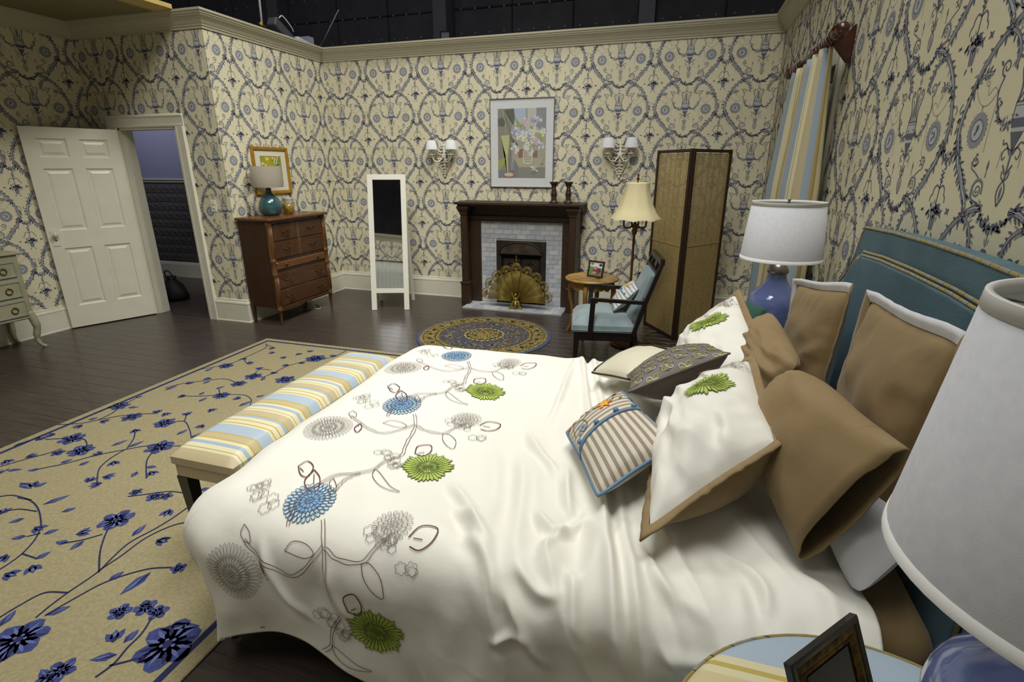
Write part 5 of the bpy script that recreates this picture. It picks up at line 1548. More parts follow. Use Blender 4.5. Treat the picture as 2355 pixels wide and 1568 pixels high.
# ---- pillows
def pillow(name, label, quad, T, m_front, m_back=None, flange=0.0, m_flange=None, flange_bend=0.0, group=None, sides=None, seed=1, wr=0.012, n=34, pinch=0.06, cat='pillow', ears=1.0, boxy=0.42, sag=0.0, parts=True, wfreq=3.0, uvmat=None, back_k=1.0, round_=0.04, crease=0.0):
    """quad: 4 corners of the seam rectangle, in order (u0v0, u1v0, u1v1, u0v1); front normal by the right-hand rule."""
    Q = [np.array(q, float) for q in quad]
    cen = sum(Q) / 4
    nrm = np.cross(Q[1] - Q[0], Q[3] - Q[0]); nrm /= np.linalg.norm(nrm)
    Lu = (np.linalg.norm(Q[1] - Q[0]) + np.linalg.norm(Q[2] - Q[3])) / 2
    Lv = (np.linalg.norm(Q[3] - Q[0]) + np.linalg.norm(Q[2] - Q[1])) / 2
    u = np.linspace(0, 1, n); v = np.linspace(0, 1, n)
    U, V = np.meshgrid(u, v, indexing='ij')
    def seam(U, V):
        # edges draw inwards between the corners
        pu = pinch * np.sin(PI * V); pv = pinch * np.sin(PI * U)
        kk = 1 - round_ * (np.abs(2 * U - 1) * np.abs(2 * V - 1)) ** 5
        uu = 0.5 + (U - 0.5) * (1 - pu) * kk; vv = 0.5 + (V - 0.5) * (1 - pv) * kk
        return uu, vv
    def at(uu, vv):
        uu = uu[..., None]; vv = vv[..., None]
        return Q[0] * (1 - uu) * (1 - vv) + Q[1] * uu * (1 - vv) + Q[2] * uu * vv + Q[3] * (1 - uu) * vv
    uu, vv = seam(U, V)
    B = at(uu, vv)
    env = (np.sin(PI * U).clip(0) * np.sin(PI * V).clip(0)) ** boxy
    # edge wrinkles radiate from the seam
    wv = vnoise(U * Lu * 16, V * Lv * wfreq + seed, seed) * (1 - np.abs(2 * V - 1)) * 0 + vnoise(U * 6 + seed * 3.1, V * 6, seed + 7)
    rad = vnoise(np.where(np.abs(2 * V - 1) > np.abs(2 * U - 1), U * Lu, V * Lv + 5) * 26, np.maximum(np.abs(2 * U - 1), np.abs(2 * V - 1)) * 2, seed + 3)
    edge = np.maximum(np.abs(2 * U - 1), np.abs(2 * V - 1))
    wrk = wr * (0.8 * wv + 0.6 * rad * sstep(0.45, 0.85, edge)) * env
    if crease:
        calm = sstep(0.16, 0.42, np.hypot(U - 0.43, V - 0.70)) if flange and m_back else 1.0
        wrk = wrk + crease * calm * env * (0.6 - np.abs(vnoise(U * 3.2 + V * 2.0, V * 4.5 - U * 2.2, seed + 31))) + 0.5 * crease * calm * env * vnoise(U * 5 - V * 9, V * 6 + U * 7, seed + 33)
    fr = B + nrm * (T / 2 * env + wrk)[..., None]
    bk_ = B - nrm * (T / 2 * env * back_k)[..., None]
    if sag:
        for X_ in (fr, bk_): X_[..., 2] -= sag * (np.sin(PI * U) * 0.5)
    root = thing(name, label, cat, tuple(cen), group=group)
    c0 = cen
    front = MB().grid(fr - c0)
    o = front.build('front_cover', m_front, root, recalc=False)
    if uvmat is not None:
        uvl = o.data.uv_layers.new(name='UVMap')
        li = np.zeros(len(o.data.loops), np.int32); o.data.loops.foreach_get('vertex_index', li)
        uvs = np.stack([U * Lu, V * Lv], -1).reshape(-1, 2)[li].astype(np.float32)
        half = np.repeat(np.arange((n - 1) ** 2) // (n - 1) >= (n - 1) // 2, 4)
        uvs[half] = uvs[half][:, ::-1]
        uvl.data.foreach_set('uv', uvs.ravel())
    MB().grid((bk_ - c0)[:, ::-1]).build('back_cover', m_back or m_front, root, recalc=False)
    if flange > 0:
        ringi = [(i, 0) for i in range(n)] + [(n - 1, j) for j in range(1, n)] + [(i, n - 1) for i in range(n - 2, -1, -1)] + [(0, j) for j in range(n - 2, 0, -1)]
        inner = np.array([B[i, j] for i, j in ringi])
        UVr = np.array([(U[i, j], V[i, j]) for i, j in ringi])
        du = np.where(UVr[:, 0] <= 0, -flange / Lu, np.where(UVr[:, 0] >= 1, flange / Lu, 0))
        dvv = np.where(UVr[:, 1] <= 0, -flange / Lv, np.where(UVr[:, 1] >= 1, flange / Lv, 0))
        ou, ov = seam(UVr[:, 0], UVr[:, 1])
        outer = at(ou + du, ov + dvv)
        wav = vnoise(np.arange(len(ringi)) * 0.33, np.zeros(len(ringi)), seed + 20)
        outer = outer + nrm * (flange_bend + 0.0035 * wav)[:, None]
        mid = (inner + outer) / 2 + nrm * (0.003 + 0.002 * wav)[:, None]
        G = np.array([inner + nrm * 0.004, mid + nrm * .003, outer + nrm * .003, outer - nrm * 0.003, mid - nrm * .003, inner - nrm * 0.004]) - c0
        fm_ = MB().grid(G, cv=True)
        if sides:
            nr = len(ringi)
            for q in range(len(fm_.m)):
                k_ = q % nr
                fm_.m[q] = sides[0 if k_ < n - 1 else 1 if k_ < 2 * (n - 1) else 2 if k_ < 3 * (n - 1) else 3]
        fm_.build('flange', [m_flange or m_front, m_front], root)
    root['_n'] = 0
    del root['_n']
    return root, (lambda a, b, off=0.0: _on(fr, a, b, nrm, off)), (Lu, Lv), fr, B, nrm, cen
def _on(fr, a, b, nrm, off):
    """Points on the front surface for arrays a, b in 0..1."""
    n = fr.shape[0]
    x = np.clip(np.asarray(a, float), 0, 1) * (n - 1); y = np.clip(np.asarray(b, float), 0, 1) * (n - 1)
    i = np.minimum(x.astype(int), n - 2); j = np.minimum(y.astype(int), n - 2)
    fx_ = (x - i)[..., None]; fy_ = (y - j)[..., None]
    P = fr[i, j] * (1 - fx_) * (1 - fy_) + fr[i + 1, j] * fx_ * (1 - fy_) + fr[i + 1, j + 1] * fx_ * fy_ + fr[i, j + 1] * (1 - fx_) * fy_
    return P + nrm * np.asarray(off)[..., None]

mat('pillow_white', 'e6e4da', 0.55, sheen=0.15, bump=0.0012, bscale=9)
mat('taupe_back', '4f463e', 0.7, sheen=0.2)
mat('grey_damask', '6c6762', 0.7)
mat('cream_satin', 'd0cab2', 0.5, sheen=0.2)
mat('green_velvet', '14553f', 0.6, sheen=0.6)
# big square shams standing against the headboard
pillow('euro_sham', 'large square brown sham with white-lined flange, nearest the bedside shade', [(0.60, 1.98, 0.66), (0.60, 1.37, 0.66), (0.645, 1.375, 1.285), (0.645, 1.98, 1.245)], 0.15, 'sheet_brown', 'sheet_white', 0.036, 'sheet_white', 0.012, 'brown square shams against the headboard', seed=4, wr=0.014, crease=0.014, n=48, sides=(1, 1, 0, 1), boxy=.5)
pillow('euro_sham', 'large square brown sham with white-lined flange beside the far lamp', [(0.585, 2.76, 0.66), (0.60, 2.16, 0.66), (0.645, 2.19, 1.225), (0.585, 2.79, 1.125)], 0.15, 'sheet_brown', 'sheet_white', 0.034, 'sheet_white', 0.012, 'brown square shams against the headboard', seed=9, wr=0.014, crease=0.014, n=48, sides=(1, 1, 0, 0), boxy=.5)
# brown sleeping pillows
pillow('brown_pillow', 'creased brown pillow between the white flowered sham and the far square sham', [(0.34, 2.62, 0.82), (0.37, 2.03, 0.79), (0.49, 2.05, 0.97), (0.46, 2.62, 1.03)], 0.18, 'sheet_brown', None, 0.0, None, 0, 'brown sleeping pillows', seed=15, wr=0.016, crease=0.02, n=48, round_=0.12)
# near brown pillow: one long case, closed at the far end and open at the near end
bpn = thing('brown_pillow', 'long brown pillow with open hemmed end in front of the nearest square sham', 'pillow', (0.43, 1.55, 0.86), group='brown sleeping pillows')
c0_ = np.array((0.43, 1.55, 0.86))
sk = [(0.0, 0.004), (0.03, 0.035), (0.08, 0.062), (0.16, 0.084), (0.28, 0.098), (0.42, 0.10), (0.56, 0.094), (0.70, 0.08), (0.84, 0.061), (0.92, 0.05), (1.0, 0.036)]
secs = [(t, float(np.interp(t, [q[0] for q in sk], [q[1] for q in sk]))) for t in [0, .015, .03, .055, .08, .12, .16, .2, .24, .28, .33, .38, .43, .48, .53, .58, .63, .68, .73, .78, .82, .86, .9, .95, 1.0]]
loP = catmull([(0.30, 1.86, 0.80), (0.345, 1.68, 0.735), (0.375, 1.50, 0.70), (0.40, 1.325, 0.662)], 8)
hiP = catmull([(0.44, 1.88, 1.0), (0.47, 1.70, 1.035), (0.505, 1.48, 1.04), (0.553, 1.275, 1.048)], 8)
NS = 44
G = np.zeros((len(secs), NS, 3))
for i, (t, w_) in enumerate(secs):
    x = t * (len(loP) - 1); k = min(int(x), len(loP) - 2); f_ = x - k
    lo = loP[k] * (1 - f_) + loP[k + 1] * f_; hi = hiP[k] * (1 - f_) + hiP[k + 1] * f_
    ax = (hi - lo); nn_ = np.cross(ax, np.array((0.1, -1.0, -0.1))); nn_ /= np.linalg.norm(nn_)
    sh_ = 0.86 + 0.14 * min(1, t / .08) if t < .08 else 1.0
    for q in range(NS):
        ang = 2 * PI * q / NS
        cv, sv = math.cos(ang), math.sin(ang)
        s_ = (abs(cv) ** 0.75) * (1 if cv > 0 else -1) * sh_
        wr_ = 0.014 * float(vnoise(np.array(q * .62 + t * 6), np.array(t * 9.0), 77)) * min(1, t * 8) * (1 - .5 * t)
        G[i, q] = (lo + hi) / 2 + ax / 2 * s_ + nn_ * ((w_ + wr_) * sv)
o = MB().grid(G - c0_, cv=True).build('pillowcase', 'sheet_brown', bpn, recalc=False)
md = o.modifiers.new('cloth', 'SOLIDIFY'); md.thickness = 0.005; md.offset = 0
hs = G[20] + (G[20] - G[20].mean(0)) * 0.012 - c0_
MB().tube(hs, 0.0016, 5, closed=True).build('hem_stitching', 'sheet_brown', bpn)
pillow('white_pillow', 'plain white pillow end showing below the brown pillow', [(0.50, 1.62, 0.64), (0.515, 1.25, 0.63), (0.63, 1.28, 0.82), (0.62, 1.62, 0.84)], 0.14, 'sheet_white', None, seed=22, wr=0.006, boxy=.6, round_=0.12, pinch=0.0, n=60)
# white embroidered shams with brown flange
SH_N = pillow('flowered_sham', 'white sham with green flower and brown flange, nearest the camera', [(0.01, 1.95, 0.725), (0.0, 1.27, 0.70), (0.34, 1.52, 0.90), (0.31, 2.03, 0.975)], 0.25, 'pillow_white', 'sheet_brown', 0.03, 'sheet_brown', 0.0, 'white flowered shams', seed=31, wr=0.024, boxy=.5, n=72, back_k=1.6, crease=0.04)
SH_F = pillow('flowered_sham', 'white sham with green flower and brown flange on the far side of the bed', [(0.07, 2.80, 0.725), (0.06, 2.16, 0.715), (0.40, 2.22, 0.915), (0.32, 2.82, 1.05)], 0.22, 'pillow_white', 'sheet_brown', 0.03, 'sheet_brown', 0.0, 'white flowered shams', seed=37, wr=0.02, boxy=.5, n=72, back_k=1.5, crease=0.025)
CU_G = pillow('damask_cushion', 'grey cushion with swirling white and yellow pattern and taupe back', [(-0.15, 2.26, 0.765), (-0.115, 1.88, 0.845), (0.24, 2.04, 0.985), (0.20, 2.40, 0.90)], 0.14, 'grey_damask', 'taupe_back', 0.0, seed=41, wr=0.004, cat='cushion', boxy=0.5, back_k=1.9, round_=0.0, pinch=0.09)
CU_C = pillow('cream_cushion', 'cream cushion with black braid trim behind the grey cushion', [(-0.335, 2.385, 0.705), (-0.12, 2.22, 0.755), (0.08, 2.45, 0.84), (-0.14, 2.62, 0.775)], 0.12, 'cream_satin', None, 0.0, seed=45, wr=0.004, cat='cushion')
stripes('ticking', 'X', 0.0285, [(0.0, 'cfc7b4'), (0.40, '857a6c'), (0.55, 'a58f7d'), (0.62, '857a6c'), (0.80, 'b5aa98'), (0.9, 'cfc7b4')], 0.7, uv=True)
CU_S = pillow('striped_cushion', 'small grey ticking-stripe cushion with blue piping, buttons and orange flower', [(-0.335, 1.785, 0.69), (-0.155, 1.395, 0.69), (0.075, 1.63, 0.79), (-0.15, 1.985, 0.805)], 0.155, 'ticking', 'cream_satin', 0.0, seed=51, wr=0.004, cat='cushion', uvmat=True, boxy=0.42)
mat('blue_cord', '5c7f9e', 0.6); mat('black_braid', '2a2724', 0.7)
def seam_ring(data, r, m, name, k0=1.0, closed=True):
    root, on, L, fr, B, nrm, cen = data
    n = B.shape[0]
    ringi = [(i, 0) for i in range(n)] + [(n - 1, j) for j in range(1, n)] + [(i, n - 1) for i in range(n - 2, -1, -1)] + [(0, j) for j in range(n - 2, 0, -1)]
    P = np.array([B[i, j] for i, j in ringi]) - cen
    MB().tube(P, r, 6, closed=True).build(name, m, root)
seam_ring(CU_S, 0.0065, 'blue_cord', 'piping')
seam_ring(CU_C, 0.005, 'black_braid', 'piping')
seam_ring(CU_G, 0.004, 'taupe_back', 'piping')
def surf_line(data, uv, r, m, name, off=0.003, n=6):
    root, on, L, fr, B, nrm, cen = data
    Q = catmull(uv, n)
    P = on(Q[:, 0], Q[:, 1], np.full(len(Q), off)) - cen
    return MB().tube(P, r, 5).build(name, m, root)
def surf_print(data, F, mats, name, off=0.0012, lay=0.0004):
    """Flat drawing in metres (origin at the u0v0 corner) laid on a pillow front."""
    root, on, L, fr, B, nrm, cen = data
    V, T, M_ = F.arrays()
    tri = T.ravel(); ly = np.repeat(M_, 3)
    P = on(V[tri, 0] / L[0], V[tri, 1] / L[1], off + lay * ly) - cen
    return np_mesh(name, P, np.arange(len(tri)).reshape(-1, 3), M_, mats, root, 'stuff')
# braid bands on the cream cushion
for v_ in (0.84, 0.875):
    surf_line(CU_C, [(0.02, v_), (0.3, v_), (0.6, v_), (0.98, v_)], 0.0032, 'black_braid', 'braid')
    surf_line(CU_C, [(v_ - 0.8 + 0.0, 0.02), (v_ - 0.8, 0.4), (v_ - 0.8, 0.98)], 0.0032, 'black_braid', 'braid')
# the button placket across the striped cushion
surf_line(CU_S, [(0.49, 0.0), (0.485, 0.25), (0.48, 0.5), (0.485, 0.75), (0.49, 1.0)], 0.006, 'blue_cord', 'placket')
for t in (0.08, 0.38, 0.68, 0.93):
    root, on, L, fr, B, nrm, cen = CU_S
    p = on(np.array(0.44), np.array(t), np.array(0.006)) - cen
    MB().ell(tuple(p), (0.011, 0.011, 0.009), 10, 6).build('button', 'blue_cord', root)

# ---- bench at the foot of the bed
BST = [(0.0, 'a3b2c0'), (0.20, 'd6cda6'), (0.235, 'b6a258'), (0.26, 'd6cda6'), (0.33, '9f8f62'), (0.345, 'd6cda6'), (0.42, '98abbe'), (0.47, 'b6a258'), (0.50, 'b9aa86'), (0.62, 'd6cda6'), (0.66, '9f8f62'), (0.67, 'd6cda6'), (0.74, '98abbe'), (0.80, 'd6cda6'), (0.85, 'b6a258'), (0.88, 'b9aa86'), (0.97, 'b6a258')]
stripes('bench_cloth', 'Y', 0.34, BST, 0.5, phase=0.47)
bn = thing('bench', 'long bench upholstered in blue, cream and gold stripes at the bed foot', 'bench', (-1.79, 2.10, 0))
bw, bl = 0.165, 0.665
pad('seat', 'bench_cloth', bn, -bw, bw, -bl, bl, 0.465, 0.54, crown_=0.02, nx=16, ny=40, p=9)
MB().box(-bw + .006, -bl + .006, 0.40, bw - .006, bl - .006, 0.466, 0, 0.006).build('skirt_band', 'bench_cloth', bn)
for sx in (-1, 1):
    for sy in (-1, 1):
        MB().beam((sx * (bw - 0.03), sy * (bl - 0.035), 0.401), (sx * (bw - 0.035), sy * (bl - 0.045), 0.0135), 0.055, 0.055, (1, 0, 0), w1=(0.035, 0.035)).build('leg', 'ebony', bn)

# ---- bedside tables under striped cloths
stripes('table_cloth', 'Y', 0.30, [(0.0, 'a3b3c2'), (0.40, '6d5f35'), (0.415, 'd2caa2'), (0.50, 'b7a24e'), (0.54, 'c8b98c'), (0.70, 'd2caa2'), (0.76, 'b7a24e'), (0.80, 'd2caa2'), (0.86, 'a3b3c2')], 0.5)
def round_table(x, y, lab, R=0.375):
    t = thing('bedside_table', lab, 'table', (x, y, 0), group='round bedside tables')
    zt = 0.70
    MB().lathe([(0, zt - 0.03), (R - 0.012, zt - 0.03), (R - 0.012, zt - 0.004), (0, zt - 0.004)], 40, caps=False).build('tabletop', 'honey_wood', t)
    MB().lathe([(0.2, 0.0), (0.2, 0.02), (0.04, 0.04), (0.03, 0.64), (0.1, 0.671)], 20).build('pedestal', 'honey_wood', t)
    G = []
    prof = [(0.001, zt), (R * .3, zt), (R * .6, zt), (R * .85, zt), (R - 0.012, zt - 0.0005), (R - 0.003, zt - 0.006), (R + 0.001, zt - 0.018)] + [(R + 0.003 + 0.02 * k / 9, zt - 0.02 - 0.665 * k / 9) for k in range(1, 10)]
    n_ = 96
    for r, z in prof:
        row = []
        k = max(0.0, (zt - 0.02 - z) / 0.66)
        for i in range(n_):
            a = 2 * PI * i / n_
            f_ = r + k * (0.016 * math.sin(11 * a + 0.5 * math.sin(3 * a)) + 0.006 * math.sin(23 * a))
            row.append((f_ * math.cos(a), f_ * math.sin(a), z))
        G.append(row)
    MB().grid(G, cv=True).build('tablecloth', 'table_cloth', t)
    MB().tube([((R + .001) * math.cos(a), (R + .001) * math.sin(a), zt - 0.008) for a in np.linspace(0, 2 * PI, 60, endpoint=False)], 0.004, 6, closed=True).build('cloth_edging', 'welt_cloth', t)
    return t
round_table(0.43, 0.66, 'round bedside table under a striped cloth, at the bottom edge of the picture')
round_table(0.45, 3.22, 'round bedside table under a striped cloth, hidden behind the far pillows', 0.33)

# ---- pair of blue ceramic lamps
mat('blue_glaze', '6c7cb4', 0.12, col2='7888bc', scale=4, coat=0.7)
mat('nickel', '8f897c', 0.3, 0.9)
mat('shade_cool', 'c6c7cb', 0.85, col2='c0c1c6', scale=60, bump=0.0002, bscale=600)
mat('shade_band', 'dcdbd8', 0.8)
def blue_lamp(x, y, rb, rt, zb, zt, lab):
    t = thing('bedside_lamp', lab, 'lamp', (x, y, 0.701), group='blue bedside lamps')
    MB().lathe([(0.075, 0.0), (0.085, 0.004), (0.09, 0.012), (0.085, 0.022), (0.098, 0.05), (0.118, 0.11), (0.130, 0.18), (0.134, 0.23), (0.130, 0.262), (0.118, 0.288), (0.095, 0.312), (0.068, 0.34), (0.052, 0.37), (0.046, 0.40), (0.046, 0.412)], 36).build('base', 'blue_glaze', t)
    MB().lathe([(0.052, 0.408), (0.054, 0.414), (0.054, 0.424), (0.050, 0.43), (0.044, 0.445), (0.03, 0.458), (0.014, 0.464), (0.012, 0.49), (0.014, 0.50), (0.014, 0.53), (0.006, 0.54), (0.004, 0.80)], 20).build('neck', 'nickel', t)
    b0, t0 = zb - 0.701, zt - 0.701
    MB().lathe([(rb, b0), (rt, t0), (rt - 0.004, t0), (rb - 0.004, b0)], 56, caps=False).grid([[(rb * math.cos(a), rb * math.sin(a), b0), ((rb - .004) * math.cos(a), (rb - .004) * math.sin(a), b0)] for a in np.linspace(0, 2 * PI, 56, endpoint=False)], cu=True).build('lamp_shade', 'shade_cool', t)
    k = (rb - rt) / (zt - zb)
    MB().lathe([(rb + 0.0012, b0 - 0.001), (rb + 0.0012 - k * .016, b0 + 0.016), (rb - k * .016 - .006, b0 + 0.016), (rb - 0.006, b0 - .001), (rb + 0.0012, b0 - 0.001)], 56, caps=False).build('shade_trim', 'shade_band', t)
    MB().lathe([(rt + 0.0012, t0 + 0.001), (rt + 0.0012 + k * .018, t0 - 0.018), (rt + k * .018 - .006, t0 - 0.018), (rt - .006, t0 + .001), (rt + 0.0012, t0 + 0.001)], 56, caps=False).build('shade_trim', 'shade_band', t)
    sp = MB()
    for a in (0.3, 0.3 + 2 * PI / 3, 0.3 + 4 * PI / 3): sp.tube([(0, 0, t0 - 0.02), ((rt - .004) * math.cos(a), (rt - .004) * math.sin(a), t0 - 0.02)], 0.002, 5)
    sp.lathe([(0.004, t0 - .02), (0.01, t0 - 0.01), (0.006, t0 + 0.002), (0.009, t0 + 0.012), (0.0, t0 + 0.018)], 10)
    sp.build('finial', 'nickel', t)
blue_lamp(0.535, 0.69, 0.225, 0.185, 1.18, 1.52, 'blue ceramic lamp with white shade, very close at the right edge')
blue_lamp(0.555, 3.15, 0.205, 0.178, 1.185, 1.485, 'blue ceramic lamp with white shade on the far side of the bed')

# ---- ornate picture frame on the near table, green velvet cushion on the far one
mat('black_gloss', '100c0c', 0.3, coat=0.3)
mat('gilt', '7a5c22', 0.4, 0.7, col2='4d3912', scale=60, contrast=(0.4, 0.6), bump=0.002, bscale=90)
mat('photo_grey', '3c3a38', 0.4)
ofr = thing('ornate_frame', 'black and gilt ornate picture frame on the striped cloth, bottom right', 'photo frame', (0.362, 0.768, 0.7035), rot=(math.radians(-24), 0, math.radians(48)))
OW, OH = 0.10, 0.102
fo = lambda a, b, d: (a, -d, b + OH)
frame_on(MB(), OW, OH, [(0, 0), (0, 0.012), (0.003, 0.015), (0.010, 0.014), (0.011, 0.011), (0.011, 0)], fo).build('outer_moulding', 'black_gloss', ofr)
frame_on(MB(), OW - .011, OH - .011, [(0, 0), (0, 0.011), (0.010, 0.013), (0.019, 0.008), (0.021, 0.010), (0.023, 0.010), (0.023, 0)], fo).build('gilt_band', 'gilt', ofr)
MB().box(-OW + .04, -0.008, .04, OW - .04, -0.004, 2 * OH - .04).build('photograph', 'photo_grey', ofr)
MB().box(-OW + .006, -0.004, .006, OW - .006, 0.0, 2 * OH - .006).build('back_board', 'black_gloss', ofr)
MB().beam((0, 0.002, 0.15), (0, 0.10, 0.03), 0.06, 0.005, (0, 1, 0)).build('easel_strut', 'black_gloss', ofr)
pillow('green_cushion', 'small green velvet cushion peeking out beside the far blue lamp', [(0.36, 3.10, 0.715), (0.45, 2.96, 0.715), (0.50, 3.0, 0.945), (0.41, 3.14, 0.945)], 0.07, 'green_velvet', None, seed=61, wr=0.002, cat='cushion')
# ------------------------------------------------------------------ rug, embroidery and prints
EMB = {'flowers':[('blue',0.0,0.0,0.086),('green',0.315,-0.393,0.096),('greyL',-0.184,-0.284,0.098),('greyR',0.322,-0.03,0.066)],'stems':[[(0.09,-0.058),(0.134,-0.131),(0.158,-0.214),(0.166,-0.268),(0.186,-0.334),(0.194,-0.365)],[(0.194,-0.365),(0.169,-0.406),(0.157,-0.449),(0.149,-0.498),(0.108,-0.533),(0.044,-0.559),(0.013,-0.605),(-0.002,-0.644),(-0.004,-0.71),(0.003,-0.758),(0.012,-0.79)],[(0.132,-0.132),(0.097,-0.193),(0.039,-0.245),(-0.03,-0.232),(-0.12,-0.188),(-0.156,-0.167)],[(0.141,-0.139),(0.197,-0.162),(0.275,-0.158),(0.306,-0.103),(0.337,-0.068)],[(0.084,-0.631),(0.083,-0.597),(0.092,-0.564),(0.122,-0.528)]],'leaves_brown':[[(0.002,-0.171),(0.022,-0.14),(0.073,-0.139),(0.107,-0.16),(0.075,-0.18),(0.002,-0.171)],[(0.154,-0.489),(0.175,-0.497),(0.247,-0.547),(0.293,-0.563),(0.258,-0.568),(0.21,-0.558),(0.169,-0.528),(0.154,-0.489)],[(0.043,-0.574),(0.072,-0.601),(0.088,-0.63),(0.066,-0.623),(0.041,-0.596),(0.043,-0.574)],[(0.272,-0.163),(0.3,-0.16),(0.343,-0.195),(0.356,-0.249),(0.324,-0.238),(0.289,-0.202),(0.272,-0.163)],[(-0.173,-0.123),(-0.144,-0.141),(-0.13,-0.17),(-0.153,-0.17),(-0.175,-0.151),(-0.173,-0.123)]],'leaves_red':[[(-0.152,0.141),(-0.14,0.175),(-0.091,0.146),(-0.08,0.096),(-0.111,0.099),(-0.152,0.141)],[(-0.079,-0.211),(-0.056,-0.24),(-0.052,-0.279),(-0.079,-0.258),(-0.084,-0.229),(-0.079,-0.211)],[(0.394,-0.061),(0.417,-0.016),(0.469,-0.013),(0.471,-0.058),(0.443,-0.091),(0.408,-0.087)],[(0.23,-0.328),(0.219,-0.279),(0.26,-0.254),(0.281,-0.295),(0.265,-0.335),(0.23,-0.328)],[(-0.049,-0.556),(-0.007,-0.583),(0.022,-0.63),(0.016,-0.652),(-0.017,-0.642),(-0.048,-0.61),(-0.049,-0.556)]],'lace':[[(-0.188,-0.027),(-0.112,-0.039),(-0.237,-0.004),(-0.191,0.035),(-0.082,-0.054)],[(0.157,-0.393),(0.203,-0.443),(0.129,-0.377),(0.2,-0.412),(0.213,-0.47)],[(0.271,-0.068),(0.356,-0.093),(0.415,-0.135),(0.326,-0.092),(0.384,-0.115)]]}
RUG_BIG = [(-3.56,2.016,0.076),(-3.354,1.928,0.073),(-3.49,2.36,0.064),(-3.74,2.467,0.067),(-3.189,2.357,0.071),(-2.933,2.104,0.083),(-3.182,2.832,0.063),(-3.233,3.056,0.061),(-3.233,3.217,0.072),(-2.935,3.237,0.083),(-3.011,3.73,0.095),(-3.642,3.344,0.066),(-2.496,1.497,0.08),(-2.167,0.88,0.096),(-1.625,1.027,0.108),(-1.934,1.083,0.043),(-1.86,1.129,0.043),(-1.792,1.126,0.04),(-1.885,0.837,0.049),(-1.921,1.334,0.034),(-2.624,1.701,0.034),(-2.493,1.699,0.042),(-2.438,1.72,0.036),(-3.459,1.867,0.039)]
RUG_BUD = [(-3.647,1.709),(-3.575,1.784),(-3.206,1.931),(-3.028,1.886),(-2.892,1.696),(-2.974,1.705),(-2.921,1.762),(-2.719,1.867),(-3.217,1.585),(-2.8,1.339),(-2.561,1.374),(-2.312,1.624),(-2.721,1.157),(-2.528,1.15),(-2.582,1.092),(-1.837,0.987),(-3.615,2.253),(-3.696,2.159),(-3.39,2.469),(-3.31,2.464),(-3.157,2.504),(-2.916,2.4),(-3.561,3.07),(-3.62,2.937),(-3.446,2.737),(-3.055,2.611),(-3.016,2.827),(-3.781,3.199),(-3.313,3.371),(-3.125,3.319),(-3.628,3.54),(-3.501,3.458),(-3.579,3.851),(-3.488,3.744),(-3.142,3.509),(-3.064,3.592),(-3.3,3.672),(-3.241,3.787),(-3.18,3.872),(-2.899,3.828),(-3.282,2.22),(-3.735,2.015),(-3.754,1.947),(-2.156,1.446),(-1.895,0.807),(-3.103,1.37)]
RUG_LEAF = [(-3.363,1.706,-3.407,1.68),(-3.316,1.785,-3.305,1.822),(-3.187,1.798,-3.181,1.852),(-2.805,1.853,-2.781,1.8),(-2.799,1.905,-2.742,1.923),(-2.977,1.477,-2.932,1.58),(-2.821,1.461,-2.789,1.506),(-2.942,1.373,-2.977,1.325),(-2.784,1.285,-2.832,1.249),(-2.724,1.316,-2.692,1.365),(-2.548,1.309,-2.61,1.296),(-2.493,1.342,-2.489,1.274),(-2.309,1.427,-2.326,1.517),(-2.168,1.432,-2.135,1.464),(-2.573,1.187,-2.564,1.228),(-2.136,1.188,-2.128,1.252),(-2.013,1.281,-2.018,1.147),(-2.194,0.985,-2.146,1.049),(-2.302,0.897,-2.332,0.972),(-1.76,0.941,-1.831,0.895),(-1.786,0.982,-1.786,1.045),(-3.73,2.236,-3.704,2.28),(-2.967,2.252,-2.963,2.335),(-2.844,2.243,-2.836,2.324),(-3.506,2.972,-3.494,3.04),(-3.675,2.778,-3.671,2.887),(-3.253,2.69,-3.255,2.774),(-2.91,2.715,-2.89,2.823),(-2.908,2.881,-2.871,2.936),(-3.704,3.184,-3.712,3.276),(-3.102,3.161,-3.135,3.237),(-3.228,2.019,-3.208,2.115),(-3.113,2.04,-3.097,2.134),(-3.808,1.84,-3.796,1.934),(-3.656,2.465,-3.591,2.493),(-3.756,2.598,-3.753,2.651),(-3.347,2.789,-3.36,2.843),(-3.318,2.911,-3.302,2.986),(-3.313,1.578,-3.192,1.559),(-3.192,1.57,-3.179,1.624),(-2.319,1.817,-2.262,1.845),(-2.379,1.889,-2.37,1.92),(-1.897,0.802,-1.941,0.815),(-1.712,1.068,-1.58,1.125),(-2.12,0.792,-2.153,0.839),(-1.659,0.934,-1.654,0.964)]
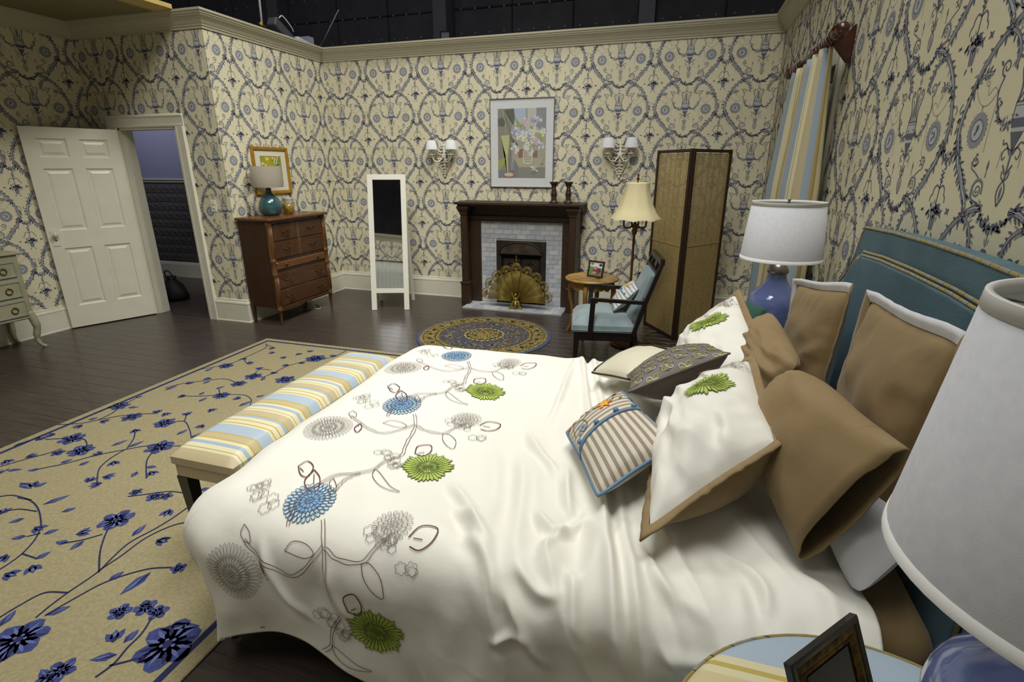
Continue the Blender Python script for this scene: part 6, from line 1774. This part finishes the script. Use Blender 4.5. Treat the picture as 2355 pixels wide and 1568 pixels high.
RUG_STEM = [[(-3.273,1.458),(-3.215,1.487),(-3.089,1.484),(-2.984,1.455),(-2.876,1.402),(-2.789,1.347),(-2.716,1.276),(-2.668,1.196),(-2.652,1.134),(-2.65,1.098)],[(-3.103,1.38),(-3.047,1.416),(-2.943,1.429)],[(-3.712,1.96),(-3.574,2.018),(-3.474,2.033),(-3.357,1.964),(-3.348,1.924)],[(-3.613,1.654),(-3.559,1.762),(-3.507,1.847),(-3.492,1.908)],[(-3.37,1.704),(-3.283,1.795),(-3.207,1.912),(-3.106,2.013),(-3.031,2.08),(-2.935,2.109),(-2.817,2.151)],[(-3.106,2.013),(-3.089,1.907),(-3.036,1.807),(-2.909,1.702)],[(-2.691,1.816),(-2.834,1.933),(-2.897,2.007),(-2.924,2.084)],[(-3.282,2.22),(-3.188,2.137),(-3.106,2.027)],[(-3.868,2.123),(-3.73,2.183),(-3.662,2.257),(-3.564,2.36),(-3.366,2.458)],[(-3.662,2.257),(-3.675,2.363),(-3.721,2.465),(-3.759,2.619)],[(-3.181,2.352),(-3.091,2.415),(-2.969,2.349),(-2.849,2.257)],[(-3.157,2.504),(-3.083,2.417)],[(-3.714,2.812),(-3.655,2.926),(-3.53,3.029),(-3.414,3.1),(-3.233,3.056)],[(-3.48,2.727),(-3.313,2.778),(-3.197,2.836),(-3.03,2.887),(-2.91,2.838),(-2.845,2.755)],[(-3.8,3.193),(-3.731,3.271),(-3.644,3.384),(-3.638,3.537),(-3.653,3.828),(-3.741,3.944)],[(-3.144,3.208),(-3.125,3.319),(-3.123,3.486),(-3.083,3.586),(-3.001,3.733),(-2.88,3.802),(-2.869,4.001)],[(-2.626,1.658),(-2.552,1.702),(-2.457,1.757),(-2.363,1.771)],[(-2.247,1.693),(-2.244,1.597),(-2.253,1.504),(-2.277,1.395),(-2.255,1.293),(-2.23,1.214),(-2.231,1.094),(-2.226,1.022),(-2.216,0.967)],[(-2.225,1.215),(-2.348,1.31),(-2.447,1.41),(-2.498,1.482)],[(-2.573,1.296),(-2.506,1.341),(-2.454,1.399)],[(-2.128,1.596),(-2.191,1.55),(-2.235,1.441),(-2.23,1.316),(-2.234,1.227)],[(-1.952,1.328),(-2.032,1.296),(-2.095,1.242),(-2.146,1.172),(-2.173,1.081),(-2.194,0.985)],[(-2.231,1.094),(-2.32,1.066),(-2.343,0.998),(-2.351,0.926)],[(-1.745,0.853),(-1.736,0.91),(-1.752,0.973),(-1.759,1.032),(-1.789,1.099)],[(-1.743,0.899),(-1.699,0.931),(-1.65,0.97)],[(-3.199,3.378),(-3.293,3.349),(-3.235,3.206)],[(-3.292,2.919),(-3.197,2.836)],[(-3.716,3.915),(-3.558,3.858)],[(-3.638,3.537),(-3.489,3.432),(-3.459,3.453)],[(-3.078,1.487),(-3.123,1.484),(-3.169,1.48)],[(-2.668,1.196),(-2.577,1.194)],[(-2.743,1.318),(-2.778,1.282)]]
# ---- the large floral rug
mat('rug_field', '9c926f', 0.95, col2='8d8363', scale=70, contrast=(0.35, 0.65), bump=0.004, bscale=130)
mat('rug_navy', '1f2450', 0.95, bump=0.003, bscale=130)
mat('rug_blue', '3a447c', 0.95, col2='2f3868', scale=60, bump=0.003, bscale=130)
mat('rug_light', '5a6396', 0.95, bump=0.003, bscale=130)
RX0, RX1, RY0, RY1, RT = -3.86, -1.46, 0.42, 4.09, 0.012
rug = thing('floral_rug', 'large beige rug with blue flowers and navy border line under the bench', 'rug', (0, 0, 0))
MB().box(RX0, RY0, 0.0005, RX1, RY1, RT, 0, 0.004).build('pile', 'rug_field', rug)
rb = MB()
for (a, w_) in ((0.058, 0.026),):
    x0, x1, y0, y1 = RX0 + a, RX1 - a, RY0 + a, RY1 - a
    rb.box(x0, y0, RT - .001, x1, y0 + w_, RT + 0.0012).box(x0, y1 - w_, RT - .001, x1, y1, RT + 0.0012).box(x0, y0 + w_, RT - .001, x0 + w_, y1 - w_, RT + 0.0012).box(x1 - w_, y0 + w_, RT - .001, x1, y1 - w_, RT + 0.0012)
rb.build('border_line', 'rug_navy', rug)
rk = random.Random(17)
RF = Flat()
BLUEM, LIGHTM, NAVYM = 0, 1, 2
for L in RUG_STEM:
    RF.stroke(L, 0.0075, 0.0065, NAVYM, 5)
def rug_flower(x, y, r):
    a0 = rk.uniform(0, 6)
    n = 6 if r > .05 else 5
    for i in range(n):
        a = a0 + 2 * PI * i / n
        RF.blob((x + r * .55 * math.cos(a), y + r * .55 * math.sin(a)), r * .46, r * .38, 9, BLUEM, a, .18)
    RF.blob((x, y), r * .55, None, 9, BLUEM, 0, .1)
    for i in range(n * 2):
        a = a0 + 0.3 + 2 * PI * i / (n * 2)
        RF.leaf((x + r * .30 * math.cos(a), y + r * .30 * math.sin(a)), a, r * .55, r * .14, LIGHTM if i % 3 else NAVYM)
    RF.blob((x, y), r * .16, None, 7, NAVYM, 0, .2)
    for i in range(5):
        a = a0 + 2 * PI * i / 5
        RF.blob((x + r * .2 * math.cos(a), y + r * .2 * math.sin(a)), r * .07, None, 6, LIGHTM)
for (x, y, r) in RUG_BIG: rug_flower(x, y, r)
for (x, y) in RUG_BUD:
    if y > RY1 - .1 or x < RX0 + .1: continue
    a = rk.uniform(0, 6.28)
    for d in (-.55, 0, .55): RF.leaf((x - .014 * math.cos(a), y - .014 * math.sin(a)), a + d, 0.058, 0.03, BLUEM)
    RF.leaf((x, y), a, 0.036, 0.012, LIGHTM)
    RF.leaf((x - .02 * math.cos(a), y - .02 * math.sin(a)), a, 0.03, 0.02, NAVYM)
for (x0, y0, x1, y1) in RUG_LEAF:
    L = math.hypot(x1 - x0, y1 - y0); a = math.atan2(y1 - y0, x1 - x0)
    L = min(max(L, .06), .24)
    RF.leaf((x0, y0), a, L, max(.035, L * .36), BLUEM)
    RF.leaf((x0 + .1 * L * math.cos(a), y0 + .1 * L * math.sin(a)), a, L * .8, L * .12, LIGHTM)
    RF.leaf((x0, y0), a + .12, L * .6, L * .10, NAVYM)
# the part of the rug beyond the photograph carries on in the same way
for (x, y) in ((-3.55, 1.42), (-3.25, 1.12), (-3.62, 0.95), (-2.95, 0.80), (-3.35, 0.66), (-2.55, 0.62)):
    rug_flower(x, y, rk.uniform(.055, .085))
    q = rk.uniform(-.12, .12)
    RF.stroke([(x, y), (x + q, y + .12), (x + q * .4, y + .24)], .007, .0065, NAVYM, 5)
    for d in (.08, .15, .22): RF.leaf((x + q * .7, y + d), rk.uniform(0, 6.28), .08, .032, BLUEM)
V, T, M_ = RF.arrays(); tri = T.ravel(); ly = np.repeat(M_, 3)
np_mesh('woven_flowers', np.stack([V[tri, 0], V[tri, 1], RT + 0.0012 + 0.0007 * ly], 1), np.arange(len(tri)).reshape(-1, 3), M_, ['rug_blue', 'rug_light', 'rug_navy'], rug, 'stuff')

# ---- round rug by the hearth
mat('rr_slate', '3f3f4c', 0.95, bump=0.002, bscale=150)
mat('rr_edge', '45506e', 0.95)
mat('rr_gold', '8c7a41', 0.95, col2='6d5f30', scale=60, bump=0.002, bscale=150)
mat('rr_pale', 'b09d62', 0.95)
mat('rr_dark', '2e2a1e', 0.95)
rr_ = thing('round_rug', 'round slate and gold oriental rug on the floor before the hearth', 'rug', (-1.80, 4.86, 0))
RRr = 0.69
MB().lathe([(0, 0.0005), (RRr, 0.0005), (RRr + .004, 0.004), (RRr, 0.009), (0, 0.0095)], 72, caps=False).build('pile', 'rr_edge', rr_)
Q = Flat(); rq = random.Random(23)
L0 = []
def lyr(v, f):
    s0 = len(Q.T); f(); L0.extend([v] * (len(Q.T) - s0))
lyr(0, lambda: Q.ring((0, 0), 0.0, RRr * .955, 72, 1))
lyr(1, lambda: (Q.ring((0, 0), RRr * .90, RRr * .91, 72, 4), Q.ring((0, 0), RRr * .72, RRr * .735, 72, 4), Q.ring((0, 0), RRr * .665, RRr * .675, 72, 4), Q.ring((0, 0), RRr * .738, RRr * .895, 72, 2), Q.ring((0, 0), 0, RRr * .66, 72, 0)))
def f2():
    for i in range(150):
        a = 2 * PI * i / 150 + rq.uniform(-.02, .02)
        for r in (.76, .80, .845, .88):
            Q.leaf((RRr * r * math.cos(a), RRr * r * math.sin(a)), rq.uniform(0, 6.28), .03, .013, rq.choice((1, 3, 4, 4, 1)))
    for i in range(90):
        a = 2 * PI * i / 90
        for r in (.70, .93): Q.leaf((RRr * r * math.cos(a), RRr * r * math.sin(a)), a + rq.uniform(-1, 1), .024, .012, rq.choice((3, 4, 0)))
    for i in range(24):
        a = 2 * PI * i / 24
        Q.blob((RRr * .815 * math.cos(a), RRr * .815 * math.sin(a)), .03, .022, 8, 4, a + PI / 2, .2); 
    for i in range(420):
        a, r = rq.uniform(0, 2 * PI), RRr * (.30 + .35 * rq.random() ** .7)
        Q.leaf((r * math.cos(a), r * math.sin(a)), rq.uniform(0, 6.28), .034, .011, rq.choice((1, 1, 3, 2)))
    for i in range(12):
        a = 2 * PI * i / 12
        for k in range(9): Q.leaf((RRr * .50 * math.cos(a) + rq.uniform(-.02, .02), RRr * .50 * math.sin(a) + rq.uniform(-.02, .02)), a + rq.uniform(-1.5, 1.5), .05, .014, rq.choice((1, 3)))
lyr(2, f2)
def f3():
    for i in range(24):
        a = 2 * PI * i / 24
        Q.blob((RRr * .27 * math.cos(a), RRr * .27 * math.sin(a)), .026, .022, 9, 3, a)
    Q.ring((0, 0), 0, RRr * .27, 48, 1)
lyr(3, f3)
def f4():
    for i in range(300):
        a, r = rq.uniform(0, 2 * PI), RRr * .26 * rq.random() ** .5
        Q.leaf((r * math.cos(a), r * math.sin(a)), a + rq.uniform(-.5, .5), .026, .012, rq.choice((4, 4, 3, 2)))
lyr(4, f4)
V, T, M_ = Q.arrays(); tri = T.ravel(); ly = np.repeat(np.array(L0), 3)
np_mesh('woven_pattern', np.stack([V[tri, 0], V[tri, 1], 0.0102 + 0.0007 * ly], 1), np.arange(len(tri)).reshape(-1, 3), M_, ['rr_slate', 'rr_gold', 'rr_gold', 'rr_pale', 'rr_dark'], rr_, 'stuff')

# ---- embroidery on the duvet and the flowered shams
mat('thread_grey', '746c66', 0.6); mat('thread_brown', '5d463a', 0.6); mat('thread_red', '5a1a2a', 0.6)
mat('thread_blue', '74a4d0', 0.6); mat('thread_sky', 'b3cfe3', 0.6); mat('thread_green', 'a9bd55', 0.6); mat('thread_olive', '5c6b22', 0.6); mat('thread_ink', '4a5058', 0.6)
EM = ['thread_sky', 'thread_green', 'thread_blue', 'thread_grey', 'thread_brown', 'thread_red', 'thread_olive', 'thread_ink']
SKY, GRN, BLU, GRY, BRW, RED, OLV, INK = range(8)
def densify(P, step=0.012):
    out = [P[0]]
    for p, q in zip(P[:-1], P[1:]):
        k = max(1, int(math.hypot(q[0] - p[0], q[1] - p[1]) / step))
        out += [(p[0] + (q[0] - p[0]) * i / k, p[1] + (q[1] - p[1]) * i / k) for i in range(1, k + 1)]
    return out
def petal(F, c, a, r0, L, w_, fill, line, lw=0.0016):
    ca, sa = math.cos(a), math.sin(a)
    out = [(r0, 0), (r0 + L * .35, w_ * .42), (r0 + L * .75, w_ * .5), (r0 + L * .97, w_ * .2), (r0 + L, 0), (r0 + L * .97, -w_ * .2), (r0 + L * .75, -w_ * .5), (r0 + L * .35, -w_ * .42)]
    pts = [(c[0] + p * ca - q * sa, c[1] + p * sa + q * ca) for p, q in out]
    if fill is not None:
        ss = (0.0, 0.18, 0.35, 0.55, 0.75, 0.9, 1.0); ww = (0.06, 0.25, 0.42, 0.48, 0.5, 0.38, 0.05)
        top = [(c[0] + (r0 + L * t) * ca - w_ * h * sa, c[1] + (r0 + L * t) * sa + w_ * h * ca) for t, h in zip(ss, ww)]
        bot = [(c[0] + (r0 + L * t) * ca + w_ * h * sa, c[1] + (r0 + L * t) * sa - w_ * h * ca) for t, h in zip(ss, ww)]
        tr = []
        for i in range(6): tr += [(i, i + 1, 7 + i), (i + 1, 8 + i, 7 + i)]
        F.tri(top + bot, tr, fill)
    F.stroke(densify(pts + [pts[0]]), lw, None, line, 1, False)
def mum(F, c, r, kind, seed=0):
    q = random.Random(seed)
    if kind == 'green':
        n = 34
        for i in range(n):
            a = 2 * PI * i / n
            petal(F, c, a, r * q.uniform(.25, .35), r * q.uniform(.55, .72), r * .145, GRN, OLV, .0019)
        for i in range(20):
            a = 2 * PI * i / 20 + .1
            petal(F, c, a, r * .05, r * .40, r * .10, GRN, OLV, .0017)
    elif kind == 'blue':
        for k, (ra, L, n, fill) in enumerate(((.70, .30, 30, SKY), (.50, .30, 26, SKY), (.32, .28, 20, BLU), (.14, .26, 13, BLU), (.0, .18, 8, BLU))):
            for i in range(n): petal(F, c, 2 * PI * (i + .5 * (k % 2)) / n, r * ra, r * L, r * .15, fill, INK)
    elif kind == 'greyL':
        for k, (ra, L, n) in enumerate(((.52, .48, 38), (.26, .40, 28), (.04, .34, 16))):
            for i in range(n): petal(F, c, 2 * PI * (i + .5 * (k % 2)) / n, r * ra, r * L, r * .10, None, GRY)
    else:
        for k, (ra, L, n) in enumerate(((.70, .30, 20), (.46, .30, 17), (.24, .28, 13), (.04, .24, 8))):
            for i in range(n): petal(F, c, 2 * PI * (i + .5 * (k % 2)) / n, r * ra, r * L, r * .17, None, GRY)
def lace(F, c, r, seed):
    q = random.Random(seed)
    for _ in range(3):
        x, y = c[0] + q.uniform(-r, r), c[1] + q.uniform(-r, r)
        R = q.uniform(.013, .02)
        ph = q.uniform(0, 6)
        F.stroke([(x + R * (.8 + .35 * abs(math.sin(3 * t + ph))) * math.cos(t), y + R * (.8 + .35 * abs(math.sin(3 * t + ph))) * math.sin(t)) for t in np.linspace(0, 2 * PI, 31)], .0016, None, GRY, 1, False)
def twin(F, L, m=BRW, w_=.0105):
    P = catmull(L, 6)
    D = np.gradient(P, axis=0); D /= np.linalg.norm(D, axis=1)[:, None] + 1e-9
    N = np.stack([-D[:, 1], D[:, 0]], 1)
    t = np.linspace(0, 14, len(P))[:, None]
    for s in (-1, 1): F.stroke(P + N * (s * w_ / 2 + .0014 * np.sin(t * (1.7 if s > 0 else 2.3))), .0022, None, m, 1, False)
E_ = Flat()
for k, (ox, oy) in enumerate(((-1.125, 2.58), (-1.105, 1.905), (-1.075, 1.215), (-1.06, 0.53))):
    for n_, x, y, r in EMB['flowers']:
        if oy + y < 0.62 or oy + y > 3.02: continue
        rr0 = r
        mum(E_, (ox + x, oy + y), rr0, n_, 5)
    for L in EMB['stems']: 
        L2 = [(ox + x, oy + y) for x, y in L]
        twin(E_, L2)
    for L in EMB['leaves_brown']:
        E_.stroke([(ox + x, oy + y) for x, y in L], .0024, None, BRW, 4)
    for L in EMB['leaves_red']:
        E_.stroke([(ox + x, oy + y) for x, y in L], .004, None, RED, 4)
        a, b = L[0], L[len(L) // 2]
        E_.stroke([(ox + a[0] * .8 + b[0] * .2, oy + a[1] * .8 + b[1] * .2), (ox + a[0] * .4 + b[0] * .6, oy + a[1] * .4 + b[1] * .6)], .003, None, RED, 1, False)
    for i, L in enumerate(EMB['lace']):
        for j, (x, y) in enumerate(L[:4]): lace(E_, (ox + x, oy + y), .024, i * 10 + j)
V, T, M_ = E_.arrays()
vb = V[T]
hemv = np.array([hem_b((0.52 - q) / 2.42) for q in vb[:, :, 0].mean(1)])
ok = (vb[:, :, 1].min(1) > hemv + 0.02) & (vb[:, :, 1].max(1) < 3.05) & (vb[:, :, 0].min(1) > -1.85)
T = T[ok]; M_ = M_[ok]
tri = T.ravel(); ly = np.repeat(M_, 3)
P = duvet_pt(V[tri, 0], V[tri, 1], 0.0028 + 0.0006 * np.minimum(ly, 3))
em = np_mesh('embroidery', P, np.arange(len(tri)).reshape(-1, 3), M_, EM, dv, 'stuff')
for data, sd in ((SH_N, 2), (SH_F, 3)):
    F = Flat(); Lu, Lv = data[2]
    # u runs from the far edge to the near edge, v from the foot side to the head side
    c = (Lu * .43, Lv * .70)
    mum(F, c, .088, 'green', sd)
    twin(F, [(Lu * .02, Lv * .30), (Lu * .10, Lv * .48), (Lu * .18, Lv * .62), (Lu * .16, Lv * .84), (Lu * .24, Lv * .93)], BRW, .007)
    twin(F, [(Lu * .18, Lv * .62), (Lu * .24, Lv * .66), (Lu * .28, Lv * .7)], BRW, .006)
    for q in ((.12, .92), (.20, .95), (.08, .86), (.16, .86), (.05, .42), (.04, .52)): lace(F, (Lu * q[0], Lv * q[1]), .018, int(q[0] * 100))
    F.stroke([(Lu * .06, Lv * .6), (Lu * .03, Lv * .66), (Lu * .05, Lv * .74), (Lu * .09, Lv * .7), (Lu * .06, Lv * .6)], .0022, None, BRW, 4)
    V, T, M_ = F.arrays(); F.M = list(M_)
    surf_print(data, F, EM, 'embroidery', 0.0055, 0.0004)
# scrollwork on the grey cushion
mat('dam_white', 'bdb8ac', 0.6); mat('dam_yellow', 'a59a35', 0.6); mat('dam_dark', '3a3531', 0.6)
F = Flat(); Lu, Lv = CU_G[2]; rd = random.Random(6)
for i in range(6):
    for j in range(6):
        cx_, cy_ = (i + .5 + .5 * (j % 2)) * Lu / 6, (j + .5) * Lv / 6
        for s in (-1, 1):
            for t_ in (-1, 1):
                pts = [(cx_ + s * .006, cy_), (cx_ + s * .016, cy_ + t_ * .012), (cx_ + s * .013, cy_ + t_ * .024), (cx_ + s * .004, cy_ + t_ * .02), (cx_ + s * .008, cy_ + t_ * .013)]
                pts = [(min(max(a, .004), Lu - .004), min(max(b, .004), Lv - .004)) for a, b in pts]
                F.stroke(pts, .0036, .0022, 1 if (s * t_ > 0) else 2, 4)
        if .02 < cx_ < Lu - .02:
            F.blob((cx_, cy_), .005, .009, 8, 2)
            F.ring((cx_, cy_), .020, .0225, 14, 0, 1.35)
surf_print(CU_G, F, ['dam_dark', 'dam_white', 'dam_yellow'], 'scroll_pattern', 0.0015, 0.0004)
# crewel flowers on the striped cushion
mat('crewel_orange', 'c8622a', 0.7); mat('crewel_yellow', 'd9a82a', 0.7); mat('crewel_red', 'a53a2a', 0.7); mat('crewel_green', '6d6b38', 0.7); mat('crewel_blue', '7d96bd', 0.7)
F = Flat(); Lu, Lv = CU_S[2]
def spot(x, y, r, m, n=6):
    for i in range(n): F.leaf((x, y), 2 * PI * i / n + .3, r, r * .5, m)
SW = lambda q: (Lu * .46 * (1 - (q[1] - .55) / .45), Lv * q[0])      # flower half lies on the u < 0.5 side
F.stroke([SW(q) for q in ((.06, .70), (.12, .86), (.25, .82), (.28, .68), (.20, .63), (.15, .72))], .004, None, 0, 6)
F.stroke([SW(q) for q in ((.28, .80), (.45, .90), (.62, .84), (.80, .90), (.93, .86))], .004, None, 0, 6)
for q in ((.1, .9), (.35, .9), (.5, .8), (.75, .8), (.85, .93), (.9, .8), (.2, .93)): F.leaf(SW(q), q[0] * 20, .03, .012, 0)
spot(*SW((.62, .80)), .044, 2); spot(*SW((.62, .80)), .034, 3); F.blob(SW((.62, .80)), .008, None, 8, 1)
for q in ((.84, .9), (.48, .93), (.36, .94), (.30, .96), (.05, .92)): spot(*SW(q), .018, 4 if q[0] > .3 else 2, 5)
for q in ((.17, .70), (.21, .72), (.16, .76), (.23, .66), (.13, .66)): spot(*SW(q), .012, 1, 5)
surf_print(CU_S, F, ['crewel_green', 'crewel_blue', 'crewel_orange', 'crewel_yellow', 'crewel_red'], 'crewel_flowers', 0.0022, 0.0004)
# twin of the striped cushion, on the armchair
CA, SA = math.cos(math.radians(10.3)), math.sin(math.radians(10.3))
def chair_pt(x, y, z): return (-0.54 + x * CA - y * SA, 4.58 + x * SA + y * CA, z)
stripes('ticking_blue', 'X', 0.034, [(0.0, 'd3d0c4'), (0.5, '7d86a0'), (0.62, 'a3a498'), (0.72, '7d86a0'), (0.84, 'd3d0c4')], 0.7, uv=True)
CU_A = pillow('ticking_cushion', 'pale blue ticking-stripe cushion with piping leaning on the armchair', [chair_pt(0.06, 0.14, 0.49), chair_pt(0.06, -0.17, 0.475), chair_pt(0.265, -0.13, 0.67), chair_pt(0.255, 0.17, 0.69)], 0.12, 'ticking_blue', 'cream_satin', 0.0, seed=71, wr=0.003, cat='cushion', uvmat=True)
seam_ring(CU_A, 0.005, 'blue_cord', 'piping')
surf_line(CU_A, [(0.0, 0.55), (0.5, 0.55), (1.0, 0.55)], 0.004, 'blue_cord', 'placket')
for t in (0.12, 0.5, 0.88):
    root, on, L, fr, B, nrm, cen = CU_A
    MB().ell(tuple(on(np.array(t), np.array(0.6), np.array(0.004)) - cen), 0.008, 8, 6).build('button', 'blue_cord', root)
F = Flat(); Lu, Lv = CU_A[2]
spot(Lu * .5, Lv * .82, .035, 3); spot(Lu * .5, Lv * .82, .02, 2); F.stroke([(Lu * .2, Lv * .85), (Lu * .5, Lv * .75), (Lu * .8, Lv * .85)], .004, None, 0, 5)
surf_print(CU_A, F, ['crewel_green', 'crewel_blue', 'crewel_orange', 'crewel_yellow', 'crewel_red'], 'crewel_flowers', 0.002, 0.0004)
